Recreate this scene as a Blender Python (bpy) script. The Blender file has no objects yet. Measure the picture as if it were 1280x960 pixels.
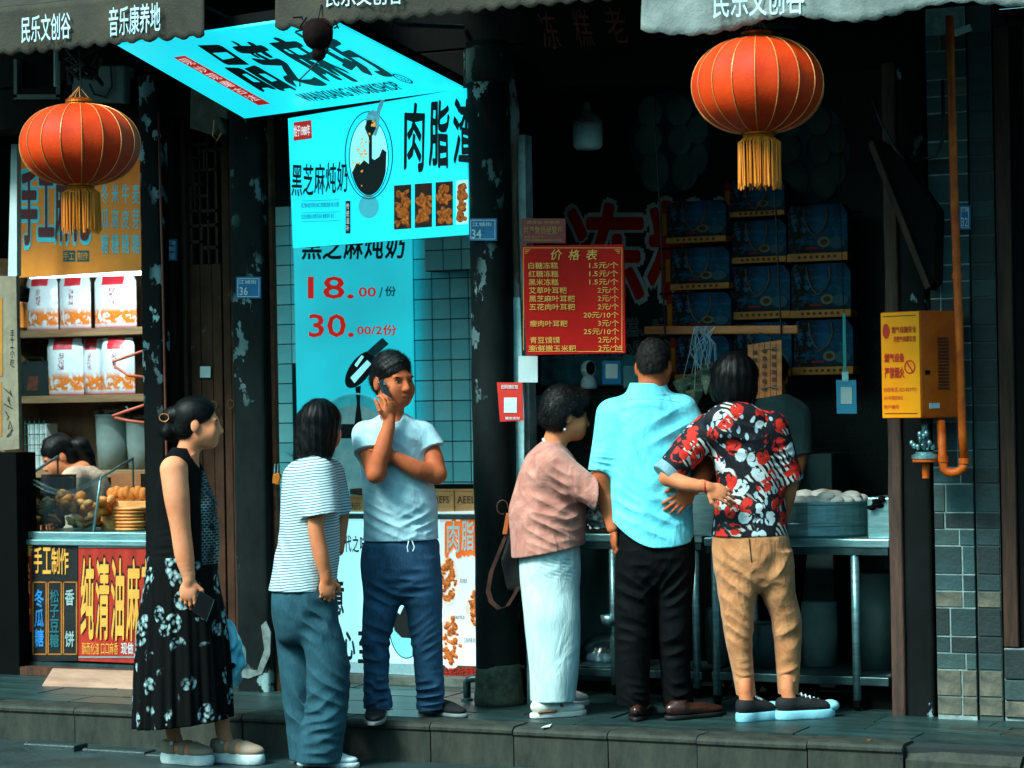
import bpy, math, random
import numpy as np
from mathutils import Vector, Matrix, Euler
random.seed(7); np.random.seed(7)
SC=bpy.context.scene
COL=SC.collection
# ------------------------------------------------------------------ camera
FPX=3000.0; HC=1.47; YAW=math.radians(25.0); ROLL=math.radians(1.0); PITCH=20/FPX
def _v(a,b,s): return tuple(x+y*s for x,y in zip(a,b))
_F=(-math.sin(YAW)*math.cos(PITCH), math.cos(YAW)*math.cos(PITCH), math.sin(PITCH))
_R=(math.cos(YAW), math.sin(YAW), 0.0)
_U=(math.sin(YAW)*math.sin(PITCH), -math.cos(YAW)*math.sin(PITCH), math.cos(PITCH))
cr,sr=math.cos(ROLL),math.sin(ROLL)
R_=tuple(cr*r-sr*u for r,u in zip(_R,_U)); U_=tuple(cr*u+sr*r for r,u in zip(_R,_U)); F_=_F
def ray(px,py):
    a=(px-640)/FPX; b=(480-py)/FPX
    return tuple(f+a*r+b*u for f,r,u in zip(F_,R_,U_))
# the foot of the middle pillar stands at the world origin
_r0=ray(620,885); _t0=-HC/_r0[2]
CAM=(-_r0[0]*_t0, -_r0[1]*_t0, HC)
def P(px,py,Y):
    d=ray(px,py); t=(Y-CAM[1])/d[1]; return (CAM[0]+d[0]*t, Y, CAM[2]+d[2]*t)
def PX(px,py,X):
    d=ray(px,py); t=(X-CAM[0])/d[0]; return (X, CAM[1]+d[1]*t, CAM[2]+d[2]*t)
def G(px,py,z=0.0):
    d=ray(px,py); t=(z-CAM[2])/d[2]; return (CAM[0]+d[0]*t, CAM[1]+d[1]*t, z)
def proj(p):
    q=tuple(a-b for a,b in zip(p,CAM)); dot=lambda a:sum(x*y for x,y in zip(q,a))
    f=dot(F_); return (640+FPX*dot(R_)/f, 480-FPX*dot(U_)/f, f)
cd=bpy.data.cameras.new('camera'); cam=bpy.data.objects.new('camera',cd); COL.objects.link(cam)
cd.sensor_width=36.0; cd.lens=FPX/1280*36; cd.clip_start=.1; cd.clip_end=500
mw=Matrix((R_,U_,tuple(-c for c in F_))).transposed().to_4x4(); mw.translation=CAM
cam.matrix_world=mw; SC.camera=cam
cd.dof.use_dof=True; cd.dof.focus_distance=11.1; cd.dof.aperture_fstop=4.0
# ------------------------------------------------------------------ sky, sun, exposure
SUN_EL=math.radians(46); SUN_AZ=math.radians(205)      # azimuth measured clockwise from +Y
W=bpy.data.worlds.new('World'); SC.world=W; W.use_nodes=True
nt=W.node_tree; nt.nodes.clear()
sk=nt.nodes.new('ShaderNodeTexSky'); sk.sky_type='NISHITA'; sk.sun_disc=False
sk.sun_elevation=SUN_EL; sk.sun_rotation=SUN_AZ; sk.air_density=1.0; sk.dust_density=4.0; sk.ozone_density=3.0
mx=nt.nodes.new('ShaderNodeMix'); mx.data_type='RGBA'; mx.blend_type='MULTIPLY'; mx.inputs[0].default_value=1.0
mx.inputs[7].default_value=(0.54,1.0,0.92,1)
bg=nt.nodes.new('ShaderNodeBackground'); bg.inputs[1].default_value=0.14
wo=nt.nodes.new('ShaderNodeOutputWorld')
nt.links.new(sk.outputs[0],mx.inputs[6]); nt.links.new(mx.outputs[2],bg.inputs[0]); nt.links.new(bg.outputs[0],wo.inputs[0])
sl=bpy.data.lights.new('sun','SUN'); sl.energy=2.8; sl.angle=math.radians(16); sl.color=(.92,1.0,.99)
sun=bpy.data.objects.new('sun',sl); COL.objects.link(sun)
sd=Vector((math.sin(SUN_AZ)*math.cos(SUN_EL), math.cos(SUN_AZ)*math.cos(SUN_EL), math.sin(SUN_EL)))
sun.rotation_euler=sd.to_track_quat('Z','Y').to_euler(); sun.location=sd*20
SC.view_settings.view_transform='Standard'; SC.view_settings.look='None'
SC.view_settings.exposure=0.9; SC.view_settings.gamma=1.0; SC.view_settings.use_curve_mapping=False
SC.render.engine='CYCLES'; SC.cycles.use_denoising=True; SC.cycles.max_bounces=6; SC.cycles.transparent_max_bounces=12
SC.cycles.caustics_reflective=False; SC.cycles.caustics_refractive=False
# ------------------------------------------------------------------ helpers
def S(r,g,b):
    f=lambda c:(c/255/12.92 if c/255<=.04045 else ((c/255+.055)/1.055)**2.4)
    return (f(r),f(g),f(b))
MATS={}
def mat(name,col=(.5,.5,.5),rough=.6,var=.25,scale=6,bump=.08,bscale=40,metal=0.0,spec=.4,emit=None,col2=None,aniso=(1,1,1),sss=0,sheen=0,coat=0,detail=5,pos=None):
    if name in MATS: return MATS[name]
    m=bpy.data.materials.new(name); m.use_nodes=True; n=m.node_tree.nodes; l=m.node_tree.links
    b=n['Principled BSDF']; MATS[name]=m
    b.inputs['Roughness'].default_value=rough; b.inputs['Metallic'].default_value=metal
    b.inputs['Specular IOR Level'].default_value=spec
    if sss: b.inputs['Subsurface Weight'].default_value=sss; b.inputs['Subsurface Radius'].default_value=(.02,.008,.004); b.inputs['Subsurface Scale'].default_value=.5
    if sheen: b.inputs['Sheen Weight'].default_value=sheen
    if coat: b.inputs['Coat Weight'].default_value=coat
    tc=n.new('ShaderNodeTexCoord'); mp=n.new('ShaderNodeMapping'); mp.inputs['Scale'].default_value=aniso
    l.new(tc.outputs['Object'],mp.inputs[0])
    c2=col2 if col2 else tuple(c*(1-var) for c in col); c1=col if col2 else tuple(min(1,c*(1+var*.5)) for c in col)
    no=n.new('ShaderNodeTexNoise'); no.inputs['Scale'].default_value=scale; no.inputs['Detail'].default_value=detail; no.inputs['Roughness'].default_value=.65
    l.new(mp.outputs[0],no.inputs['Vector'])
    rp=n.new('ShaderNodeValToRGB'); lo,hi=pos if pos else (.35,.68)
    rp.color_ramp.elements[0].position=lo; rp.color_ramp.elements[0].color=(*c2,1)
    rp.color_ramp.elements[1].position=hi; rp.color_ramp.elements[1].color=(*c1,1)
    l.new(no.outputs['Fac'],rp.inputs[0]); l.new(rp.outputs[0],b.inputs['Base Color'])
    m['_c']=1
    if emit:
        b.inputs['Emission Strength'].default_value=emit; l.new(rp.outputs[0],b.inputs['Emission Color'])
    if bump:
        nb=n.new('ShaderNodeTexNoise'); nb.inputs['Scale'].default_value=bscale; nb.inputs['Detail'].default_value=4
        l.new(mp.outputs[0],nb.inputs['Vector'])
        bp=n.new('ShaderNodeBump'); bp.inputs['Strength'].default_value=min(1,bump*4); bp.inputs['Distance'].default_value=.004
        l.new(nb.outputs['Fac'],bp.inputs['Height']); l.new(bp.outputs[0],b.inputs['Normal'])
        # a little roughness change as well
        mr=n.new('ShaderNodeMapRange'); mr.inputs[3].default_value=max(.03,rough-.1); mr.inputs[4].default_value=min(1,rough+.12)
        l.new(no.outputs['Fac'],mr.inputs[0]); l.new(mr.outputs[0],b.inputs['Roughness'])
    return m
class NB:
    """small helper to wire a procedural colour"""
    def __init__(s,m): s.m=m; s.n=m.node_tree.nodes; s.l=m.node_tree.links; s.b=s.n['Principled BSDF']; s.tc=s.n.new('ShaderNodeTexCoord')
    def node(s,t,**k):
        x=s.n.new(t)
        for a,v in k.items():
            if hasattr(x,a): setattr(x,a,v)
        return x
    def put(s,a,b): s.l.new(a,b)
    def map(s,scale=(1,1,1),loc=(0,0,0),rot=(0,0,0),src=None):
        m=s.node('ShaderNodeMapping'); m.inputs['Scale'].default_value=scale; m.inputs['Location'].default_value=loc; m.inputs['Rotation'].default_value=rot
        s.put(src if src else s.tc.outputs['Object'],m.inputs[0]); return m.outputs[0]
    def noise(s,v,scale,detail=3,rough=.6,dist=0):
        x=s.node('ShaderNodeTexNoise'); x.inputs['Scale'].default_value=scale; x.inputs['Detail'].default_value=detail; x.inputs['Roughness'].default_value=rough; x.inputs['Distortion'].default_value=dist
        s.put(v,x.inputs['Vector']); return x
    def voro(s,v,scale,rnd=1,feature='F1'):
        x=s.node('ShaderNodeTexVoronoi',feature=feature); x.inputs['Scale'].default_value=scale; x.inputs['Randomness'].default_value=rnd
        s.put(v,x.inputs['Vector']); return x
    def ramp(s,f,stops,interp='LINEAR'):
        r=s.node('ShaderNodeValToRGB'); cr=r.color_ramp; cr.interpolation=interp
        while len(cr.elements)<len(stops): cr.elements.new(.5)
        for e,(p,c) in zip(cr.elements,stops): e.position=p; e.color=(*c,1) if len(c)==3 else c
        s.put(f,r.inputs[0]); return r.outputs[0]
    def mix(s,f,a,b,blend='MIX'):
        x=s.node('ShaderNodeMix',data_type='RGBA',blend_type=blend)
        for i,v in ((0,f),(6,a),(7,b)):
            if isinstance(v,(int,float)): x.inputs[i].default_value=v
            elif isinstance(v,tuple): x.inputs[i].default_value=(*v,1)
            else: s.put(v,x.inputs[i])
        return x.outputs[2]
    def math(s,op,a,b=None):
        x=s.node('ShaderNodeMath',operation=op)
        for i,v in ((0,a),(1,b)):
            if v is None: continue
            if isinstance(v,(int,float)): x.inputs[i].default_value=v
            else: s.put(v,x.inputs[i])
        return x.outputs[0]
    def bump(s,h,strength=.4,dist=.004):
        b=s.node('ShaderNodeBump'); b.inputs['Strength'].default_value=strength; b.inputs['Distance'].default_value=dist
        s.put(h,b.inputs['Height']); s.put(b.outputs[0],s.b.inputs['Normal'])
def newmat(name,rough=.6,spec=.4,metal=0):
    m=bpy.data.materials.new(name); m.use_nodes=True; MATS[name]=m
    k=NB(m); k.b.inputs['Roughness'].default_value=rough; k.b.inputs['Specular IOR Level'].default_value=spec; k.b.inputs['Metallic'].default_value=metal
    return m,k
def glassmat(name,tint=(.8,1,1),rough=.04,amount=.14):
    m=bpy.data.materials.new(name); m.use_nodes=True; MATS[name]=m
    n=m.node_tree.nodes; l=m.node_tree.links; n.clear()
    o=n.new('ShaderNodeOutputMaterial'); t=n.new('ShaderNodeBsdfTransparent'); t.inputs[0].default_value=(*tint,1)
    g=n.new('ShaderNodeBsdfGlossy'); g.inputs['Roughness'].default_value=rough
    f=n.new('ShaderNodeFresnel'); f.inputs[0].default_value=1.45
    a=n.new('ShaderNodeMath'); a.operation='ADD'; a.use_clamp=True; a.inputs[1].default_value=amount-.04
    mxs=n.new('ShaderNodeMixShader'); l.new(f.outputs[0],a.inputs[0]); l.new(a.outputs[0],mxs.inputs[0])
    l.new(t.outputs[0],mxs.inputs[1]); l.new(g.outputs[0],mxs.inputs[2]); l.new(mxs.outputs[0],o.inputs[0]); return m
class MB:
    def __init__(s): s.v=[]; s.f=[]
    def add(s,vs,fs):
        o=len(s.v); s.v+= [tuple(v) for v in vs]; s.f+=[tuple(i+o for i in f) for f in fs]; return s
    def box(s,x0,x1,y0,y1,z0,z1):
        return s.prism([(x0,y0,z0),(x1,y0,z0),(x1,y0,z1),(x0,y0,z1)],(0,y1-y0,0))
    def prism(s,poly,off):
        n=len(poly); vs=list(poly)+[tuple(a+b for a,b in zip(p,off)) for p in poly]
        fs=[tuple(range(n)),tuple(range(2*n-1,n-1,-1))]+[(i,i+n,(i+1)%n+n,(i+1)%n) for i in range(n)]
        return s.add(vs,fs)
    def obox(s,c,ax,ay,az):
        c,ax,ay,az=map(Vector,(c,ax,ay,az))
        return s.prism([c-ax-ay-az,c+ax-ay-az,c+ax-ay+az,c-ax-ay+az],ay*2)
    def tube(s,pts,r,n=8,cap=True):
        pts=[Vector(p) for p in pts]; rs=r if isinstance(r,(list,tuple)) else [r]*len(pts)
        rings=[]; up=None
        for i,p in enumerate(pts):
            d=(pts[min(i+1,len(pts)-1)]-pts[max(i-1,0)]).normalized()
            if up is None: up=Vector((0,0,1)) if abs(d.z)<.9 else Vector((1,0,0))
            a=(up-d*up.dot(d)); a=a.normalized() if a.length>1e-5 else d.orthogonal().normalized(); up=a; b=d.cross(a)
            rings.append([p+(a*math.cos(2*math.pi*k/n)+b*math.sin(2*math.pi*k/n))*rs[i] for k in range(n)])
        vs=[v for rg in rings for v in rg]; fs=[]
        for i in range(len(pts)-1):
            for k in range(n): fs.append((i*n+k,(i+1)*n+k,(i+1)*n+(k+1)%n,i*n+(k+1)%n))
        if cap: fs+=[tuple(range(n)),tuple((len(pts)-1)*n+k for k in reversed(range(n)))]
        return s.add(vs,fs)
    def ribbon(s,pts,w,t):
        """flat strap: pts centre line, w half-width vector, t half-thickness vector"""
        for a,b in zip(pts[:-1],pts[1:]):
            a=Vector(a);b=Vector(b); s.obox((a+b)/2,(b-a)*.5,t,w)
        return s
    def lathe(s,prof,c=(0,0,0),n=24,sx=1,sy=1,cap=True,flute=0,fn=0):
        vs=[];fs=[]
        for r,z in prof:
            for k in range(n):
                a=2*math.pi*k/n; rr=r*(1+flute*math.cos(fn*a)); vs.append((c[0]+rr*math.cos(a)*sx,c[1]+rr*math.sin(a)*sy,c[2]+z))
        for i in range(len(prof)-1):
            for k in range(n): fs.append((i*n+k,i*n+(k+1)%n,(i+1)*n+(k+1)%n,(i+1)*n+k))
        if cap: fs+=[tuple(reversed(range(n))),tuple((len(prof)-1)*n+k for k in range(n))]
        return s.add(vs,fs)
    def ell(s,c,rx,ry,rz,n=12,m=8,rot=None):
        vs=[];fs=[]
        for i in range(m+1):
            t=math.pi*i/m
            for k in range(n):
                a=2*math.pi*k/n; p=Vector((rx*math.sin(t)*math.cos(a),ry*math.sin(t)*math.sin(a),rz*math.cos(t)))
                if rot is not None: p=rot@p
                vs.append(Vector(c)+p)
        for i in range(m):
            for k in range(n): fs.append((i*n+k,(i+1)*n+k,(i+1)*n+(k+1)%n,i*n+(k+1)%n))
        return s.add(vs,fs)
ORG={}
def tag(o,label=None,cat=None,group=None,kind=None):
    if label: o['label']=label
    if cat: o['category']=cat
    if group: o['group']=group
    if kind: o['kind']=kind
    return o
def thing(name,label,cat,loc=(0,0,0),group=None,rz=0):
    o=bpy.data.objects.new(name,None); o.empty_display_size=.1; COL.objects.link(o); o.location=loc; o.rotation_euler=(0,0,rz)
    ORG[o.name]=Vector(loc) if rz==0 else Vector((0,0,0)); return tag(o,label,cat,group)
def mesh(name,mb,mt,smooth=False,bevel=0):
    me=bpy.data.meshes.new(name); me.from_pydata([tuple(v) for v in mb.v],[],mb.f); me.validate(); 
    me.materials.append(mt)
    if smooth: me.polygons.foreach_set('use_smooth',[True]*len(me.polygons))
    return me
def obj(name,mb,mt,parent=None,smooth=False,bevel=0,label=None,origin=None):
    if origin is not None: off=Vector(origin)
    elif parent is not None: off=ORG[parent.name]
    else:
        vs=np.array([tuple(v) for v in mb.v]); off=Vector(((vs[:,0].min()+vs[:,0].max())/2,(vs[:,1].min()+vs[:,1].max())/2,vs[:,2].min()))
    q=MB(); q.v=[Vector(v)-off for v in mb.v]; q.f=mb.f
    me=mesh(name,q,mt,smooth); o=bpy.data.objects.new(name,me); COL.objects.link(o)
    if parent is not None: o.parent=parent
    else: o.location=off
    ORG[o.name]=off
    if bevel:
        b=o.modifiers.new('bevel','BEVEL'); b.width=bevel; b.segments=2; b.limit_method='ANGLE'; b.harden_normals=False
    if label: o['label']=label
    return o
def piece(name,me,loc,parent,rot=(0,0,0),scale=(1,1,1)):
    """cheap repeated piece that shares mesh data; loc in world space"""
    o=bpy.data.objects.new(name,me); COL.objects.link(o); o.parent=parent; o.location=Vector(loc)-ORG[parent.name]; o.rotation_euler=rot; o.scale=scale
    ORG[o.name]=Vector(loc); return o
def dup(root,loc,rz=None,label=None):
    def cp(o,par):
        c=o.copy(); COL.objects.link(c); c.parent=par
        for ch in list(o.children): cp(ch,c)
        return c
    r=cp(root,None); r.location=loc
    if rz is not None: r.rotation_euler=(0,0,rz)
    if label: r['label']=label
    return r
def board(pts,Y,th,back=True):
    """box whose front outline is a pixel polygon laid on the plane y=Y (bl,br,tr,tl)"""
    m=MB(); m.prism([P(x,y,Y) for x,y in pts],(0,th,0)); return m
def rect(x0,y0,x1,y1): return [(x0,y1),(x1,y1),(x1,y0),(x0,y0)]
def pbox(x0,y0,x1,y1,Y,th,m=None):
    """axis-aligned box from a pixel rectangle on the plane y=Y"""
    m=m or MB(); a=P(x0,y1,Y); b=P(x1,y0,Y); c=P((x0+x1)/2,y0,Y); d=P((x0+x1)/2,y1,Y)
    return m.box(P(x0,(y0+y1)/2,Y)[0],P(x1,(y0+y1)/2,Y)[0],Y,Y+th,d[2],c[2])
_cur=bpy.data.curves.new('t','FONT'); _tob=bpy.data.objects.new('t',_cur); COL.objects.link(_tob)
def textgeo(s,bold=0.0,shear=0.0,ext=0.0):
    _cur.body=s; _cur.offset=bold; _cur.shear=shear; _cur.resolution_u=2; _cur.extrude=0; _cur.fill_mode='FRONT'
    bpy.context.view_layer.update(); dg=bpy.context.evaluated_depsgraph_get()
    me=bpy.data.meshes.new_from_object(_tob.evaluated_get(dg))
    v=[tuple(x.co) for x in me.vertices]; f=[tuple(p.vertices) for p in me.polygons]; bpy.data.meshes.remove(me); return v,f
def textq(mb,s,bl,br,tl,bold=0.0,lift=.002,n=None,shear=0,tr=None,brush=0):
    """writing fitted into the 3D parallelogram bl-br-tl, lifted off the surface along n"""
    v,f=textgeo(s,0.0,shear)
    if not v: return mb
    a=np.array(v); lo=a.min(0); hi=a.max(0); d=np.maximum(hi-lo,1e-6)
    bl,br,tl=Vector(bl),Vector(br),Vector(tl); ex=br-bl; ez=tl-bl
    nn=Vector(n) if n else ex.cross(ez).normalized()
    tr_=Vector(tr) if tr is not None else bl+ex+ez
    # heavier strokes: the glyph laid again, shifted by a hair's breadth
    sh=[(0,0)] if bold<=0 else [(0,0)]+[(bold*.75*math.cos(k*math.pi/4),bold*.75*math.sin(k*math.pi/4)) for k in range(8 if bold>.05 else 0,8)]+([(bold*.7,0),(-bold*.7,0),(0,bold*.7),(0,-bold*.7)] if bold<=.05 else [(bold*.75*math.cos(k*math.pi/4),bold*.75*math.sin(k*math.pi/4)) for k in range(8)])
    for j,(sx_,sy_) in enumerate(sh):
        out=[]
        for p in a:
            u=(p[0]+sx_-lo[0])/d[0]; w=(p[1]+sy_-lo[1])/d[1]
            if brush: g=sx_*14*brush*math.sin(5*u+3*w); u,w=u+brush*(.6*math.sin(6*w+2*u)+.5*math.sin(13*u+4))+g*.4,w+brush*(.6*math.sin(5*u+1)+.4*math.sin(11*w+7*u))
            out.append(bl*(1-u)*(1-w)+br*u*(1-w)+tl*(1-u)*w+tr_*u*w+nn*(lift+.00012*j))
        mb.add(out,f)
    return mb
def textp(mb,s,x0,y0,x1,y1,Y,bold=0.0,lift=.002,dy=0.0,shear=0,brush=0):
    """writing fitted into a pixel rectangle on the plane y=Y; dy tilts its right end down by dy pixels"""
    return textq(mb,s,P(x0,y1,Y),P(x1,y1+dy,Y),P(x0,y0,Y),bold,lift,(0,-1,0),shear,P(x1,y0+dy,Y),brush)
# ------------------------------------------------------------------ shared materials
M_pave=mat('paving_stone',S(46,76,75),.36,col2=S(22,40,40),scale=5,bump=.2,bscale=30,spec=.5,aniso=(.35,2.2,1))
M_pave2=mat('paving_stone_dark',S(38,64,63),.4,col2=S(19,34,34),scale=6,bump=.2,bscale=36,spec=.5,aniso=(.35,2.2,1))
M_grout=mat('pavement_bed',S(30,40,39),.9,scale=20)
M_curb=mat('curb_stone',S(54,58,48),.7,col2=S(24,30,27),scale=7,bump=.25,bscale=45,aniso=(1.6,1.6,.5))
M_road=mat('road_asphalt',S(46,68,68),.42,col2=S(24,38,38),scale=3,bump=.4,bscale=120,spec=.5)
def peelmat(name,base,base2,fleck,thr=.70,fs=5.0):
    m,k=newmat(name,.65,.1)
    v=k.map((1,1,.55)); n1=k.noise(v,6,6,.7); n2=k.noise(k.map((1,1,.6),loc=(3,1,7)),fs,5,.62); n3=k.noise(v,2.2,2)
    c=k.ramp(n1.outputs['Fac'],[(.3,base2),(.7,base)])
    f=k.ramp(n2.outputs['Fac'],[(thr,(0,0,0)),(thr+.015,(1,1,1))])
    g=k.ramp(n3.outputs['Fac'],[(.5,(0,0,0)),(.62,(1,1,1))])
    ff=k.mix(1.0,f,g,'MULTIPLY')
    c=k.mix(ff,c,fleck); k.put(c,k.b.inputs['Base Color'])
    k.bump(k.math('ADD',n1.outputs['Fac'],k.math('MULTIPLY',n2.outputs['Fac'],.6)),.6,.006); return m
M_pil=peelmat('peeling_black_paint',S(16,22,22),S(6,9,9),S(120,150,154),.60,9)
M_pil2=peelmat('peeling_green_paint',S(22,32,31),S(7,11,11),S(130,160,162),.575,8)
M_wood=mat('dark_brown_wood',S(76,52,40),.65,spec=.2,col2=S(36,27,22),scale=5,bump=.35,bscale=25,aniso=(6,6,.5))
M_woodr=mat('red_brown_wood',S(98,58,36),.6,col2=S(52,30,20),scale=5,bump=.3,bscale=25,aniso=(6,6,.6))
M_dwood=mat('black_wood',S(10,11,10),.75,spec=.08,col2=S(5,6,6),scale=5,bump=.3,bscale=25,aniso=(5,5,.6))
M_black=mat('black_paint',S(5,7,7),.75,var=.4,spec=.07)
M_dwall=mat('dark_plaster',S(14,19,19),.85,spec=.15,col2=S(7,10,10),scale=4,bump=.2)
M_steel=mat('brushed_steel',S(150,196,198),.34,col2=S(112,156,160),metal=.75,scale=6,bump=.06,bscale=60,aniso=(1,1,8))
M_steeld=mat('dull_steel',S(70,100,102),.38,col2=S(45,66,68),metal=.7,scale=9,bump=.08)
M_alum=mat('pale_aluminium',S(150,175,176),.4,metal=.5,var=.2)
M_white=mat('white_paint',S(205,222,222),.5,var=.12,scale=8)
M_cable=mat('black_rubber',S(14,16,16),.5,var=.2)
M_rust=mat('rusty_metal',S(128,72,40),.7,col2=S(70,38,22),scale=14,bump=.3)
M_conc=mat('rough_concrete',S(112,120,112),.9,col2=S(62,72,68),scale=8,bump=.5,bscale=40)
M_doorw=peelmat('scuffed_door_wood',S(84,56,42),S(40,28,22),S(110,116,108),.60,10)
def struct(name,mb,m,parent=None,**k):
    o=obj(name,mb,m,parent,**k)
    if parent is None: o['kind']='structure'
    return o
# ------------------------------------------------------------------ ground
CY=-.585; DROP=-.18
m=MB(); m.add([(-60,-60,DROP),(60,-60,DROP),(60,CY+.05,DROP),(-60,CY+.05,DROP)],[(0,1,2,3)]); struct('road',m,M_road)
m=MB(); m.box(-60,60,CY+.04,60,DROP-.3,-.012); pav=struct('pavement',m,M_grout)
rs=random.Random(3)
slabs=[]
for w,dp in ((.44,.235),(.52,.235),(.6,.235)):
    b=MB().box(-w/2+.004,w/2-.004,-dp/2+.004,dp/2-.004,-.03,0)
    slabs.append((w,dp,mesh('paving_slab',b,M_pave),mesh('paving_slab',b,M_pave2)))
for r in range(5):
    x=-4.6-rs.random()*.4; y=CY+.17+.1175+r*.235
    while x<3.2:
        w,dp,a,b=rs.choice(slabs)
        piece('paving_slab',rs.choice((a,b)),(x+w/2,y,rs.uniform(-.003,.003)),pav,(rs.uniform(-.004,.004),rs.uniform(-.004,.004),0)); x+=w
def curbstone(w,chip=0):
    b=MB(); y0,y1=0,.165; r=.028
    prof=[(y1,-.0),(y0+r,0),(y0+.008,-.006),(y0-.004,-.018),(y0-.004,-.03),(y0+.006,-.042),(y0+.006,-.2),(y1,-.2)]
    b.prism([(-w/2+.003,y,z) for y,z in prof],(w-.006,0,0)); b.f=[tuple(f) for f in b.f]
    return b
cs={w:mesh('kerb_stone',curbstone(w),M_curb) for w in (.42,.46,.5,.54)}
x=-4.6
for i in range(40):
    w=rs.choice(list(cs)); 
    if x+w>2.17: break
    piece('kerb_stone',cs[w],(x+w/2,CY+rs.uniform(-.004,.004),rs.uniform(-.004,.003)),pav,(0,0,rs.uniform(-.006,.006))); x+=w
# the corner stone and the ramp stones beyond it
x0=x
for i,(w,dz,rot,dy) in enumerate(((.5,-.035,-.10,.01),(.55,-.06,-.16,-.05),(.6,-.07,-.12,-.13),(.6,-.07,-.06,-.2))):
    piece('ramp_stone',mesh('ramp_stone',MB().prism([(-w/2,0.01,-.2),(w/2,0.01,-.2),(w/2,.0,-.03),(w/2,.03,0),(-w/2,.03,0),(-w/2,0,-.03)][0:0] or [(-w/2+.004,.0,-.2),(-w/2+.004,-.0,-.04),(-w/2+.004,.04,-.004),(-w/2+.004,.55,0.03),(-w/2+.004,.55,-.2)],(w-.008,0,0)),M_curb),(x0+w/2,CY+dy-.02,dz+.012),pav,(0,0,rot)); x0+=w-.01
# worn drain stones on the road below the kerb
g=G(130,938,DROP)
for i,(a,b_,w,h,ht) in enumerate(((-.26,-.03,.30,.12,.05),(.12,-.05,.36,.10,.035),(.42,-.07,.22,.1,.025))):
    o=obj('drain_stone',MB().box(g[0]+a-w/2,g[0]+a+w/2,g[1]+b_-h/2,g[1]+b_+h/2,DROP-.01,DROP+ht*.6),M_road,bevel=.008)
    tag(o,('broken grey drain stone at the kerb foot, the tallest of three','flat grey drain stone in the middle of three by the kerb','thin grey drain stone beside the woman in platform sandals')[i],'stone','drain stones under the kerb')
o=obj('bottle_cap',MB().ell(G(1087,925,.004),.012,.012,.006,8,5),M_rust); tag(o,'tiny rusty scrap lying on the paving slabs','litter')
o=obj('paper_scrap',MB().prism([G(680,908,.003),G(690,905,.003),G(687,909,.003),G(676,910,.003)],(0,0,.002)),M_white); tag(o,'small white paper scrap on the pavement by white shoes','litter')
# ------------------------------------------------------------------ building shell
def wallpart(name,label,mb,mt,cat='wall',**k): return tag(obj(name,mb,mt,**k),label,cat)
wallpart('upper_storey','dark timber upper storey above the awnings of the shop row',MB().box(-14,3.6,.32,.55,3.22,7.5),M_dwood,'building')
wallpart('roof','dark tiled roof eave over the shop row',MB().prism([(-14,-.25,4.6),(-14,.6,4.9),(-14,3.5,7.4),(-14,3.5,7.5),(-14,.6,5.0),(-14,-.25,4.7)],(17.6,0,0)),M_black,'roof')
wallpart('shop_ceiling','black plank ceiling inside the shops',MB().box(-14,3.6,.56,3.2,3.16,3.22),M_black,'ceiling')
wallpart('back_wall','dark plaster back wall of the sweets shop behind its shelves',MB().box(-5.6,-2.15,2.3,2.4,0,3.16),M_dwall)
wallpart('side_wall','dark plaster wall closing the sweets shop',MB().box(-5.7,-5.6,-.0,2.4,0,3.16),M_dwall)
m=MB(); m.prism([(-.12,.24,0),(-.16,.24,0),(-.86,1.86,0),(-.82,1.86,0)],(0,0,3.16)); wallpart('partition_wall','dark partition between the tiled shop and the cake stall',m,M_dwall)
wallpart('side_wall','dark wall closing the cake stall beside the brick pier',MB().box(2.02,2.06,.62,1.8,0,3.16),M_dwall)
wallpart('sky_blocker_row','long unseen row of houses added across the street to block sky light',MB().box(-40,40,-17.5,-16.5,DROP,5.4),mat('blocker_wall',S(150,160,156),.9),'building')  # unseen row added behind the camera to keep low sky light off the shops
# lintel beams above the openings
for a,b_,lab in ((-5.6,-2.1,'dark lintel beam above the sweets shop'),(-2.1,-1.2,'dark lintel beam above the old plank door'),(-1.2,-.02,'dark lintel beam above the tiled shop'),(-.02,2.1,'dark lintel beam above the cake stall')):
    tag(obj('lintel_beam',MB().box(a+.003,b_-.003,.26,.5,2.98,3.2),M_dwood,bevel=.006),lab,'beam')
# ------------------------------------------------------------------ pillars
def rough_post(x0,x1,y0,y1,z1,seed,taper=.0,n=18):
    r=random.Random(seed); b=MB(); cx,cy=(x0+x1)/2,(y0+y1)/2; rx,ry=(x1-x0)/2,(y1-y0)/2
    prof=[]; vs=[];fs=[]; K=24
    for i in range(n+1):
        z=z1*i/n; jx=r.uniform(-.003,.003)
        for k in range(K):
            a=2*math.pi*k/K; e=.32 if not taper else 1.0
            c,s_=math.cos(a),math.sin(a); px=math.copysign(abs(c)**e,c); py=math.copysign(abs(s_)**e,s_)
            w=1+r.uniform(-.006,.006); vs.append((cx+jx+px*rx*w*(1-taper*i/n),cy+py*ry*w*(1-taper*i/n),z))
    for i in range(n):
        for k in range(K): fs.append((i*K+k,i*K+(k+1)%K,(i+1)*K+(k+1)%K,(i+1)*K+k))
    return b.add(vs,fs)
t=thing('wooden_pillar','round black timber pillar with peeling paint between tiled shop and cake stall','pillar',(0,.11,0))
obj('shaft',rough_post(-.142,.072,.0,.22,3.2,5,taper=.05),M_pil2,t,smooth=True)
obj('mossy_foot',MB().lathe([(.118,0),(.122,.03),(.116,.08),(.112,.16),(.108,.2)],(-.035,.11,0),24),mat('mossy_plaster',S(70,80,66),.95,col2=S(30,40,36),scale=22,bump=.6,bscale=60),t,smooth=True)
o=obj('capital_plaster',MB().lathe([(.105,3.0),(.12,3.03),(.12,3.16),(.10,3.18)],(-.035,.11,0),20),peelmat('flaking_plaster',S(40,48,46),S(20,26,26),S(120,140,136),.5,7),t,smooth=True)
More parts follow.
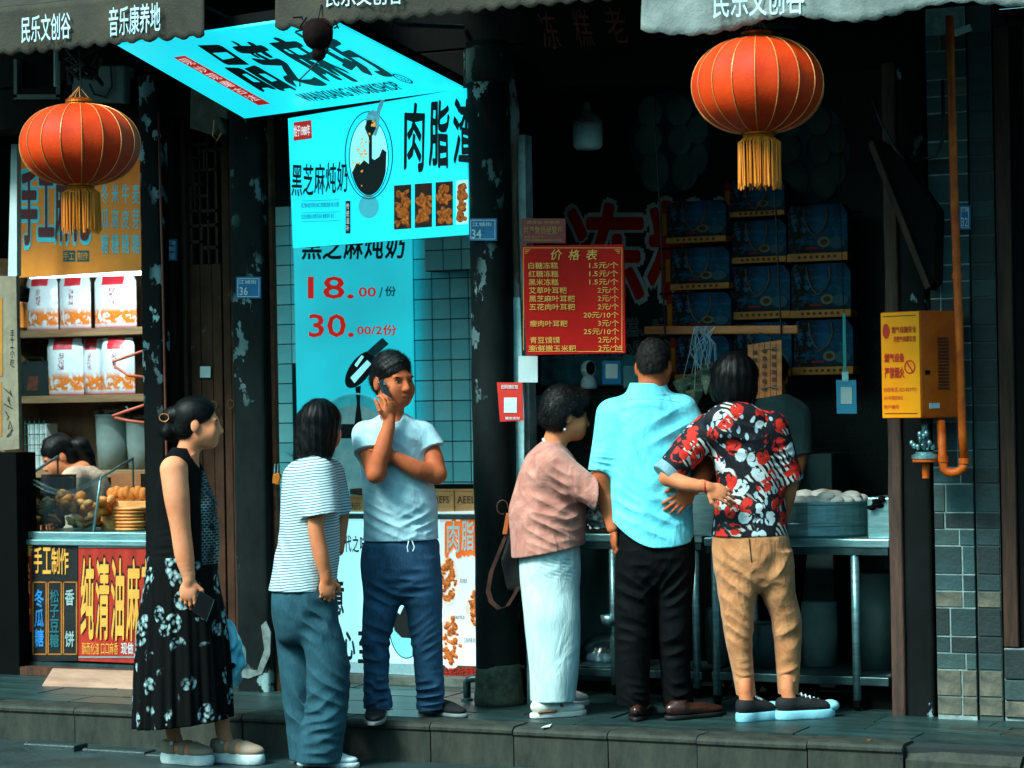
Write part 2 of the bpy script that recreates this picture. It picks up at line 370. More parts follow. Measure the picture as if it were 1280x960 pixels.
t=thing('wooden_pillar','square black timber pillar carrying the plate 36','pillar',(-1.41,.3,0))
obj('shaft',rough_post(-1.565,-1.375,.2,.3,3.2,8),M_pil2,t,smooth=True)
obj('rusty_edge_strip',MB().box(-1.373,-1.355,.27,.31,0,2.98),M_rust,t)
obj('plaster_scar',MB().prism([P(x,y,.2) for x,y in ((300,835),(322,838),(331,812),(327,782),(333,776),(339,790),(338,818),(328,842),(311,848),(299,846))],(0,-.005,0)),mat('pale_plaster',S(120,136,134),.9,col2=S(80,94,92),scale=20,bump=.4),t)
t=thing('wooden_pillar','black timber pillar with white paint flecks beside the sweets shop','pillar',(-2.0,.3,0))
obj('shaft',rough_post(-2.115,-1.985,.2,.29,3.2,11),peelmat('flecked_black_paint',S(10,14,15),S(5,7,7),S(165,200,208),.565,12),t,smooth=True)
t=thing('wooden_pillar','brown weathered door post beside the black pillar of the cake stall','pillar',(1.9,.35,0))
obj('shaft',rough_post(P(1113,800,.3)[0],P(1131,800,.3)[0],.3,.42,3.1,14),mat('weathered_brown_wood',S(92,64,50),.7,col2=S(44,32,28),scale=6,bump=.4,aniso=(5,5,.5)),t,smooth=True)
t=thing('wooden_pillar','black round pillar below the yellow gas box','pillar',(1.99,.38,0))
obj('shaft',rough_post(P(1130,800,.3)[0]+.002,P(1168,800,.3)[0],.305,.5,3.1,16,taper=.0),M_pil,t,smooth=True)
# slanted timber brace
t=obj('timber_brace',MB().prism([P(x,y,.1) for x,y in ((1158,362),(1168,352),(1170,262),(1120,190),(1088,170),(1090,190))],(0,.16,0)),M_dwood); tag(t,'slanting black timber brace under the eave above the gas box','brace')
o=obj('brace_edge',MB().prism([P(x,y,.097) for x,y in ((1158,362),(1164,358),(1092,176),(1086,180))],(0,-.02,0)),M_wood,t)
# ------------------------------------------------------------------ brick pier
BY=.24; xl=P(1166,600,BY)[0]; xc=P(1217,600,BY)[0]; xr=P(1248,600,BY)[0]
t=thing('brick_pier','grey brick pier with pale mortar beside the yellow gas box','wall',((xl+xr)/2,BY+.2,0))
M_mort=mat('pale_mortar',S(138,158,156),.9,var=.4,scale=20,bump=.3)
obj('mortar_bed',MB().box(xl+.004,xc-.0045,BY+.0055,BY+.02,0,3.2),M_mort,t); obj('mortar_bed',MB().box(xc+.0035,xr-.001,BY+.0175,BY+.0203,0,3.2),mat('dark_mortar',S(60,76,74),.9),t); obj('pier_core',MB().box(xl+.004,xr-.002,BY+.0205,.62,0,3.2),M_dwall,t)
BM=[mat('grey_brick_%s'%n,c,.75,col2=tuple(x*.55 for x in c),scale=9,bump=.35,bscale=50) for n,c in (('a',S(46,80,82)),('b',S(36,62,64)),('c',S(56,82,80)),('d',S(30,46,47)))]
BM2=mat('eroded_brick',S(112,108,92),.9,col2=S(60,66,60),scale=14,bump=.7,bscale=40)
bmesh_cache={}
def brick(x0,x1,z0,z1,y,mt,jit=True):
    key=(round(x1-x0,3),round(z1-z0,3),mt.name)
    if key not in bmesh_cache:
        w=(x1-x0)/2-.0035; h=(z1-z0)/2-.0035; c=.002
        b=MB(); b.add([(-w,0.0025,-h),(w,.0025,-h),(w,.0025,h),(-w,.0025,h),(-w+c,0,-h+c),(w-c,0,-h+c),(w-c,0,h-c),(-w+c,0,h-c),(-w,.06,-h),(w,.06,-h),(w,.06,h),(-w,.06,h)],
          [(4,5,6,7),(0,1,5,4),(1,2,6,5),(2,3,7,6),(3,0,4,7),(8,9,1,0),(9,10,2,1),(10,11,3,2),(11,8,0,3)]); bmesh_cache[key]=mesh('brick',b,mt)
    piece('brick',bmesh_cache[key],((x0+x1)/2,y+rs.uniform(-.002,.003),(z0+z1)/2),t,(0,rs.uniform(-.004,.004),rs.uniform(-.01,.01)))
z=.02; i=0
hs=[.085,.12]+[.075,.075,.128]*12
splits=[(.3,),(.68,),(.36,),(.62,),(.27,),(.73,)]
for i,h in enumerate(hs):
    if z+h>3.1: break
    sp=rs.choice(splits); xs=[xl]+[xl+(xc-xl)*s for s in sp]+[xc]
    for a,b_ in zip(xs[:-1],xs[1:]): brick(a,b_,z,z+h,BY,BM2 if (i<2 or rs.random()<.06) else rs.choice(BM))
    brick(xc+.004,xr,z,z+h,BY+.012,BM2 if (i<2 or i in (5,)) else rs.choice(BM[1:2]+BM[3:])); z+=h
# timber door frame right of the pier
t=thing('timber_door','dark timber door at the end of the brick pier','door',(xr+.4,.3,.18))
obj('door_frame',MB().box(xr+.004,xr+.07,.265,.40,.33,3.1),M_wood,t,bevel=.005)
obj('door_panel',MB().box(xr+.12,xr+1.1,.34,.38,.33,3.1),M_woodr,t)
obj('inner_frame',MB().box(xr+.072,xr+.118,.29,.40,.33,3.1),M_dwood,t,bevel=.005)
obj('lattice_rail',MB().box(xr+.12,xr+1.1,.31,.338,2.2,2.26),M_dwood,t)
t2=thing('stone_sill','grey brick plinth under the timber door','wall',(xr+.5,.28,0))
for r_,(z0,z1) in enumerate(((.02,.09),(.095,.185),(.19,.32))):
    x=xr+.004
    while x<xr+1:
        w=rs.choice((.12,.17,.21)); obj('brick',MB().box(x+.003,x+w-.003,.255+rs.uniform(-.004,.004),.34,z0,z1),rs.choice(BM+[BM2]),t2,bevel=.004); x+=w
obj('mortar_core',MB().box(xr+.004,xr+1.2,.27,.40,0,.325),M_mort,t2)
# ------------------------------------------------------------------ old plank door with lattice, between the two left pillars
t=thing('plank_door','old brown double plank door with lattice top between two black pillars','door',(-1.72,.42,0))
def dx(px,y=500): return P(px,y,.40)[0]
obj('recess_wall',MB().box(-2.2,-1.60,.50,.52,0,3.0),M_black,t)
obj('outer_frame',MB().box(dx(207),dx(221),.34,.46,.02,2.98),M_wood,t,bevel=.004)
obj('inner_jamb',MB().box(dx(233),dx(238),.38,.47,.02,2.98),M_wood,t,bevel=.003)
edges=[236,248,262,274,277.5]; 
for a,b_ in zip((238,251,266,),(250.6,265.6,277.5)): obj('door_plank',MB().box(dx(a),dx(b_)-.002,.41+rs.uniform(0,.004),.44,.02,P(258,330,.4)[2]),M_doorw,t,bevel=.003)
for a,b_ in zip((279,289,),(288.6,300,)): obj('door_plank',MB().box(dx(a),dx(b_)-.002,.41+rs.uniform(0,.004),.44,.02,2.98),M_doorw,t,bevel=.003)
zt=P(258,330,.4)[2]
def lat(x0,y0,x1,y1): return MB().box(dx(x0),dx(x1),.405,.43,P(250,y1,.4)[2],P(250,y0,.4)[2])
for q in ((240,155,243,330),(252,170,254,330),(262,160,264,275),(272,160,275,330),(240,178,262,182),(243,195,256,198),(240,211,275,214),(250,186,286,190),(240,228,256,232),(256,262,275,266),(240,243,262,246),(244,200,246,228),(258,190,260,211),(240,262,256,265),(246,232,248,262),(240,280,275,284),(254,284,256,330),(262,270,264,330),(240,300,256,304),(256,308,275,312)):
    obj('lattice_bar',lat(*q),M_wood,t)
for px,py in ((270,500),(291,498)):
    c=P(px,py,.4); o=obj('knocker_plate',MB().lathe([(.0,0),(.028,0),(.034,-.006),(.02,-.02),(.0,-.022)],(0,0,0),14),M_black,t)
    R=Matrix.Rotation(math.radians(-90),3,'X')
    for v in o.data.vertices: v.co=R@v.co+Vector(c)-ORG[t.name]
    obj('knocker_ring',MB().tube([(c[0]+.018*math.sin(a),c[1]-.02,c[2]-.03+.022*math.cos(a)) for a in np.linspace(0,6.28,13)],.004,6),M_rust,o,origin=ORG[t.name])
# ------------------------------------------------------------------ tiled shop walls
TY=1.4
t=thing('tiled_wall','tiled wall with painted cyan glow and dark joints behind the price poster','wall',(-1.3,TY,0))
M_tiles=[mat('glow_tinted_tile_%s'%n,c,.22,col2=tuple(x*.8 for x in c),scale=4,bump=.03,bscale=8,spec=.5) for n,c in (('a',S(165,248,252)),('b',S(150,238,244)),('c',S(176,250,253)))]  # cyan glow of the light box is painted into the tile colour
M_tj=mat('dark_joint',S(16,34,38),.9)
obj('grout_bed',MB().box(-2.2,-.62,TY+.004,TY+.08,0,3.0),M_tj,t)
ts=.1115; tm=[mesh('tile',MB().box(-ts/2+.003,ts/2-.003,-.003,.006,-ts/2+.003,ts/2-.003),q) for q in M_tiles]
xs0=P(518,400,TY)[0]
ztop=P(550,302,TY)[2]
def tileok(px,py): return (px<376 or px>500) and 250<py<720
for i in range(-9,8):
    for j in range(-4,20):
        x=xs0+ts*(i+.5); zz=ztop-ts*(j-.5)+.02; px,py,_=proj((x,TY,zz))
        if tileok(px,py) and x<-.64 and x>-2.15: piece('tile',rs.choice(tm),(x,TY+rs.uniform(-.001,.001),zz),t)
# the boxed-out tiled duct under the light box
t=thing('tiled_duct','boxed tiled duct high on the tiled wall under the lit sign','wall',P(560,338,TY-.12))
x0=P(531,320,TY-.12)[0]; x1=P(596,320,TY-.12)[0]; z0=P(560,338,TY-.12)[2]
obj('duct_core',MB().box(x0,x1,TY-.116,TY-.006,z0,3.0),M_tj,t)
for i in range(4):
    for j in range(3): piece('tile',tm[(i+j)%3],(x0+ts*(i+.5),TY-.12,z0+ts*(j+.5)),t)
# ------------------------------------------------------------------ sign materials
def lightmat(name,col,strength,col2=None,rough=.35):
    m,k=newmat(name,rough,.4); v=k.map(); n=k.noise(v,1.6,2)
    c=k.ramp(n.outputs['Fac'],[(.3,col2 or tuple(x*.86 for x in col)),(.7,col)])
    k.put(c,k.b.inputs['Base Color']); k.put(c,k.b.inputs['Emission Color']); k.b.inputs['Emission Strength'].default_value=strength; return m
M_lit=lightmat('backlit_cyan_acrylic',(.012,.80,.93),.55,(.01,.66,.80))
M_litw=lightmat('backlit_white_acrylic',(.36,.86,.93),.5,(.36,.78,.86))
M_ink=mat('black_ink',S(10,14,16),.5,var=.2,bump=0)
M_inkd=mat('dark_teal_ink',S(20,52,60),.5,var=.2,bump=0)
M_redink=mat('red_ink',S(196,34,24),.5,var=.15,bump=0)
M_redbd=mat('red_board',S(196,22,14),.6,col2=S(168,14,9),scale=3,bump=.02,spec=.12)
M_gold=mat('gold_lettering',S(238,168,72),.45,var=.15,bump=0)
M_whitel=mat('white_lettering',S(215,235,236),.5,var=.1,bump=0)
M_blue=mat('blue_enamel',S(20,124,178),.3,col2=S(14,100,150),scale=9,bump=.03,coat=.2)
M_litred=mat('backlit_red_print',S(200,30,20),.4,var=.1,bump=0,emit=.35)
M_litink=mat('backlit_white_lettering',S(225,245,245),.5,bump=0,emit=.4)
M_fry=mat('fried_snack_print',S(232,128,40),.6,col2=S(110,40,10),scale=55,bump=.5,bscale=60,emit=.25)
M_frydk=mat('snack_photo_back',S(90,38,14),.6,col2=S(30,22,16),scale=20,bump=0,emit=.12)
M_paper=mat('pale_paper',S(190,210,210),.8,var=.15)
def lerp3(a,b,t): return Vector(a)*(1-t)+Vector(b)*t
def quadpt(q,u,v): return lerp3(lerp3(q[0],q[1],u),lerp3(q[3],q[2],u),v)      # q = bl br tr tl
def slab(q,th,n): 
    m=MB(); m.prism([Vector(p) for p in q],tuple(Vector(n)*th)); return m
def sub(q,u0,v0,u1,v1,lift,n): return [quadpt(q,a,b)+Vector(n)*lift for a,b in ((u0,v0),(u1,v0),(u1,v1),(u0,v1))]
def flat(mb,pts): mb.add(pts,[tuple(range(len(pts)))]); return mb
def disc(mb,c,rx,rz,Y,n=28,a0=0,a1=6.2832,dy=0):
    """flat ellipse given in pixels on the plane y=Y"""
    pts=[P(c[0]+rx*math.cos(a),c[1]-rz*math.sin(a)+dy*math.cos(a),Y) for a in np.linspace(a0,a1,n,endpoint=abs(a1-a0)<6.2)]
    return flat(mb,pts[::-1] if False else pts)
def ringp(mb,c,rx,rz,w,Y,n=36,a0=0,a1=6.2832):
    A=np.linspace(a0,a1,n+1)
    for a,b in zip(A[:-1],A[1:]):
        flat(mb,[P(c[0]+(rx+s)*math.cos(q),c[1]-(rz+s)*math.sin(q),Y) for s,q in ((0,a),(w,a),(w,b),(0,b))])
    return mb
def polyp(mb,pts,Y): return flat(mb,[P(x,y,Y) for x,y in pts])
# ------------------------------------------------------------------ lit canopy panel
q=[P(306,148,.03),P(579,111,.03),P(402,20,-1.08),P(147,57,-1.08)]
n=(Vector(q[1])-Vector(q[0])).cross(Vector(q[3])-Vector(q[0])).normalized()
if n.z>0: n=-n
t=thing('canopy_light_sign','glowing cyan canopy sign sloping out over the tiled shop','sign',tuple(lerp3(q[0],q[1],.5)))
obj('lit_panel',slab(q,.012,-n),M_lit,t)
obj('panel_backing',slab([Vector(p)-n*.0125 for p in q],.05,-n),M_black,t)
mb=MB(); L=lambda u0,v0,u1,v1:(quadpt(q,u0,v0),quadpt(q,u1,v0),quadpt(q,u0,v1),quadpt(q,u1,v1))
for i,ch in enumerate('品芝麻坊'):
    a,b,c,d=L(.26+i*.158,.30,.412+i*.158,.86); textq(mb,ch,a,b,c,.045,.003,n,.3,d,.05)
a,b,c,d=L(.36,.10,.80,.21); textq(mb,'WANXIANG WORKSHOP',a,b,c,.02,.003,n,0,d)
obj('lettering',mb,M_ink,t)
o=obj('red_band',slab(sub(q,.145,.14,.20,.80,.001,n),.002,n),M_litred,t)
mb=MB()
for i,ch in enumerate('现炒现磨古法'):
    a,b,c,d=L(.152,.70-i*.1,.193,.78-i*.1); textq(mb,ch,a,b,c,.0,.005,n,0,d)
obj('band_lettering',mb,M_litink,o,origin=ORG[t.name])
ang=np.linspace(0,6.28,20,endpoint=False); ring=[quadpt(q,.86+.022*math.cos(a),.22+.07*math.sin(a))+n*.003 for a in ang]; ri=[quadpt(q,.86+.017*math.cos(a),.22+.056*math.sin(a))+n*.003 for a in ang]
mb=MB(); mb.add(ring+ri,[(i,(i+1)%20,(i+1)%20+20,i+20) for i in range(20)]); textq(mb,'品',quadpt(q,.85,.18),quadpt(q,.87,.18),quadpt(q,.85,.26),0,.003,n); obj('round_emblem',mb,M_ink,t)
# ------------------------------------------------------------------ lit box sign
LY=.06
t=thing('light_box_sign','upright cyan light box with a bowl of black sesame milk','sign',P(470,300,LY))
pts=[(366,310),(586,293),(582,110),(360,148)]
obj('lit_panel',board(pts,LY,.02),M_lit,t); obj('box_body',board([(367,309),(586,292),(582,111),(361,149)],LY+.021,.08),M_alum,t)
mb=MB(); ly=LY-.002
for i,ch in enumerate('黑芝麻炖奶'): textp(mb,ch,365+i*14.2,207-i*.9,378+i*14.2,245-i*1.3,LY,.016,.003,dy=-.6,shear=.05,brush=.025)
for i,ch in enumerate('肉脂渣'): textp(mb,ch,506+i*31,131-i*3,531+i*31,212-i*3.5,LY,.03,.003,dy=-1.5,shear=.06,brush=.035)
obj('lettering',mb,M_ink,t)
mb=MB(); 
for yy in (251,266,277): flat(mb,[P(377,yy,ly),P(425,yy-1.5,ly),P(425,yy-1.1,ly),P(377,yy+.4,ly)])
textp(mb,'黑芝麻炖奶浓郁丝滑口感细腻香醇 每日现磨',377,254,424,260,LY,.0,.003,dy=-1.5); textp(mb,'古法石磨慢火炖煮好滋味 健康滋补 每日',377,268,418,274,LY,.0,.003,dy=-1.5)
obj('small_print',mb,M_inkd,t)
mb=MB(); polyp(mb,[(367,176),(390,173),(389,150),(367,153)],ly); o=obj('red_seal',mb,M_litred,t); mb=MB(); textp(mb,'始于1988年',368,157,388,171,LY,.012,.004,dy=-1.5); obj('seal_lettering',mb,M_litink,o,origin=ORG[t.name])
mb=MB(); polyp(mb,[(432,292),(438,291.6),(438,251),(432,251.4)],ly); o=obj('black_seal',mb,M_ink,t); mb=MB()
for i,ch in enumerate('传统滋补'): textp(mb,ch,433,254+i*9,437,262+i*9,LY,0,.004)
obj('seal_lettering',mb,M_litink,o,origin=ORG[t.name])
# the bowl print
mb=MB(); ringp(mb,(461,194),29,54,1.2,ly); ringp(mb,(461,197),24,48,1.0,ly); 
for a,b in zip(range(0,12),range(1,13)):
    f=lambda k:(436+k*4.2,245+ (k-6)**2*-.75+27)
obj('bowl_outline',mb,M_inkd,t)
mb=MB(); disc(mb,(461,258),13,15,ly+.0003); obj('bowl_foot',mb,mat('cyan_print',S(70,190,205),.4,var=.1,bump=0,emit=.35),t)
mb=MB(); disc(mb,(461,196),23.5,47,ly-.0004); obj('bowl_inside',mb,mat('pale_cyan_print',S(150,235,240),.4,var=.1,bump=0,emit=.5),t)
mb=MB(); rr=random.Random(4)
pts=[(461+22.5*math.cos(a),200+44*-math.sin(a)) for a in np.linspace(math.radians(200),math.radians(340),20)]+[(483,190),(478,186),(474,196),(468,200),(465,198),(465,170),(470,160),(466,150),(459,150),(456,160),(461,172),(461,205),(455,200),(450,206),(446,203),(441,214)]
polyp(mb,pts,ly-.0008); obj('black_sesame_pool',mb,M_ink,t)
mb=MB(); polyp(mb,[(457,150),(460,141),(466,137),(471,139),(474,128),(480,112+10),(482,122),(475,142),(474,158),(470,170),(464,168),(459,160)],ly-.0006); obj('spoon',mb,mat('spoon_print',S(110,190,200),.3,var=.4,scale=30,bump=0,emit=.25),t)
mb=MB()
for i in range(34): disc(mb,(rr.gauss(452,5),rr.gauss(187,13)),rr.uniform(.7,1.6),rr.uniform(.8,1.8),ly-.0012,6)
for i in range(8): disc(mb,(466+rr.uniform(-2,2),155+rr.uniform(-4,3)),1.3,1.3,ly-.0012,6)
obj('golden_crumbs',mb,mat('gold_print',S(235,170,50),.5,var=.2,bump=0,emit=.4),t)
for i,(x,w) in enumerate(((492.5,21.5),(518.5,21.5),(544.5,21.5),(570,15))):
    mb=MB(); y0=232-i*2.0; polyp(mb,[(x,y0+55),(x+w,y0+53.5),(x+w,y0-1.5),(x,y0)],ly); o=obj('snack_photo',mb,M_frydk if i<3 else M_litw,t)
    mb=MB()
    for j in range(26):
        cx=x+rr.uniform(4,w-4); cy=y0+rr.uniform(6,50)
        if i==1: cy=y0+15+rr.random()*30
        c=P(cx,cy,ly); mb.ell(c,.012+rr.random()*.014,.002,.008+rr.random()*.012,7,5,Matrix.Rotation(rr.uniform(-1.5,1.5),3,'Y'))
    obj('snack_print',mb,M_fry,o,origin=ORG[t.name],smooth=True)
# ------------------------------------------------------------------ price poster
PY=1.33
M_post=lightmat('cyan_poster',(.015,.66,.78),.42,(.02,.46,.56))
t=thing('price_poster','tall cyan price poster with red figures on the tiled wall','poster',P(440,600,PY))
obj('poster_sheet',board([(374,660),(518,660),(513,262),(366,262)],PY,.02),M_post,t)
mb=MB()
for i,ch in enumerate('黑芝麻炖奶'): textp(mb,ch,378+i*26,291,402+i*26,324-i*.3,PY,.03,.003,shear=.1)
textp(mb,'份',482,358,495,370,PY,.02,.003)
textp(mb,'/',474,359,479,372,PY,.0,.003)
obj('lettering',mb,M_ink,t)
mb=MB(); textp(mb,'18.',386,346,442,373,PY,.02,.003); textp(mb,'00',449,359,470,371,PY,.02,.003); obj('price_figures',mb,M_litred,t); mb=MB(); textp(mb,'30.',387,393,442,421,PY,.02,.003); textp(mb,'00/2份',447,406,496,419,PY,.02,.003); obj('price_figures',mb,M_litred,t)
def rot_ell(mb,c,rx,rz,th,Y,n=26):
    ct,st=math.cos(th),math.sin(th); return polyp(mb,[(c[0]+rx*math.cos(a)*ct-rz*math.sin(a)*st,c[1]+rx*math.cos(a)*st+rz*math.sin(a)*ct) for a in np.linspace(0,6.2832,n,endpoint=False)],Y)
mb=MB(); rot_ell(mb,(443,556),54,64,0,PY-.002,40); obj('bowl_print',mb,mat('pale_bowl_poster',S(70,205,215),.4,col2=S(40,170,185),scale=9,bump=0,emit=.2),t)
mb=MB(); rot_ell(mb,(443,560),46,54,0,PY-.003,40); obj('milk_print',mb,mat('milk_poster',S(150,200,196),.4,col2=S(90,170,176),scale=7,bump=0,emit=.15),t)
mb=MB(); rot_ell(mb,(450,462),13,27,.62,PY-.004); polyp(mb,[(444,484),(451,482),(450,505),(453,530),(443,530),(446,505)],PY-.004); obj('spoon_print',mb,mat('spoon_dark_print',S(14,40,46),.4,col2=S(6,14,16),scale=16,bump=0),t)
mb=MB(); polyp(mb,[(458,440),(467,446),(486,430),(478,422)],PY-.0045); obj('spoon_handle',mb,mat('handle_print',S(70,120,126),.4,col2=S(30,70,76),scale=14,bump=0),t)
mb=MB(); polyp(mb,[(438,472),(459,450),(464,455),(443,479)],PY-.005); polyp(mb,[(443,456),(452,444),(455,446),(446,459)],PY-.005); obj('spoon_highlight',mb,mat('pale_cyan_print',S(150,235,240),.4),t)
mb=MB(); ringp(mb,(443,556),53,63,2,PY-.0045,30,.3,2.9); obj('bowl_rim',mb,mat('cyan_print',S(70,190,205),.4),t)
mb=MB(); polyp(mb,[(400,548),(486,548),(486,530),(400,530)],PY-.004); obj('dark_band',mb,M_ink,t)
# ------------------------------------------------------------------ enamel plates
def plate(name,lab,pts,Y,lines,cat='sign'):
    a=P(*pts[0],Y); t=thing(name,lab,cat,a); obj('enamel_plate',board(pts,Y,.006),M_blue,t,bevel=.001)
    xs=[p[0] for p in pts]; ys=[p[1] for p in pts]; x0,x1,y0,y1=min(xs),max(xs),min(ys),max(ys)
    mb=MB(); i=2.0; w=.7
    for aa in ((x0+i,y0+i,x1-i,y0+i+w),(x0+i,y1-i-w,x1-i,y1-i),(x0+i,y0+i,x0+i+w,y1-i),(x1-i-w,y0+i,x1-i,y1-i)): polyp(mb,rect(*aa),Y-.002)
    for s,a_,b_,c_,d_ in lines: textp(mb,s,a_,b_,c_,d_,Y,.01,.003)
    obj('plate_lettering',mb,M_whitel,t); return t
plate('street_number_plate','blue enamel street plate reading 36 on black pillar',rect(295,346,326,373),.192,[('江城街',299,350,321,355),('36',300,359,310,369)])
plate('street_number_plate','blue enamel street plate reading 34 on the round pillar',rect(586,273,621,301),-.012,[('江城街',591,278,615,283),('34',590,287,602,298)])
plate('street_number_plate','small narrow blue plate on the brown door frame',rect(208,299,221,326),.333,[('江城',210,302,219,306),('街',211,308,218,314),('38',211,316,218,323)])
plate('street_number_plate','dim blue street plate on the brick pier behind the orange pipe',rect(1199,257,1213,287),BY-.012,[('江城',1201,260,1211,265),('32',1202,272,1210,283)])
# ------------------------------------------------------------------ red menu board
MY=-.03
t=thing('menu_board','red hanging price list with gold lettering beside the round pillar','sign',P(717,443,MY))
obj('board_panel',board([(658,444),(782,441.5),(779.5,305.5),(651.5,307)],MY,.012),M_redbd,t,bevel=.002)
mb=MB()
for i,ch in enumerate('价格表'): textp(mb,ch,689+i*22,312,703+i*22,325,MY,.008,.003,shear=.15)
rows=[('白糖冻糕',37,'1.5元/个'),('红糖冻糕',37,'1.5元/个'),('黑米冻糕',37,'1.5元/个'),('艾草叶耳粑',47,'2元/个'),('黑芝麻叶耳粑',57,'2元/个'),('五花肉叶耳粑',57,'2元/个'),(None,0,'20元/10个'),('瘦肉叶耳粑',47,'3元/个'),(None,0,'25元/10个'),('青豆馍馍',37,'2元/个'),('新鲜嫩玉米粑',57,'2元/个')]
for i,(a,w,b) in enumerate(rows):
    y=328+i*10.35; xl_=661+i*.25
    if a: textp(mb,a,xl_,y,xl_+w,y+8,MY,.012,.003)
    wb={6:37,5:28,8:44}.get(len(b),0) or (28 if len(b)==4 else 36)
    wb={'1.5元/个':36,'2元/个':26,'3元/个':26,'20元/10个':44,'25元/10个':44}[b]
    textp(mb,b,773+i*.15-wb,y-.5,773+i*.15,y+7.5,MY,.008,.003)
obj('lettering',mb,M_gold,t)
mb=MB()
for aa in ((654,309.5,777,310.2),(660,439,779,439.7),(654,310,654.7,438),(777,310,777.7,438)): polyp(mb,rect(*aa),MY-.002)
for cx,cy,sx,sy in ((656,312,1,1),(775,312,-1,1),(661,437,1,-1),(777,437,-1,-1)):
    for k in range(3): polyp(mb,rect(min(cx,cx+sx*(7-2*k)),min(cy+sy*2*k,cy+sy*(2*k+.8)),max(cx,cx+sx*(7-2*k)),max(cy+sy*2*k,cy+sy*(2*k+.8))),MY-.0025)
obj('gold_border',mb,M_gold,t)
t=thing('small_red_plaque','small dark red plaque above the red price list','sign',P(680,303,MY))
obj('plaque_panel',board(rect(652,273,707,304),MY+.004,.01),mat('dark_red_board',S(120,20,18),.4,var=.1),t,bevel=.001)
mb=MB(); textp(mb,'共产党员经营户',655,283,703,293,MY+.004,.004,.003); textp(mb,'亮身份 作表率',659,276,700,280,MY+.004,0,.003); textp(mb,'姓名 诚信经营',656,295,680,297.5,MY+.004,0,.003); textp(mb,'服务群众热情周到质量保证公平交易',656,299,702,301.5,MY+.004,0,.003); obj('lettering',mb,mat('dull_gold_lettering',S(190,130,70),.5,bump=0),t)
# ------------------------------------------------------------------ white door frame and stickers by the round pillar
t=thing('white_door_post','chipped white door post behind the red price list','post',(P(645,700,.12)[0],.16,0))
x0=P(648,300,.16)[0];x1=P(657,300,.16)[0]
obj('post_strip',MB().box(x0,x1,.17,.25,0,2.75),mat('dirty_white_paint',S(150,175,176),.6,col2=S(96,118,118),scale=8,bump=.2),t)
obj('broken_plaster',MB().prism([P(x,y,.15) for x,y in ((632,480),(648,480),(650,440),(648,330),(645,250),(646,140),(640,98),(633,100),(634,200),(637,260),(632,330))],(0,.03,0)),peelmat('chipped_plaster',S(130,104,84),S(66,60,52),S(160,170,166),.47,13),t)
obj('plastic_sheet',MB().prism([P(x,y,.13) for x,y in ((630,640),(655,640),(655,520),(652,440),(650,372),(634,372),(628,435),(632,560))],(0,.02,0)),mat('milky_plastic',S(150,205,208),.35,col2=S(110,160,164),scale=7,bump=.2),t)
def card(name,lab,pts,Y,mt,texts=(),cat='sign',border=None,inset=None):
    t=thing(name,lab,cat,P(*pts[0],Y)); obj('card_sheet',board(pts,Y,.004),mt,t)
    if inset: obj('blank_panel',board(inset[0],Y-.003,.002),inset[1],t)
    for s,a_,b_,c_,d_,mm in texts:
        mb=MB(); textp(mb,s,a_,b_,c_,d_,Y,.01,.003); obj('lettering',mb,mm,t)
    return t
card('payment_card','red payment card taped to the plastic sheet by the pillar',[(625,527),(654,526),(653,478),(621,478)],-.06,mat('red_card',S(196,40,30),.45,var=.1),[('扫码领红包',627,481,648,486,M_whitel),('微信支付',632,521,650,524.5,M_whitel)],inset=(rect(630,497,646,516),M_paper))
card('payment_card','white paper notice on the post under the red price list',rect(648,445,672,478),.05,M_paper)
card('sticker','small square pale sticker on the brown plank door',rect(250,458,263,472),.398,M_paper)
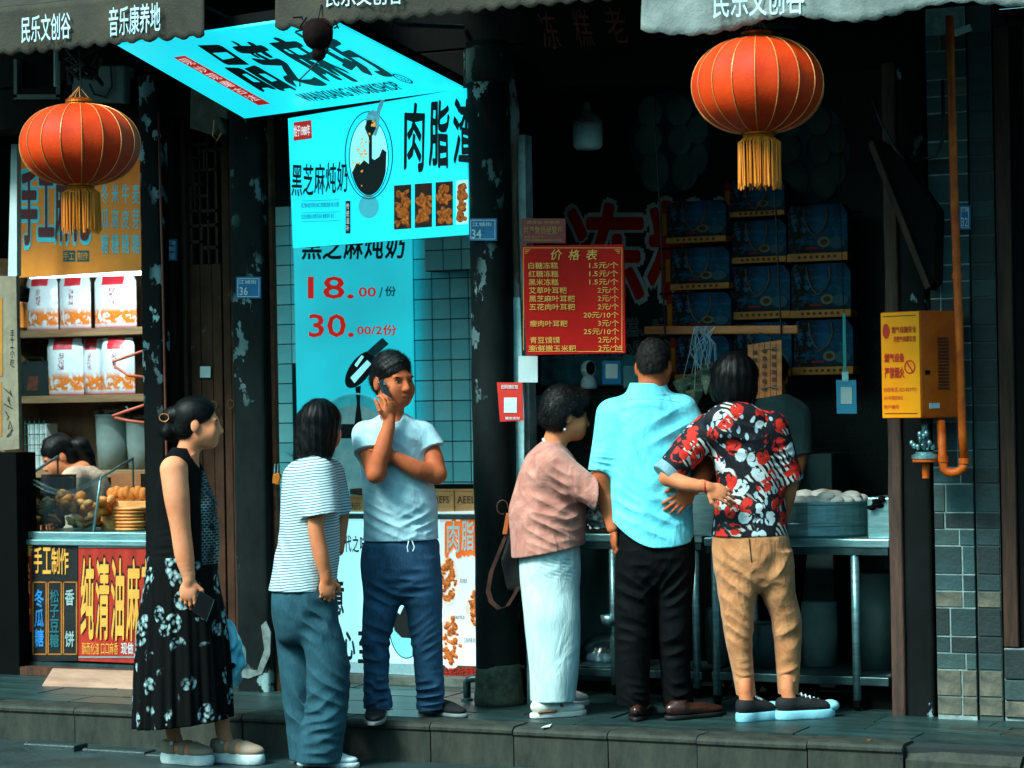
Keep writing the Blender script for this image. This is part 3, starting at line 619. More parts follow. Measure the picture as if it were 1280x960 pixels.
# ------------------------------------------------------------------ awnings
M_aw=mat('olive_canvas',S(66,62,50),.9,col2=S(40,39,33),scale=4,bump=.2,bscale=90,aniso=(1,1,1))
M_aww=mat('pale_canvas',S(140,150,146),.9,col2=S(88,98,96),scale=4,bump=.2,bscale=90)
M_awt=mat('pale_blue_lettering',S(190,222,232),.7,bump=0)
def awning(label,x0,x1,zb,zt,mt,texts,seed,ragged=.0):
    r=random.Random(seed); Y=-1.25; t=thing('shop_awning',label,'awning',((x0+x1)/2,Y,zb))
    N=int((x1-x0)/.02); K=8; b=MB(); vs=[];fs=[]
    f1,f2,f3=[r.uniform(0,6) for _ in range(3)]
    def wav(x,v): return (.012*math.sin(x*7+f1)+.008*math.sin(x*17+f2)+.02*ragged*math.sin(x*11+f3+v*2))*(1-v*.75)
    for i in range(N+1):
        x=x0+(x1-x0)*i/N; sc=abs(math.sin((x-x0)*math.pi/.085)); zz=zb+ (.022*(1-sc) if ragged==0 else .012*(1-sc)+.02*math.sin(x*9+f2)*ragged)
        for j in range(K+1):
            v=j/K; vs.append((x,Y+wav(x,v)-.01*(1-v),zz+(zt-zz)*v))
    for i in range(N):
        for j in range(K): fs.append((i*(K+1)+j,(i+1)*(K+1)+j,(i+1)*(K+1)+j+1,i*(K+1)+j+1))
    b.add(vs,fs); o=obj('valance',b,mt,t,smooth=True); s=o.modifiers.new('solid','SOLIDIFY'); s.thickness=.004; s.offset=1
    b=MB(); vs=[];fs=[]; K=10
    for i in range(N+1):
        x=x0+(x1-x0)*i/N
        for j in range(K+1):
            v=j/K; sag=-.03*math.sin(v*math.pi)*(1+.3*math.sin(x*5+f1)); vs.append((x,Y+wav(x,1)*(1-v)+v*1.5,zt+.004+v*.62+sag))
    for i in range(N):
        for j in range(K): fs.append((i*(K+1)+j,(i+1)*(K+1)+j,(i+1)*(K+1)+j+1,i*(K+1)+j+1))
    b.add(vs,fs); o=obj('canvas_top',b,mt,t,smooth=True); s=o.modifiers.new('solid','SOLIDIFY'); s.thickness=.004
    obj('front_rail',MB().tube([(x0,Y+.03,zt-.005),(x1,Y+.03,zt-.005)],.014,8),M_alum,t)
    for xx in (x0+.15,x1-.15): obj('folding_arm',MB().tube([(xx,Y+.04,zt-.03),(xx+.05,-.5,zt-.12),(xx,.3,zt-.02)],.012,6),M_steeld,t)
    mb=MB()
    for s_,bl,br,tl in texts: textq(mb,s_,bl,br,tl,.012,.03,(0,-1,0),.0)
    obj('lettering',mb,M_awt,t); return t
def tp(s,x0,y0,x1,y1,dy): return (s,P(x0,y1,-1.25),P(x1,y1+dy,-1.25),P(x0,y0,-1.25))
awning('olive canvas awning with scalloped hem above the sweets shop',-3.4,-.78,3.105,3.335,M_aw,[tp('民乐文创谷',32,22,93,55,-6),tp('音乐康养地',141,11,205,47,-7)],1)
awning('olive canvas awning with scalloped hem above the lit canopy sign',-.41,1.30,3.10,3.34,M_aw,[tp('民乐文创谷',412,-14,508,10,-4)],2)
awning('pale ragged canvas awning above the cake stall lantern',1.32,3.6,2.945,3.2,M_aww,[tp('民乐文创谷',895,-14,1008,24,-6)],3,ragged=1)
# ------------------------------------------------------------------ lanterns
M_lan=mat('red_lantern_silk',S(226,66,10),.6,col2=S(196,44,6),scale=5,bump=.06,bscale=60,spec=.2)
M_rib=mat('gold_wire',S(226,150,84),.4,metal=.3,var=.2)
M_brass=mat('gold_foil',S(214,132,44),.32,metal=.8,var=.3,scale=30)
M_tas=mat('gold_tassel',S(244,150,36),.7,col2=S(190,98,16),scale=90,bump=.3,aniso=(1,1,.05))
def lantern(label,c,rx,rz,loc_top,lean=0,seed=0):
    r=random.Random(seed); N=18; t=thing('paper_lantern',label,'lantern',(c[0],c[1],c[2]-rz-.25),'red lanterns hanging under the awnings')
    vs=[];fs=[];K=20; NN=N*8
    for j in range(K+1):
        th=math.radians(-78+156*j/K)
        for k in range(NN):
            a=2*math.pi*k/NN+.12; fl=1-.022*abs(math.sin((a-.12)*N/2))
            rr=rx*math.cos(th)**.82*fl; vs.append((c[0]+rr*math.cos(a),c[1]+rr*math.sin(a),c[2]+rz*math.sin(th)/math.sin(math.radians(78))))
    for j in range(K):
        for k in range(NN): fs.append((j*NN+k,j*NN+(k+1)%NN,(j+1)*NN+(k+1)%NN,(j+1)*NN+k))
    obj('silk_body',MB().add(vs,fs),M_lan,t,smooth=True)
    for k in range(N):
        a=2*math.pi*k/N+.12; pts=[]
        for j in range(0,K+1):
            th=math.radians(-78+156*j/K); rr=rx*math.cos(th)**.82*1.004+.001; pts.append((c[0]+rr*math.cos(a),c[1]+rr*math.sin(a),c[2]+rz*math.sin(th)/math.sin(math.radians(78))))
        obj('rib',MB().tube(pts,.0022,5),M_rib,t)
    for nm,z0,s in (('top_collar',rz,1),('bottom_collar',-rz,-1)):
        pr=[(.062,0),(.066,.006),(.062,.012),(.066,.018),(.061,.024),(.064,.03),(.05,.036)]
        pr=[(a,z0+s*(b-.006)) for a,b in pr]; obj(nm,MB().lathe(pr if s>0 else pr[::-1],c,24),M_brass,t,smooth=False)
    mb=MB()
    for k in range(110):
        a=r.uniform(0,6.28); rr=.088*math.sqrt(r.uniform(.6,1)); L=.19+r.uniform(-.018,.012); x,y=c[0]+rr*math.cos(a),c[1]+rr*math.sin(a)
        mb.tube([(c[0]+.06*math.cos(a),c[1]+.06*math.sin(a),c[2]-rz-.022),(x,y,c[2]-rz-.04),(x+r.uniform(-.004,.004),y+r.uniform(-.004,.004),c[2]-rz-.03-L)],.0028,4,False)
    obj('tassel',mb,M_tas,t)
    obj('hanging_wire',MB().tube([(c[0],c[1],c[2]+rz+.02),(c[0]+.01,c[1],c[2]+rz+.08),loc_top],.004,5),M_cable,t)
    mb=MB()
    for k in range(7): a=k*.9; mb.tube([(c[0]+.05*math.cos(a),c[1]+.05*math.sin(a),c[2]+rz+.03),(c[0],c[1],c[2]+rz+.085)],.0018,4,False)
    obj('wire_hook',mb,M_rib,t); return t
c=P(100,181,-1.1); lantern('red lantern with gold tassel in front of the orange sweets sign',c,.279,.185,(c[0],c[1],3.45),seed=1)
c=P(947,107,-1.1); lantern('red lantern with gold tassel hanging over the cake stall',c,.268,.192,(c[0],c[1],3.35),seed=2)
# a burnt-out small lantern in front of the canopy
c=P(398,44,-1.3); t=thing('small_lantern','small dark faded lantern hanging in front of the lit canopy','lantern',(c[0],c[1],c[2]-.12))
obj('faded_body',MB().lathe([(.03,-.06),(.05,-.045),(.064,-.02),(.067,.01),(.06,.04),(.044,.06),(.03,.07)],c,16,flute=.10,fn=5),mat('charred_cloth',S(34,14,11),.9,col2=S(8,6,6),scale=14,bump=.4,spec=.1),t,smooth=True)
obj('lower_bulb',MB().lathe([(.015,-.11),(.03,-.095),(.033,-.08),(.028,-.06)],c,12,flute=.1,fn=4),MATS['charred_cloth'],t,smooth=True)
obj('hanging_wire',MB().tube([(c[0],c[1],c[2]+.07),(c[0],c[1]+.03,3.2)],.004,5),M_cable,t)
e=P(375,108,-1.3); obj('loose_string',MB().tube([(c[0]+.08,c[1],c[2]+.06),(c[0]+.04,c[1],c[2]-.08),(e[0]+.0,e[1],e[2]+.03),e],.0035,5),M_cable,t)
mb=MB(); rr=random.Random(9)
for i in range(14):
    a=Vector(c)+Vector((rr.uniform(-.08,.1),rr.uniform(-.03,.03),rr.uniform(.03,.09))); mb.tube([a,a+Vector((rr.uniform(-.06,.06),0,rr.uniform(-.04,.03)))],.004,4)
obj('torn_scraps',mb,MATS['charred_cloth'],t)
# faint lettering on the soffit board
t=thing('soffit_board','dark board with faint red writing under the eave of the cake stall','sign',P(740,60,.1)); obj('board_panel',board([(655,70),(800,58),(806,-6),(655,4)],.1,.02),M_black,t)
mb=MB()
for i,ch in enumerate('冻糕老'): textp(mb,ch,672+i*42,14-i*3,702+i*42,62-i*4,.1,.0,.004,shear=-.5)
obj('lettering',mb,mat('faded_red_paint',S(96,30,20),.7,bump=0),t)
# ================================================================== sweets shop on the left
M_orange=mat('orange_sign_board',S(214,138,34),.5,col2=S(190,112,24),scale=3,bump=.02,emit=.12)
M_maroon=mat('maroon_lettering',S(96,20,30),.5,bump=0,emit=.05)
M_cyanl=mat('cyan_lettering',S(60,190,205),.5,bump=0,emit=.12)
M_shelf=mat('pale_plywood',S(150,120,84),.65,col2=S(112,86,58),scale=6,bump=.15,aniso=(.4,4,4))
M_shelfd=mat('brown_plywood',S(120,88,58),.7,col2=S(84,60,40),scale=5,bump=.1,aniso=(3,3,.5))
OY=.85
t=thing('shop_sign','orange hanging sign of the sweets shop behind the lantern','sign',P(96,340,OY))
obj('sign_panel',board([(22,347),(178,337),(176,178),(22,184)],OY,.05),M_orange,t)
mb=MB(); mo=MB()
for i,(ch,x0,x1,y0,y1) in enumerate((('手',27,47,212,304),('工',49,68,222,294),('麻',70,88,222,300),('花',90,112,222,300))):
    textp(mo,ch,x0-1.5,y0-2,x1+1.5,y1+2,OY,.085,.003); textp(mb,ch,x0,y0,x1,y1,OY,.035,.006)
obj('lettering_outline',mo,M_cyanl,t); obj('lettering',mb,M_maroon,t)
mb=MB()
for i,s in enumerate(('冬瓜糖','米高糖','牛皮糖','麦芽糖')):
    for j,ch in enumerate(s): textp(mb,ch,127+i*13,230+j*31,136+i*13,255+j*31,OY,.01,.003)
obj('side_lettering',mb,M_cyanl,t)
for i,ch in enumerate(('手工','制作')):
    x=79+i*17.5; mb=MB(); polyp(mb,rect(x,313,x+15,327),OY-.002); o=obj('green_tablet',mb,mat('dark_green_print',S(24,84,80),.5,bump=0),t); mb=MB(); textp(mb,ch,x+1,315,x+14,325,OY,.0,.004); obj('tablet_lettering',mb,M_gold,o,origin=ORG[t.name])
# shelf unit
SY=1.75
t=thing('shelf_unit','plywood shelf unit stacked with snack bags in the sweets shop','shelf',(P(96,600,SY)[0],SY+.2,0))
xa,xb=P(4,450,SY)[0],P(205,450,SY)[0]
obj('back_panel',MB().box(xa,xb,SY+.36,SY+.38,.2,2.35),M_shelfd,t)
def zz(px,py,Y): return P(px,py,Y)[2]
shz=[]
for y in (411,494,588): z_=zz(96,y,SY); shz.append(z_); obj('shelf_board',MB().box(xa,xb,SY,SY+.36,z_-.045,z_),M_shelf,t,bevel=.003)
obj('side_post',MB().box(xa-.03,xa,SY,SY+.38,0,2.4),M_shelf,t); obj('side_post',MB().box(xb,xb+.03,SY,SY+.38,0,2.4),M_shelf,t)
t=thing('strip_light','white strip light glowing above the snack bags','light',P(96,345,1.2))
obj('lamp_tube',MB().tube([P(38,346,1.2),P(185,341,1.2)],.012,10),lightmat('white_tube_light',(.75,.97,1.0),3.0),t); obj('lamp_holder',MB().tube([P(34,344.5,1.22),P(38,344.5,1.22)],.014,8),M_white,t)
a=bpy.data.lights.new('strip_lamp','AREA'); a.shape='RECTANGLE'; a.size=.75; a.size_y=.03; a.energy=6.0; a.color=(.8,.97,1)
ao=bpy.data.objects.new('strip_lamp',a); COL.objects.link(ao); ao.parent=t; ao.location=Vector(P(105,347,1.2))-ORG[t.name]+Vector((0,.0,-.02)); ao.rotation_euler=(math.radians(52),0,0)
def bagmat():
    m,k=newmat('printed_snack_bag',.25,.5); k.b.inputs['Coat Weight'].default_value=.3
    s=k.node('ShaderNodeSeparateXYZ'); k.put(k.tc.outputs['Generated'],s.inputs[0]); z=s.outputs[2]; x=s.outputs[0]
    base=k.ramp(z,[(0,S(190,40,50)),(.07,S(225,235,245)),(.5,S(232,244,250)),(1,S(225,240,248))])
    n=k.noise(k.map((1,1,1),src=k.tc.outputs['Generated']),7,3)
    bis=k.math('MULTIPLY',k.ramp(z,[(.05,(0,0,0)),(.1,(1,1,1)),(.3,(1,1,1)),(.42,(0,0,0))]),k.ramp(n.outputs['Fac'],[(.42,(0,0,0)),(.47,(1,1,1))]))
    c=k.mix(bis,base,S(240,130,30))
    red=k.math('MULTIPLY',k.ramp(z,[(.78,(0,0,0)),(.8,(1,1,1)),(.97,(1,1,1)),(1,(0,0,0))],'CONSTANT'),k.ramp(x,[(.22,(0,0,0)),(.24,(1,1,1)),(.76,(0,0,0))],'CONSTANT'))
    c=k.mix(red,c,S(222,50,64)); 
    br=k.node('ShaderNodeTexChecker'); br.inputs[3].default_value=18; k.put(k.tc.outputs['Generated'],br.inputs[0])
    tx=k.math('MULTIPLY',k.math('MULTIPLY',k.ramp(z,[(.42,(0,0,0)),(.44,(1,1,1)),(.74,(0,0,0))],'CONSTANT'),k.ramp(x,[(.42,(0,0,0)),(.43,(1,1,1)),(.58,(0,0,0))],'CONSTANT')),k.ramp(k.noise(k.map((1,1,1),src=k.tc.outputs['Generated']),34,1).outputs['Fac'],[(.5,(0,0,0)),(.52,(1,1,1))]))
    c=k.mix(tx,c,S(150,30,60)); k.put(c,k.b.inputs['Base Color']); k.bump(k.noise(k.map(),14,3).outputs['Fac'],.5,.01); return m
M_bag=bagmat()
def pillowbag(x0,x1,z0,z1,Y,depth,seed):
    r=random.Random(seed); b=MB(); vs=[];fs=[]; U,V=10,14
    for s in (-1,1):
        for i in range(U+1):
            for j in range(V+1):
                u,v=i/U,j/V; e=(math.sin(math.pi*min(1,max(0,u)))**.6)*(math.sin(math.pi*min(1,v*.92+.04))**.5); pin=1-.10*math.sin(math.pi*v)*0-.08*(v>.9)
                vs.append((x0+(x1-x0)*(.5+(u-.5)*pin),Y+s*depth*e*(1+.15*r.uniform(-1,1)*(0<u<1)),z0+(z1-z0)*v))
    n=(U+1)*(V+1)
    for i in range(U):
        for j in range(V):
            a=i*(V+1)+j; q=(a,a+V+1,a+V+2,a+1); fs.append(q); fs.append(tuple(n+k for k in reversed(q)))
    return b.add(vs,fs)
for i,(px0,px1,py0,py1,tilt,lab) in enumerate(((34,73,345,410,0,'white snack bag on the top shelf next to the hanging tin'),(75,114,345,409,0,'white snack bag in the middle of the top shelf under the strip light'),(119,171,344,408,0,'white snack bag on the top shelf nearest the flecked pillar'),(60,105,424,493,0,'white snack bag beside the dark box on the second shelf'),(104,131,424,492,0,'white snack bag half hidden in the second shelf row'),(128,169,423,492,0,'white snack bag on the second shelf behind the orange cable'))):
    Y=1.87-(.04 if i==5 else 0)+(.05 if i==4 else 0); z0=shz[0 if i<3 else 1]+.002; o=obj('snack_bag',pillowbag(P(px0,py1,Y)[0],P(px1,py1,Y)[0],z0,zz(px0,py0,Y),Y,.05,i),M_bag,smooth=True)
    tag(o,lab,'snack bag','white snack bags on the plywood shelves')
Y=1.85; t=thing('gift_box','dark green printed box on the second shelf','box',(P(40,490,Y)[0],Y,shz[1])); obj('box_body',MB().box(P(22,490,Y)[0],P(60,490,Y)[0],Y,Y+.2,shz[1]+.001,zz(40,452,Y)),mat('dark_green_card',S(16,36,34),.4,var=.3),t,bevel=.003); obj('printed_flower',MB().prism([P(x,y,Y-.001) for x,y in ((36,470),(48,470),(48,488),(34,488))],(0,-.002,0)),mat('rust_print',S(120,54,30),.5,col2=S(40,30,24),scale=30,bump=0),t); obj('handle',MB().tube([P(30,455,Y-.01),P(34,447,Y-.01),P(52,447,Y-.01),P(56,455,Y-.01)],.004,5),M_cable,t)
# third shelf things
M_gbasket=mat('green_plastic',S(30,100,90),.4)
Y=1.84; t=thing('wire_basket','green lattice basket with white packs on the lower shelf','basket',(P(44,570,Y)[0],Y,shz[2]))
obj('white_pack',MB().box(P(32,560,Y)[0],P(56,560,Y)[0],Y+.02,Y+.14,shz[2]+.002,zz(44,530,Y)),M_white,t,bevel=.008)
for i in range(5): obj('lattice_bar',MB().tube([P(32+i*6,586,Y),P(31+i*6,525,Y)],.003,4),M_gbasket,t)
for i in range(4): obj('lattice_bar',MB().tube([P(31,530+i*13,Y-.004),P(57,530+i*13,Y-.004)],.003,4),M_gbasket,t)
M_clear=glassmat('clear_plastic',(.94,.99,.99),.15,.13)
M_milk=mat('milky_tub',S(140,160,156),.35,var=.2,scale=5)
for i,(a,b_,c,d,lab) in enumerate(((112,148,520,586,'milky plastic tub with a bag in it on the lower shelf'),(150,185,528,586,'lower pale tub against the flecked pillar on the shelf'))):
    Y=1.86; t=thing('plastic_tub',lab,'tub',(P((a+b_)/2,586,Y)[0],Y+.1,shz[2])); w=(P(b_,586,Y)[0]-P(a,586,Y)[0])/2; h=zz(a,c,Y)-shz[2]
    obj('tub_body',MB().lathe([(w*.86,.002),(w*.95,h*.5),(w,h),(w*1.05,h+.008),(w*.96,h+.008),(w*.9,h-.02)],(P((a+b_)/2,586,Y)[0],Y+.1,shz[2]),20,cap=True),M_milk,t,smooth=True)
    obj('plastic_liner',MB().lathe([(w*.8,h),(w*1.1,h+.03),(w*.9,h+.06),(w*.6,h+.045)],(P((a+b_)/2,586,Y)[0],Y+.1,shz[2]),14,flute=.12,fn=5),M_clear,t)
for i,ys in enumerate(((437,446,458,472),(505,514,522,529))):
    Y=1.3; p=[P(185,ys[0],Y),P(158,ys[1],Y),P(141,ys[1]+6,Y),P(144,ys[2],Y),P(160,ys[3]-3,Y),P(185,ys[3],Y)]
    tag(obj('orange_cable',MB().tube(p,.009,6),mat('orange_cord',S(214,108,80),.5,var=.2),smooth=True),('upper loop of orange cord beside the flecked pillar','lower loop of orange cord beside the flecked pillar')[i],'cord')
# hanging tin
c=P(28,366,1.0); t=thing('hanging_tin','dark tin lamp hanging on a wire at the edge of the sweets shop','lamp',(c[0],c[1],c[2]-.05)); R_t=Matrix.Rotation(.35,3,'Y')
mb=MB().lathe([(.0,-.045),(.045,-.045),(.048,-.04),(.036,.035),(.0,.04)],(0,0,0),16); mb.v=[R_t@Vector(v)+Vector(c) for v in mb.v]; obj('tin_shade',mb,M_black,t,smooth=False)
obj('hanging_wire',MB().tube([Vector(c)+Vector((0,0,.03)),P(26,342,1.0)],.002,4),M_cable,t)
tag(obj('orange_packet',MB().prism([P(x,y,1.05) for x,y in ((18,410),(30,410),(29,378),(17,376))],(0,.04,0)),mat('orange_foil',S(210,120,30),.4,var=.3,scale=12),bevel=.006),'orange packet hung below the dark tin','packet')
# left edge of the shop
PXL=.55
t=thing('notice_panel','pale scribbled panel with yellow papers at the edge of the sweets shop','panel',(P(6,565,PXL)[0],PXL,P(6,565,PXL)[2])); 
obj('panel_sheet',board([(-30,566),(24,561),(20,345),(-30,345)],PXL,.03),mat('stained_cream_board',S(150,140,116),.8,col2=S(110,104,88),scale=6,bump=.1),t)
obj('yellow_paper',board(rect(-20,372,3,470),PXL-.003,.002),mat('yellow_paper',S(176,120,40),.7),t); obj('yellow_paper',board(rect(-20,478,2,545),PXL-.003,.002),MATS['yellow_paper'],t)
mb=MB()
for i,ch in enumerate('手工小吃'): textp(mb,ch,13,412+i*12,18,423+i*12,PXL,0,.003)
obj('handwriting',mb,M_ink,t)
mb=MB(); rr=random.Random(2)
for i in range(6):
    a=[P(4+rr.uniform(0,12),490+i*10+rr.uniform(-6,6),PXL-.004) for _ in range(4)]; mb.tube(a,.0022,4)
obj('scribble',mb,M_ink,t)
wallpart('shop_post','pale post strip above the scribbled panel',MB().prism([P(x,y,PXL) for x,y in ((10,345),(21,345),(21,180),(14,180))],(0,.04,0)),M_paper,'post')
wallpart('wooden_pillar','black pillar stump under the scribbled panel',MB().box(P(-20,700,.5)[0],P(22,700,.5)[0],.5,.68,0,P(6,566,.5)[2]),M_black,'pillar')
# counter of the sweets shop
KY=.60
t=thing('sweets_counter','sweets counter with black and red painted panels','counter',(P(100,840,KY)[0],KY+.2,0))
zb=zz(100,829,KY); ztop=zz(100,668,KY); xa,xb=P(23,750,KY)[0],P(215,750,KY)[0]
obj('cabinet_body',MB().box(xa,xb,KY+.012,KY+.6,zb,ztop-.06),M_dwall,t)
obj('steel_top',MB().box(xa,xb,KY-.02,KY+.6,ztop-.06,ztop-.03),M_steel,t,bevel=.004); obj('steel_tray',MB().box(xa+.05,xb,KY+.0,KY+.5,ztop-.029,ztop+.012),M_steel,t,bevel=.004)
obj('bottom_rail',MB().box(xa+.06,xb,KY-.012,KY+.02,zb-.03,zb),M_steeld,t)
for fx in (xa+.1,xb-.1):
    for fy in (KY+.08,KY+.5): obj('leg',MB().box(fx-.02,fx+.02,fy-.02,fy+.02,0,zb),M_black,t)
red=mat('red_paint_board',S(186,48,28),.5,col2=S(150,30,20),scale=5,bump=.05,aniso=(3,1,.4)); blk=mat('black_board',S(14,20,20),.5,var=.4)
o=obj('red_side_panel',board([(23,790),(40,790),(40,672),(23,672)],KY,.01),red,t); mb=MB(); textp(mb,'糕',25,705,38,742,KY,.03,.003); textp(mb,'香',27,678,41,695,KY,.03,.003); textp(mb,'老味',25,760,40,768,KY,.0,.003); obj('lettering',mb,M_gold,o,origin=ORG[t.name])
o=obj('black_panel',board([(40,827),(97,826),(97,676),(40,675)],KY,.01),blk,t); mb=MB()
for i,ch in enumerate('手工制作'): textp(mb,ch,43+i*11,684+i*.6,53+i*11,716+i*.6,KY,.02,.003)
obj('lettering',mb,M_gold,o,origin=ORG[t.name])
frm=mat('gold_frame',S(176,110,40),.5)
for i,(s,mm) in enumerate((('冬瓜糖',mat('blue_lettering',S(40,130,200),.5,bump=0)),('松子豆糖',mat('teal_lettering',S(30,100,110),.5,bump=0)),('香饼',mat('grey_lettering',S(150,180,180),.5,bump=0)))):
    x=40+i*19; mb=MB()
    for aa in ((x+.5,727,x+18,728.5),(x+.5,817,x+18,818.5),(x+.5,727,x+2,818),(x+17,727,x+18.5,818)): polyp(mb,rect(*aa),KY-.003)
    f=obj('gold_frame',mb,frm,o,origin=ORG[t.name]); mb=MB(); n_=len(s)
    for j,ch in enumerate(s):
        h=74/n_ if n_>2 else 22; y=737+j*(74/n_ if n_>2 else 52); textp(mb,ch,x+4,y,x+15,y+h*.88,KY,.03,.003)
    obj('frame_lettering',mb,mm,o,origin=ORG[t.name])
o=obj('red_panel',board([(98,826),(215,831),(215,680),(98,680)],KY-.002,.01),red,t); mb=MB(); mo=MB()
for i,ch in enumerate('纯清油麻花'): textp(mo,ch,101+i*19,696+i*.4,117+i*19,794+i*.8,KY-.002,.04,.004,shear=.05); textp(mb,ch,102+i*19,699+i*.4,118+i*19,797+i*.8,KY-.002,.03,.006,shear=.05)
obj('lettering_shadow',mo,M_ink,o,origin=ORG[t.name]); obj('lettering',mb,M_gold,o,origin=ORG[t.name])
mb=MB(); textp(mb,'酥而化渣 口口麻香',103,803,148,818,KY-.002,.0,.004); obj('small_lettering',mb,M_gold,o,origin=ORG[t.name]); mb=MB(); textp(mb,'现做 现卖',152,803,185,818,KY-.002,.0,.004); obj('small_lettering',mb,M_whitel,o,origin=ORG[t.name])
mb=MB(); 
for yy in (682.5,820.5): polyp(mb,rect(98,yy,215,yy+2),KY-.006)
obj('trim_line',mb,M_alum,o,origin=ORG[t.name])
o=obj('ramp_board',MB().prism([G(52,858),G(175,862),Vector(G(175,862))+Vector((0,.1,.085)),Vector(G(52,858))+Vector((0,.1,.085))],(0,.02,-.005)),mat('pink_plank',S(178,140,118),.7,col2=S(140,104,84),scale=5,bump=.15,aniso=(.5,3,3))); tag(o,'pale pinkish threshold plank leaning before the sweets counter','plank')
tag(obj('floor_beam',MB().box(P(25,840,.5)[0],P(200,840,.5)[0],.5,.58,0,.045),M_woodr),'low brown beam on the ground under the sweets counter','beam')
# glass case
t=thing('glass_case','open glass pastry case with steel frame on the sweets counter','display case',(P(80,668,KY)[0],KY+.2,ztop))
fr=[]
for a,b_,c in (((34,662),(33,596),(72,571)),((117,668),(126,597),(166,573)),):
    p0,p1=P(*a,KY+.02),P(*b_,KY+.02); p2=P(*c,KY+.36); fr.append((p0,p1,p2)); obj('frame_tube',MB().tube([(p0[0],p0[1],ztop+.01),p1,Vector(p1)+(Vector(p2)-Vector(p1))*.05,p2],.008,7),M_steel,t,smooth=True)
    obj('rear_post',MB().tube([p2,(p2[0],p2[1],ztop+.012)],.006,6),M_steeld,t)
(a0,a1,a2),(b0,b1,b2)=fr; M_glass=glassmat('case_glass',(.86,.98,.98),.03,.14)
mb=MB().prism([Vector(a0)+Vector((0,0,.02)),Vector(b0)+Vector((0,0,.02)),b1,a1],(0,.004,0)); obj('front_pane',mb,M_glass,t)
mb=MB(); N=12
pts=[Vector(a1)*(1-i/N)+Vector(b1)*(i/N)+Vector((0,-.008,-.085*math.sin(math.pi*i/N))) for i in range(N+1)]
mb.ribbon(pts,Vector((0,0,.012)),Vector((0,.002,0))); obj('draped_film_edge',mb,glassmat('film_plastic',(.85,.97,.97),.15,.35),t)
# pastries
M_past=mat('golden_pastry',S(240,156,66),.6,col2=S(196,100,30),scale=14,bump=.25,bscale=60)
M_past2=mat('pale_pastry',S(244,190,120),.6,col2=S(214,136,66),scale=16,bump=.25,bscale=60)
rr=random.Random(12)
for i in range(7):
    c=P(162,656-i*5,KY+.18); mb=MB().lathe([(.0,-.009),(.08,-.009),(.094,-.003),(.094,.003),(.08,.009),(.0,.009)],(c[0]+rr.uniform(-.008,.008),c[1],ztop+.022+i*.0188),18,sy=.8,flute=.03,fn=7)
    tag(obj('flat_cake',mb,M_past if i%2 else M_past2,smooth=True),'round flat golden cake in the stack beside the flecked pillar','cake','stacked flat cakes')
for i in range(7):
    c=P(140+i*6.6,617-(i%2)*2,KY+.25); tag(obj('bun_cake',MB().ell((c[0],c[1],c[2]),.03,.03,.036,10,7),M_past,smooth=True),'small golden bun in the row above the flat cakes','cake','row of golden buns')
tag(obj('cake_box',MB().box(P(136,640,KY+.3)[0],P(200,640,KY+.3)[0],KY+.22,KY+.34,ztop+.012,P(140,626,KY+.24)[2]),M_past2,bevel=.005),'pale box carrying the row of golden buns','box')
for i,(px,py,sx,sz) in enumerate(((60,634,.085,.055),(84,624,.09,.075),(106,636,.075,.06),(124,636,.06,.06),(134,628,.05,.06),(66,650,.09,.035),(98,652,.09,.035),(120,653,.06,.03),(46,648,.05,.04))):
    c=P(px,py,KY+.17+.03*(i%3)); mb=MB()
    for j in range(9): mb.ell(Vector(c)+Vector((rr.uniform(-sx,sx)*.7,rr.uniform(-.05,.05),rr.uniform(-sz,sz)*.6)),sx*.42,.03,sz*.4,8,6,Matrix.Rotation(rr.uniform(-1,1),3,'Y'))
    o=obj('bagged_pastry',mb,M_past2 if i%2==0 else M_past,smooth=True); o['kind']='stuff'; tag(o,'heap of loose golden pastries inside the glass case','pastry','pastry heaps in the glass case')
c=P(58,634,KY+.1); mb=MB().ell(c,.07,.05,.04,16,10); mb.v=[Vector(v)+Vector((rr.uniform(-.008,.008),rr.uniform(-.008,.008),rr.uniform(-.008,.008))) for v in mb.v]; tag(obj('plastic_bag',mb,M_clear),'crumpled clear bag over pastries near the case corner','plastic bag')
tag(obj('brown_tray',MB().obox(P(73,605,KY+.32),(.115,0,0),(0,.012,0),(0,.004,.055)),M_woodr,bevel=.003),'dark brown upright tray behind the glass pane','tray')
tag(obj('cardboard_box',MB().box(P(145,600,KY+.5)[0],P(182,600,KY+.5)[0],KY+.45,KY+.6,ztop+.012,P(160,592,KY+.5)[2]),mat('brown_cardboard',S(150,96,56),.8)),'brown cardboard box behind the row of golden buns','box')
# boxes and wires high up on the left
t=thing('electric_box','grey electric box behind the left lantern','box',P(122,128,.2)); obj('box_body',board(rect(90,82,155,128),.2,.1),mat('grey_box_paint',S(120,136,130),.6,var=.2),t,bevel=.006); obj('cable',MB().tube([P(138,80,.19),P(140,108,.19),P(132,122,.19),P(118,118,.19),P(112,105,.15)],.006,6),M_cable,t)
t=thing('wall_fan_unit','dim grey frame of an old wall unit under the awning','wall unit',P(46,122,.25))
for aa in ((17,74,21,122),(70,76,75,122),(17,118,75,124)): obj('frame_bar',board(rect(*aa),.25,.06),mat('dim_grey_paint',S(90,98,90),.7),t)
obj('dark_core',board(rect(21,74,70,118),.3,.04),M_black,t)
tag(obj('white_stick',MB().tube([P(70,108,.1),P(70,64,.1)],.012,8),M_white),'short white tube hanging above the left lantern','tube')
t=thing('cable_bundle','tangled black cable bundle above the left lantern','cables',P(104,125,-.3)); rr=random.Random(31); mb=MB()
for i in range(9):
    a=[P(82+rr.uniform(0,44),62+rr.uniform(-4,6),-.3)]+[P(104+rr.uniform(-24,24),78+k*12+rr.uniform(-6,6),-.3+rr.uniform(-.05,.05)) for k in range(3)]; mb.tube(a,.012,6)
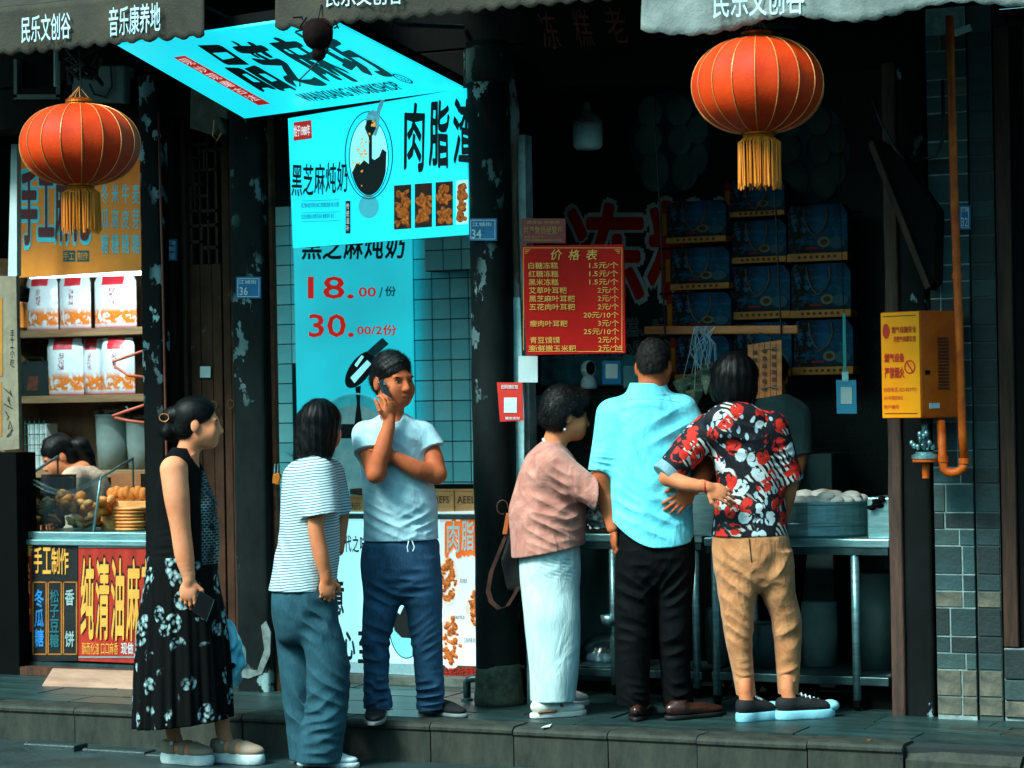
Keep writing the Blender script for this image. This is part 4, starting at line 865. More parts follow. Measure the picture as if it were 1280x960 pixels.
obj('cable',mb,M_cable,t,smooth=True)
t=thing('meter_box','dirty cream meter boxes under the lit canopy edge','box',P(260,165,.25)); cream=mat('dirty_cream_plastic',S(130,124,104),.6,col2=S(80,78,66),scale=8)
obj('box_body',board([(237,160),(262,168),(272,165),(272,118),(238,110)],.25,.1),cream,t,bevel=.006); obj('small_box',board([(266,145),(284,148),(284,128),(266,122)],.22,.06),cream,t,bevel=.004); obj('conduit',MB().tube([P(272,148,.22),P(279,165,.22)],.016,8),cream,t); obj('loop_wire',MB().tube([P(268,150,.2),P(266,170,.2),P(271,176,.2),P(277,166,.2)],.004,5),M_rib,t)
tag(obj('conduit_pipe',MB().tube([P(198,140,.18),P(203,330,.18),P(208,560,.18),P(212,700,.18)],.007,6),mat('copper_red_conduit',S(130,66,50),.5),smooth=True),'thin reddish conduit running down the flecked pillar','pipe')
t=thing('padlock','brass padlock hanging at the edge of the black pillar 36','padlock',P(346,606,.17)); obj('lock_body',MB().prism([P(x,y,.165) for x,y in ((340,604),(347,606),(350,596),(348,591),(341,593))],(0,.02,0)),mat('brass_lock',S(214,120,36),.4,metal=.4),t,bevel=.003); obj('shackle',MB().tube([P(343,592,.175),P(344,580,.175),P(348,580,.175),P(347,591,.175)],.004,6),M_steel,t)
# ================================================================== tiled shop counter
CYY=.79
t=thing('lit_counter','shop counter with a backlit white poster front under the tiled wall','counter',(P(510,860,CYY)[0],CYY+.2,0))
xa,xb=P(400,750,CYY)[0],P(612,750,CYY)[0]; ztp=.885
obj('cabinet_body',MB().box(xa,xb,CYY+.03,CYY+.45,.1,ztp-.03),M_black,t); obj('counter_top',MB().box(xa,xb,CYY-.02,CYY+.47,ztp-.028,ztp),M_steeld,t,bevel=.004)
obj('lit_front',board([(400,846),(549,849),(549,640),(400,640)],CYY,.028),M_litw,t); obj('lit_side_front',board([(549.3,849),(612,852),(612,638),(549.3,640)],CYY+.001,.028),lightmat('backlit_warm_acrylic',(.66,.76,.78),.36),t)
obj('base_rail',MB().box(xa,xb,CYY+.0,CYY+.05,.045,.1),M_rust,t); obj('plinth',MB().box(xa,xb,CYY-.1,CYY+.4,0,.044),M_conc,t)
mb=MB(); y_=CYY
for i,ch in enumerate('现代之味'): textp(mb,ch,422+i*9.5,669+i*.3,430+i*9.5,690,y_,.02,.003)
textp(mb,'意',414,724,430,768,y_,.03,.003); textp(mb,'心',428,790,444,824,y_,.04,.003); textp(mb,'至',448,790,466,828,y_,.03,.003); obj('lettering',mb,M_ink,t)
mb=MB(); disc(mb,(508,780),21,42,y_-.003,24,math.pi,2*math.pi); obj('bowl_print',mb,mat('pale_bowl_print',S(120,215,225),.4,bump=0,emit=.3),t)
mb=MB(); ringp(mb,(508,780),21,42,1.4,y_-.0034,24,math.pi,2*math.pi); obj('bowl_outline',mb,M_inkd,t)
mb=MB(); polyp(mb,[(490,770),(494,763),(500,768),(505,757),(512,755),(517,768),(523,764),(527,775),(526,792),(516,798),(502,797),(493,788)],y_-.004); obj('black_sesame_pool',mb,M_ink,t)
mo=MB(); mb=MB()
for i,ch in enumerate('肉脂渣'): textp(mo,ch,558+i*18,648-i*2,577+i*18,694-i*2,y_,.10,.004); textp(mb,ch,560+i*18,652-i*2,575+i*18,690-i*2,y_,.02,.007)
obj('lettering_outline',mo,mat('orange_outline_print',S(235,110,30),.5,bump=0,emit=.3),t); obj('outlined_lettering',mb,M_whitel,t)
rr=random.Random(21)
for (cx,cy,rx,rz,s) in ((560,724,12,28,1),(594,760,11,22,1),(564,800,14,32,1)):
    mb=MB(); disc(mb,(cx,cy+2),rx*1.12,rz*1.1,y_-.002); o=obj('snack_plate',mb,mat('plate_print',S(230,220,205),.5,bump=0,emit=.3),t); mb=MB()
    for j in range(46):
        v=rr.uniform(-1,1); u=rr.uniform(-1,1)*math.sqrt(max(0,1-v*v))*(1.0 if v<0 else 1-.55*v); c=P(cx+u*rx*.85,cy-v*rz*.9,y_-.006); mb.ell(c,.009+rr.random()*.012,.003,.006+rr.random()*.01,7,5,Matrix.Rotation(rr.uniform(-1.5,1.5),3,'Y'))
    obj('snack_print',mb,M_fry,o,origin=ORG[t.name],smooth=True)
mb=MB(); textp(mb,'原味肉脂渣',575,723,584,729,y_,0,.004); textp(mb,'香辣肉脂渣',567,769,581,774,y_,0,.004); textp(mb,'五香肉脂渣',580,797,594,803,y_,0,.004); obj('captions',mb,M_inkd,t)
mb=MB(); textp(mb,'一头猪只作七两黄金渣',551,834,603,847,y_,.02,.004); obj('red_slogan',mb,M_redink,t)
M_crate=mat('orange_pine',S(206,150,96),.6,col2=S(170,112,62),scale=5,bump=.15,aniso=(.6,3,3))
for i,(a,b_,y0,y1,lab) in enumerate(((541,567.5,614,634,'small pine box with printed marks on the counter, beside the white shirt'),(568.5,600,614,634,'small pine box with printed marks on the counter, beside the round pillar'),(437,454,622,637,'small pine box with printed marks behind the striped shirt'))):
    Y=CYY+.03; x0_,x1_=P(a,y1,Y)[0],P(b_,y1,Y)[0]; t=thing('pine_box',lab,'box',((x0_+x1_)/2,Y+.06,ztp)); zt_=P(a,y0,Y)[2]
    obj('box_body',MB().box(x0_,x1_,Y,Y+.13,ztp+.001,zt_),M_crate,t,bevel=.003); obj('box_lid',MB().box(x0_-.002,x1_+.002,Y-.003,Y+.133,zt_,zt_+.012),M_crate,t,bevel=.002); mb=MB(); textp(mb,'REFS' if i!=1 else 'AEEL',a+3,y0+6,b_-6 if b_-a>20 else b_-3,y0+15,Y,0,.003); obj('lettering',mb,M_woodr,t)
tag(obj('black_tray',MB().box(P(541,606,CYY+.03)[0],P(600,606,CYY+.03)[0],CYY+.03,CYY+.16,P(560,611,CYY+.03)[2]+.002,P(560,606,CYY+.03)[2]),M_black,bevel=.004),'flat black tray lying on the pine boxes','tray')
tag(obj('pine_board',MB().box(P(437,620,CYY+.05)[0],P(453,620,CYY+.05)[0],CYY+.05,CYY+.14,P(445,621,CYY+.05)[2]+.012,P(445,611,CYY+.05)[2]),M_woodr,bevel=.004),'brown block on the pine box behind the striped shirt','box')
t=thing('elbow_pipe','grey elbow pipe at the foot of the lit counter','pipe',P(584,878,.45)); a=G(584,876); obj('pipe',MB().tube([(a[0],a[1],0),(a[0],a[1],.09),(a[0]+.01,a[1],.105),(a[0]+.03,a[1],.11),(a[0]+.16,a[1]+.02,.11)],.019,10),M_steeld,t,smooth=True); obj('flange',MB().lathe([(.03,0),(.03,.012),(.02,.016)],a,12),M_steeld,t)
# ================================================================== cake stall on the right
WY=1.7
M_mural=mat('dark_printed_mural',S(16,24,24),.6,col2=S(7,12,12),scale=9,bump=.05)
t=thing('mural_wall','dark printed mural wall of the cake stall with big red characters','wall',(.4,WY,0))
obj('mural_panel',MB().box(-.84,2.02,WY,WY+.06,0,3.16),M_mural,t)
mo=MB(); mb=MB()
for ch,x0,y0,x1,y1 in (('冻',711,256,804,380),('糕',812,254,915,372)): textp(mo,ch,x0-2,y0-2,x1+2,y1+2,WY,.075,.003); textp(mb,ch,x0,y0,x1,y1,WY,.035,.007)
obj('red_lettering_outline',mo,mat('pale_outline_print',S(210,216,212),.6,bump=0),t); obj('red_lettering',mb,mat('red_mural_print',S(232,40,28),.6,bump=0,spec=.1),t)
mo=MB(); mb=MB()
for s,x0,y0,x1,y1 in (('糕、叶',782,398,832,420),('风味小吃店',716,425,842,446)): textp(mo,s,x0,y0,x1,y1,WY,.06,.003); textp(mb,s,x0,y0,x1,y1,WY,.0,.006)
obj('white_lettering',mo,mat('grey_print',S(130,150,150),.6,bump=0),t); obj('lettering_core',mb,mat('dark_red_print',S(60,16,16),.6,bump=0),t)
mb=MB()
for s,x0,y0,x1,y1 in (('历史',1066,395,1110,413),('受欢',1068,424,1112,442),('松浅',1066,450,1112,470),('不',1094,474,1110,492),('原理气去风味',1000,502,1116,524),('浅豆土鲜猪肉',1000,530,1116,552),('加热一分钟',1020,556,1116,576)): textp(mb,s,x0,y0,x1,y1,WY,.012,.003)
obj('grey_lettering',mb,mat('dim_grey_print',S(36,48,47),.7,bump=0),t)
o=obj('teal_scenery',board([(676,482),(800,482),(800,444),(740,440),(676,446)],WY-.004,.003),mat('teal_scenery_print',S(110,200,206),.6,col2=S(40,100,108),scale=9,bump=0),t)
t=thing('glass_screen','grey glass screen with faint writing behind the pink blouse','screen',P(700,690,1.2)); obj('pane',board([(662,668),(770,668),(766,492),(662,492)],1.2,.02),mat('grey_green_glass',S(70,84,78),.3,var=.2,scale=4),t); obj('frame',MB().tube([P(662,668,1.19),P(662,492,1.19),P(766,490,1.19)],.012,6),M_woodr,t); mb=MB()
for i,s in enumerate(('小吃','早点')): textp(mb,s,722+i*6,506+i*38,738+i*6,534+i*38,1.2,.0,.004)
obj('lettering',mb,mat('faded_red_print',S(110,50,40),.6,bump=0),t)
# printed trays of buns high on the mural
M_bunp=mat('dim_bun_print',S(150,180,170),.6,col2=S(100,130,124),scale=3,bump=0)
for k,(cx,cy,lab) in enumerate(((838,178,'round tray of pale buns printed on the mural left of the right lantern'),(1012,190,'dim round tray of buns printed on the mural behind the right lantern'))):
    t=thing('bun_tray_print',lab,'picture',P(cx,cy+62,WY-.03)); R=62
    def pd(m_,c,rx,rz,y,n=26): disc(m_,c,rx,rz,y,n); return m_
    dk=mat('dim_tray_print',S(50,90,104),.6,bump=0); obj('tray_print',pd(MB(),(cx,cy),50,64,WY-.006),dk,t)
    for dx_,dz_,rx,rz in ((-26,-38,17,20),(10,-40,18,20),(-28,-4,19,20),(12,-4,16,20),(34,-16,14,18),(-20,36,20,26),(18,36,18,24),(36,20,12,20)):
        mb=MB(); c=P(cx+dx_,cy+dz_,WY-.008); s=1/232; mb.ell(c,rx*s,.012,rz*s,14,8); obj('bun_print',mb,M_bunp if k==0 else mat('dimmer_bun_print',S(80,104,98),.6,bump=0),t,smooth=True)
# bulb
c=P(735,187,.7); t=thing('bulb_lamp','white plastic bulb lamp hanging unlit in the cake stall','lamp',c)
s=1/252
obj('diffuser',MB().lathe([(.0,0),(14*s,0),(18*s,3*s),(19*s,8*s),(19*s,30*s)],c,24),mat('milky_diffuser',S(225,245,245),.35,var=.08),t,smooth=True)
obj('bulb_body',MB().lathe([(19.3*s,30*s),(18.5*s,36*s),(14*s,43*s),(7*s,48*s),(5*s,54*s),(5*s,60*s),(0,60*s)],c,24),mat('grey_bulb_body',S(130,134,126),.5,var=.15),t,smooth=True)
mb=MB(); textp(mb,'GIL',722,145,745,153,.7-.075,.02,.003); obj('red_lettering',mb,mat('dull_red_print',S(120,60,46),.5,bump=0),t)
obj('hanging_wire',MB().tube([(c[0],c[1],c[2]+60*s),(c[0],c[1],3.0)],.004,5),M_cable,t)
tag(obj('wall_socket',MB().box(P(757,134,WY)[0],P(770,134,WY)[0],WY-.02,WY,P(760,136,WY)[2],P(760,116,WY)[2]),M_wood,bevel=.004),'small brown socket on the mural near the bulb lamp','socket')
# ------------------------------------------------------------------ gift bags on the wall
def giftmat():
    m,k=newmat('printed_gift_bag',.6,.15); g=k.tc.outputs['Generated']; s=k.node('ShaderNodeSeparateXYZ'); k.put(g,s.inputs[0]); x,z=s.outputs[0],s.outputs[2]
    sky=k.ramp(z,[(0,S(14,44,62)),(.5,S(26,104,140)),(1,S(14,66,108))])
    n=k.noise(k.map((3,1,3),src=g),2.2,4); tree=k.math('MULTIPLY',k.ramp(n.outputs['Fac'],[(.42,(0,0,0)),(.5,(1,1,1))]),k.ramp(x,[(.25,(1,1,1)),(.5,(.25,.25,.25)),(.8,(.5,.5,.5))]))
    c=k.mix(tree,sky,S(12,20,20)); fl=k.math('MULTIPLY',k.ramp(k.noise(k.map((9,1,9),src=g),2,2).outputs['Fac'],[(.62,(0,0,0)),(.65,(1,1,1))]),k.ramp(x,[(.05,(1,1,1)),(.3,(0,0,0))]))
    c=k.mix(fl,c,S(150,60,40))
    d=k.node('ShaderNodeVectorMath',operation='DISTANCE'); mp=k.map((1,0,1.0),src=g); k.put(mp,d.inputs[0]); d.inputs[1].default_value=(.6,0,.22)
    c=k.mix(k.ramp(d.outputs['Value'],[(.10,(1,1,1)),(.115,(0,0,0))]),c,S(130,124,96)); c=k.mix(k.ramp(d.outputs['Value'],[(.055,(1,1,1)),(.07,(0,0,0))]),c,S(86,60,40))
    d2=k.node('ShaderNodeVectorMath',operation='DISTANCE'); k.put(mp,d2.inputs[0]); d2.inputs[1].default_value=(.82,0,.2); c=k.mix(k.ramp(d2.outputs['Value'],[(.12,(1,1,1)),(.14,(0,0,0))]),c,S(60,96,110))
    rd=k.math('MULTIPLY',k.ramp(z,[(.05,(0,0,0)),(.08,(1,1,1)),(.12,(0,0,0))],'CONSTANT'),k.ramp(x,[(.28,(0,0,0)),(.3,(1,1,1)),(.5,(0,0,0))],'CONSTANT')); c=k.mix(rd,c,S(170,30,26))
    k.put(c,k.b.inputs['Base Color']); return m
M_gift=giftmat(); M_gy=mat('amber_strip',S(206,128,40),.5,var=.2); M_gred=mat('red_gusset',S(176,44,28),.5,var=.2); M_rope=mat('gold_cord',S(150,110,62),.7)
GY=1.36
shelfrows={}
gb=[(835,908,253,305,1,'gift bag with blue landscape print, top of the stack beside the big red characters'),(840,912,311,363,1,'gift bag with blue landscape print, second down beside the big red characters'),(842,914,367,418,1,'gift bag with blue landscape print, third down and above the bamboo rod'),(846,912,421,476,1,'gift bag with blue landscape print behind the hanging rice dumplings'),
    (914,981,226,272,1,'gift bag with blue landscape print right below the lantern tassel'),(916,983,277,330,0,'gift bag with blue landscape print, second under the lantern tassel'),(914,988,334,400,0,'gift bag with blue landscape print, third under the lantern tassel'),(918,990,404,472,0,'gift bag with blue landscape print behind the bamboo slat mat'),
    (986,1060,258,328,0,'gift bag with blue landscape print, topmost of the row beside the black pillar'),(990,1064,331,398,0,'gift bag with blue landscape print, middle of the row beside the black pillar'),(993,1067,401,469,0,'gift bag with blue landscape print above the hanging badge')]
M_wire=M_cable
for i,(a,b_,y0,y1,sd_,lab) in enumerate(gb):
    Y=GY+(.0 if i<4 else .06 if i<8 else .03); x0_,x1_=P(a,y1,Y)[0],P(b_,y1,Y)[0]; z0_,z1_=P(a,y1,Y)[2],P(a,y0,Y)[2]; st=(z1_-z0_)*.15
    t=thing('gift_bag',lab,'gift bag',((x0_+x1_)/2,Y+.05,z0_),'gift bags stacked up the mural wall')
    ch=(z1_-z0_)*.16
    m=MB().prism([(x0_,Y,z0_+st),(x1_,Y,z0_+st),(x1_,Y,z1_-ch),(x1_-.03,Y,z1_),(x0_+.02,Y,z1_),(x0_,Y,z1_-ch*.6)],(0,.10,0)); obj('bag_body',m,M_gift,t)
    o=obj('base_strip',MB().box(x0_-.004,x1_+.004,Y-.02,Y+.10,z0_,z0_+st-.002),M_gy,t,bevel=.002); mb=MB()
    for j in range(7): 
        c=(x0_+(x1_-x0_)*(.2+j*.1),Y-.022,z0_+st*.5); mb.box(c[0]-.007,c[0]+.007,c[1],c[1]+.001,c[2]-.007,c[2]+.007)
    obj('strip_print',mb,M_woodr,o,origin=ORG[t.name])
    if sd_:
        pl=P(a-11,y1-4,Y-.0)[0]; m=MB().prism([(x0_-.002,Y-.003,z0_+st),(x0_-.002,Y-.003,z1_-ch*.6),(pl+.01,Y+.03,z1_),(pl,Y+.03,z1_-ch*1.4),(pl,Y+.03,z0_+st*.6)],(0,.03,0)); o=obj('side_gusset',m,M_gred,t)
        w=(x0_-pl); m=MB().prism([(pl+w*.2,Y+.022,z0_+st*1.4),(x0_-w*.15,Y+.001,z0_+st*1.4),(x0_-w*.15,Y+.001,z1_-ch*1.6),(pl+w*.2,Y+.022,z1_-ch*1.6)],(0,-.004,0)); obj('label_patch',m,M_gy,o,origin=ORG[t.name])
    cx=(x0_+x1_)/2; w=(x1_-x0_); z=z1_-.012
    pts=[(cx-w*.24,Y-.004,z),(cx-w*.2,Y-.012,z-.07),(cx-w*.12,Y-.018,z-.12),(cx-.01,Y-.02,z-.145),(cx+w*.1,Y-.018,z-.115),(cx+w*.17,Y-.012,z-.06),(cx+w*.15,Y-.004,z)]
    obj('cord_handle',MB().tube(pts,.0035,5),M_rope,t,smooth=True)
tag(obj('display_rack',(lambda m:[m.box(P(820,300,GY+.13)[0],P(1075,300,GY+.13)[0],GY+.165,GY+.185,P(900,y,GY+.16)[2]-.012,P(900,y,GY+.16)[2]-.002) for y in (272,306,331,363,400,418,472)] and m)(MB())or MB(),M_black),'thin black wall rack behind the gift bags','rack')
# ------------------------------------------------------------------ bamboo rod and what hangs from it
RY=.46
t=thing('bamboo_rod','split bamboo rod hung on cords above the stall table','rod',P(900,413,RY)); a,b_=P(806,413,RY),P(998,412,RY)
obj('rod_slat',MB().obox((Vector(a)+Vector(b_))/2,(Vector(b_)-Vector(a))/2,(0,.012,0),(0,0,.02)),mat('orange_bamboo',S(200,120,62),.5,col2=S(160,84,38),scale=6,bump=.15,aniso=(.4,4,4)),t,bevel=.006)
for px,top in ((833,3.1),(978,3.1)):
    p=P(px,413,RY); obj('hanging_cord',MB().tube([(p[0]-.0,RY-.018,p[2]-.03),(p[0],RY-.02,p[2]+.02),(p[0]-.02,RY,p[2]+.5),(p[0]-.05,RY,top)],.0045,5),M_cable,t)
M_zong=mat('bamboo_leaf',S(134,146,118),.6,col2=S(74,92,76),scale=7,bump=.3,bscale=40,aniso=(1,1,5))
rr=random.Random(5)
t=thing('rice_dumplings','bunch of leaf-wrapped rice dumplings strung from the bamboo rod','dumplings',P(870,520,RY)); t2=t
for i,(px,py,ro) in enumerate(((853,484,.2),(864,478,-.3),(874,486,.1),(884,480,.4),(868,496,-.1),(892,488,-.2),(880,470,.2))):
    c=Vector(P(px,py,RY-.01+rr.uniform(-.04,.04))); r=.036; h=.075
    vs=[(-r,-r*.8,h*.4),(r,-r*.8,h*.45),(r,r,h*.4),(-r,r,h*.5),(rr.uniform(-.01,.01),0,-h)]; Rm=Euler((rr.uniform(-.3,.3),ro,rr.uniform(0,3))).to_matrix(); mb=MB().add([Rm@Vector(v)+c for v in vs],[(3,2,1,0),(0,1,4),(1,2,4),(2,3,4),(3,0,4)])
    o=obj('rice_dumpling',mb,M_zong,t,bevel=.008); obj('string',MB().tube([c+Vector((0,0,h*.35)),Vector(P(862+(i%3)*8,440,RY-.02)),Vector(P(868+(i%2)*26,408,RY-.015))],.0016,4),M_paper,o,origin=ORG[t.name])
    mb=MB(); mb.tube([Rm@Vector((r*.75*math.cos(a_),r*.75*math.sin(a_),-.0))+c for a_ in np.linspace(0,6.28,9)],.0015,4); obj('binding',mb,M_paper,o,origin=ORG[t.name])
t=thing('blue_string_bundle','bundle of pale blue strings hanging from the bamboo rod','strings',P(878,450,RY)); mb=MB()
for i in range(16):
    x=866+i*1.9; mb.tube([P(874+rr.uniform(-6,12),408,RY-.02),P(x,430,RY-.03+rr.uniform(-.02,.02)),P(x+rr.uniform(-6,6),450+rr.uniform(-5,12),RY-.03)],.0016,4)
obj('strings',mb,mat('pale_blue_string',S(150,190,210),.6),t)
t=thing('bamboo_mat','orange bamboo slat mat with small dark marks hung beside the dark-haired customer','mat',P(956,498,RY))
for i in range(6):
    x=935+i*7.1; obj('slat',board([(x+.2,500-i*1.2),(x+6.7,499-i*1.2),(x+6.3,430-i*1.0),(x-.2,431-i*1.0)],RY-.03+.002*(i%2),.008),MATS['orange_bamboo'],t)
mb=MB()
for i in range(3):
    for j in range(6): polyp(mb,rect(941+i*12,438+j*9.5-i*2,946+i*12,443+j*9.5-i*2),RY-.034)
obj('branded_marks',mb,M_woodr,t); obj('hanging_string',MB().tube([P(938,431,RY-.03),P(950,416,RY-.025),P(974,424,RY-.03)],.002,4),M_cable,t)
for i,yy in enumerate((437,485)): obj('binding_wire',MB().tube([P(950,yy+1,RY-.037),P(962,yy-2,RY-.038),P(973,yy,RY-.037)],.002,4),M_alum,t)
t=thing('badge_card','blue badge card on a teal lanyard hanging in the stall','card',P(1058,518,.55)); M_lan2=mat('teal_ribbon',S(40,150,150),.5)
obj('lanyard',MB().prism([P(x,y,.55) for x,y in ((1054,466),(1058,466),(1057,392),(1053,392))],(0,.003,0)),M_lan2,t); obj('clip',MB().box(P(1053,478,.55)[0],P(1061,478,.55)[0],.545,.556,P(1057,477,.55)[2],P(1057,465,.55)[2]),M_steel,t); obj('card_sheet',board([(1046,517),(1071,517),(1070,475),(1045,475)],.55,.006),mat('blue_card',S(60,150,185),.3,var=.1),t); obj('blank_panel',board(rect(1051,484,1065,505),.547,.002),M_paper,t); obj('ceiling_string',MB().tube([P(1055,392,.551),P(1050,250,.551),(P(1050,250,.551)[0],.6,3.1)],.002,4),M_cable,t)
# shelf with the camera
HY=.55
t=thing('small_shelf','narrow black shelf holding the white camera','shelf',P(760,492,HY)); obj('shelf_board',MB().box(P(700,485,HY)[0],P(806,485,HY)[0],HY,HY+.14,P(750,493,HY)[2],P(750,486,HY)[2]),M_black,t,bevel=.003); zs=P(750,486,HY)[2]
for px in (706,800): obj('bracket',MB().prism([(P(px,490,HY)[0],HY+.01,P(px,493,HY)[2]),(P(px,490,HY)[0],HY+.13,P(px,493,HY)[2]),(P(px,490,HY)[0],HY+.13,P(px,493,HY)[2]-.1)],(.012,0,0)),M_black,t)
cx=P(736,480,HY+.06)[0]; t=thing('security_camera','white dome security camera with black eye on the shelf','camera',(cx,HY+.06,zs)); s=1/245
obj('base',MB().lathe([(10*s,0),(10.5*s,3*s),(9*s,11*s),(6*s,15*s),(0,15*s)],(cx,HY+.06,zs+.001),20),M_white,t,smooth=True)
obj('head',MB().ell((cx,HY+.06,zs+24*s),9.5*s,9.5*s,11*s,20,14),M_white,t,smooth=True)
obj('lens_panel',MB().ell((cx+.016,HY+.06-.012,zs+25*s),5.5*s,8*s,8.5*s,14,10),M_black,t,smooth=True)
c=card('code_stand','blue stand card with a blank panel beside the white camera',[(753,480),(777,480),(775,451),(753,451)],HY+.03,M_blue,inset=(rect(757,455,772,473),M_paper)); 
tag(obj('storage_box',MB().box(P(779,486,HY+.03)[0],P(800,486,HY+.03)[0],HY+.03,HY+.12,zs+.001,P(790,457,HY+.03)[2]),mat('teal_box',S(70,130,134),.5),bevel=.004),'plain teal box on the shelf end behind the blue shirt','box')
card('blue_notice','small blue notice behind the pink blouse collar',[(664,531),(684,530),(683,494),(664,495)],.9,mat('pale_blue_card',S(110,176,196),.5,var=.1))
# ------------------------------------------------------------------ steel tables
def steel_table(label,pxl,pxr,Y0,Y1,ztop,zsh,legs):
    x0_,x1_=P(pxl,700,Y0)[0],P(pxr,700,Y0)[0]; t=thing('steel_table',label,'table',((x0_+x1_)/2,(Y0+Y1)/2,0))
    obj('table_top',MB().box(x0_,x1_,Y0,Y1,ztop-.04,ztop),M_steel,t,bevel=.006); obj('apron',MB().box(x0_+.01,x1_-.01,Y0+.008,Y0+.02,ztop-.075,ztop-.041),M_steeld,t)
    obj('lower_shelf',MB().box(x0_+.02,x1_-.02,Y0+.02,Y1-.02,zsh-.04,zsh),M_steeld,t,bevel=.004)
    for px in legs:
        for yy in (Y0+.03,Y1-.04):
            x=P(px,800,Y0)[0]; o=obj('leg',MB().lathe([(.02,.05),(.02,ztop-.042)],(x,yy,0),12),M_steel,t,smooth=True); obj('foot',MB().lathe([(.012,0),(.016,.012),(.022,.02),(.022,.05)],(x,yy,0),12),M_black,o,origin=ORG[t.name])
    return t
steel_table('stainless steel work table carrying the big steamer',880,1112,.37,1.0,.80,.16,(893,1068))
steel_table('stainless steel side table behind the pink and blue customers',700,878,.60,1.1,.80,.13,(765,868))
wallpart('counter_panel','pale teal panel under the side table',MB().box(P(655,800,1.15)[0],P(800,800,1.15)[0],1.15,1.17,0,.80),mat('pale_teal_panel',S(110,150,150),.5,col2=S(84,120,120),scale=3),'panel')
# steamer
c=P(1018,662,.62); zt=.801; cx=c[0]; R=.275
t=thing('bamboo_steamer_pan','wide aluminium steamer pan full of white buns','pan',(cx,.66,zt)); obj('pan_wall',MB().lathe([(R*.97,0),(R,.01),(R,.05),(R*1.012,.055),(R*1.012,.065),(R,.07),(R,.15),(R*1.02,.155),(R*1.02,.165),(R*.97,.165),(R*.95,.12),(0,.12)],(cx,.66,zt),40),M_steel,t,smooth=False)
M_bun=mat('steamed_bun',S(246,244,236),.6,col2=S(224,216,200),scale=6,bump=.08); M_bunb=mat('browned_bun',S(206,160,110),.6)
rr=random.Random(8)
for i in range(26):
    a=rr.uniform(0,6.28); r_=R*.8*math.sqrt(rr.random()); 
    if i<12: a=math.pi+ .2+i*.26; r_=R*.78
    o=obj('steamed_bun',MB().ell((cx+r_*math.cos(a),.66+r_*math.sin(a),zt+.168+(.018 if i>16 else 0)),.05,.045,.028,12,8,Matrix.Rotation(rr.uniform(-.2,.2),3,'Y')),M_bunb if i in (14,18) else M_bun,smooth=True); tag(o,'browned bun among the white buns in the steamer pan' if i in (14,18) else 'white steamed bun heaped in the steamer pan','bun','buns in the steamer pan')
c=P(884,664,.55); t=thing('steel_tray_box','square steel basin on the table between the two customers','basin',(c[0],.6,.80)); x0_,x1_=P(862,660,.45)[0],P(902,660,.45)[0]; obj('basin_wall',MB().box(x0_,x1_,.43,.75,.801,P(880,616,.45)[2]),M_steel,t,bevel=.01); obj('basin_rim',MB().tube([(x0_,.43,P(880,616,.45)[2]),(x1_,.43,P(880,616,.45)[2]),(x1_,.75,P(880,616,.45)[2]),(x0_,.75,P(880,616,.45)[2]),(x0_,.43,P(880,616,.45)[2])],.008,6),M_alum,t)
t=thing('side_pan','small square pan with dark greens beside the brown post','pan',(P(1098,656,.5)[0],.6,.80)); x0_,x1_=P(1084,650,.42)[0],P(1116,650,.42)[0]; obj('pan_body',MB().box(x0_,x1_,.42,.7,.801,P(1098,622,.42)[2]),M_steel,t,bevel=.006); mb=MB()
for i in range(9): mb.ell((rr.uniform(x0_+.02,x1_),.415+rr.uniform(-.02,.02),P(1098,628,.42)[2]+rr.uniform(-.03,.02)),.02,.012,.012,7,5)
o=obj('dark_greens',mb,M_black,t,smooth=True)
tag(obj('grey_cabinet',MB().box(P(998,600,1.2)[0],P(1040,600,1.2)[0],1.2,1.5,0,P(1020,567,1.2)[2]),mat('grey_green_paint',S(60,86,84),.6),bevel=.006),'grey green cabinet behind the steamer pan','cabinet')
# clear bag on the side table and things below
M_film=glassmat('clear_film',(.82,.97,.97),.2,.3)
c=P(752,645,.72); mb=MB().ell((c[0],c[1],.86),.08,.06,.075,16,10); rr=random.Random(3); mb.v=[Vector(v)+Vector((rr.uniform(-.012,.012),rr.uniform(-.012,.012),rr.uniform(-.01,.012))) for v in mb.v]; tag(obj('plastic_bag',mb,M_film),'crumpled clear plastic bag on the side table before the pink blouse','plastic bag')
tag(obj('food_tray',MB().box(P(736,664,.66)[0],P(768,664,.66)[0],.66,.78,.801,.818),M_woodr,bevel=.003),'small brown tray under the clear plastic bag','tray')
c=P(752,833,.72); cx_=c[0]; t=thing('glass_cloche','clear domed food cover on the lower shelf of the side table','cover',(cx_,.78,.131)); obj('dome',MB().lathe([(.15,.002),(.148,.03),(.13,.085),(.1,.125),(.06,.15),(.02,.16)],(cx_,.78,.131),28),M_clear,t,smooth=True); obj('rim',MB().lathe([(.15,0),(.16,.004),(.16,.01),(.15,.012)],(cx_,.78,.131),28),M_steel,t); mb=MB()
for i in range(5): mb.ell((cx_+rr.uniform(-.08,.08),.78+rr.uniform(-.05,.05),.131+.03),.045,.04,.03,9,6)
obj('wrapped_food',mb,mat('pale_blue_wrap',S(120,170,190),.3,var=.3,scale=9),t,smooth=True)
c=P(763,784,.58); t=thing('hanging_scoop','small steel scoop hanging at the table leg','scoop',c); obj('scoop_bowl',MB().lathe([(.0,0),(.03,.006),(.045,.03),(.05,.06),(.047,.06),(.04,.03),(.0,.012)],c,18),M_steel,t,smooth=True); obj('handle',MB().tube([(c[0],c[1]+.045,c[2]+.06),(c[0],.62,.75)],.004,5),M_steeld,t); obj('amber_food',MB().ell((c[0],c[1],c[2]+.04),.036,.036,.012,12,6),M_rust,t)
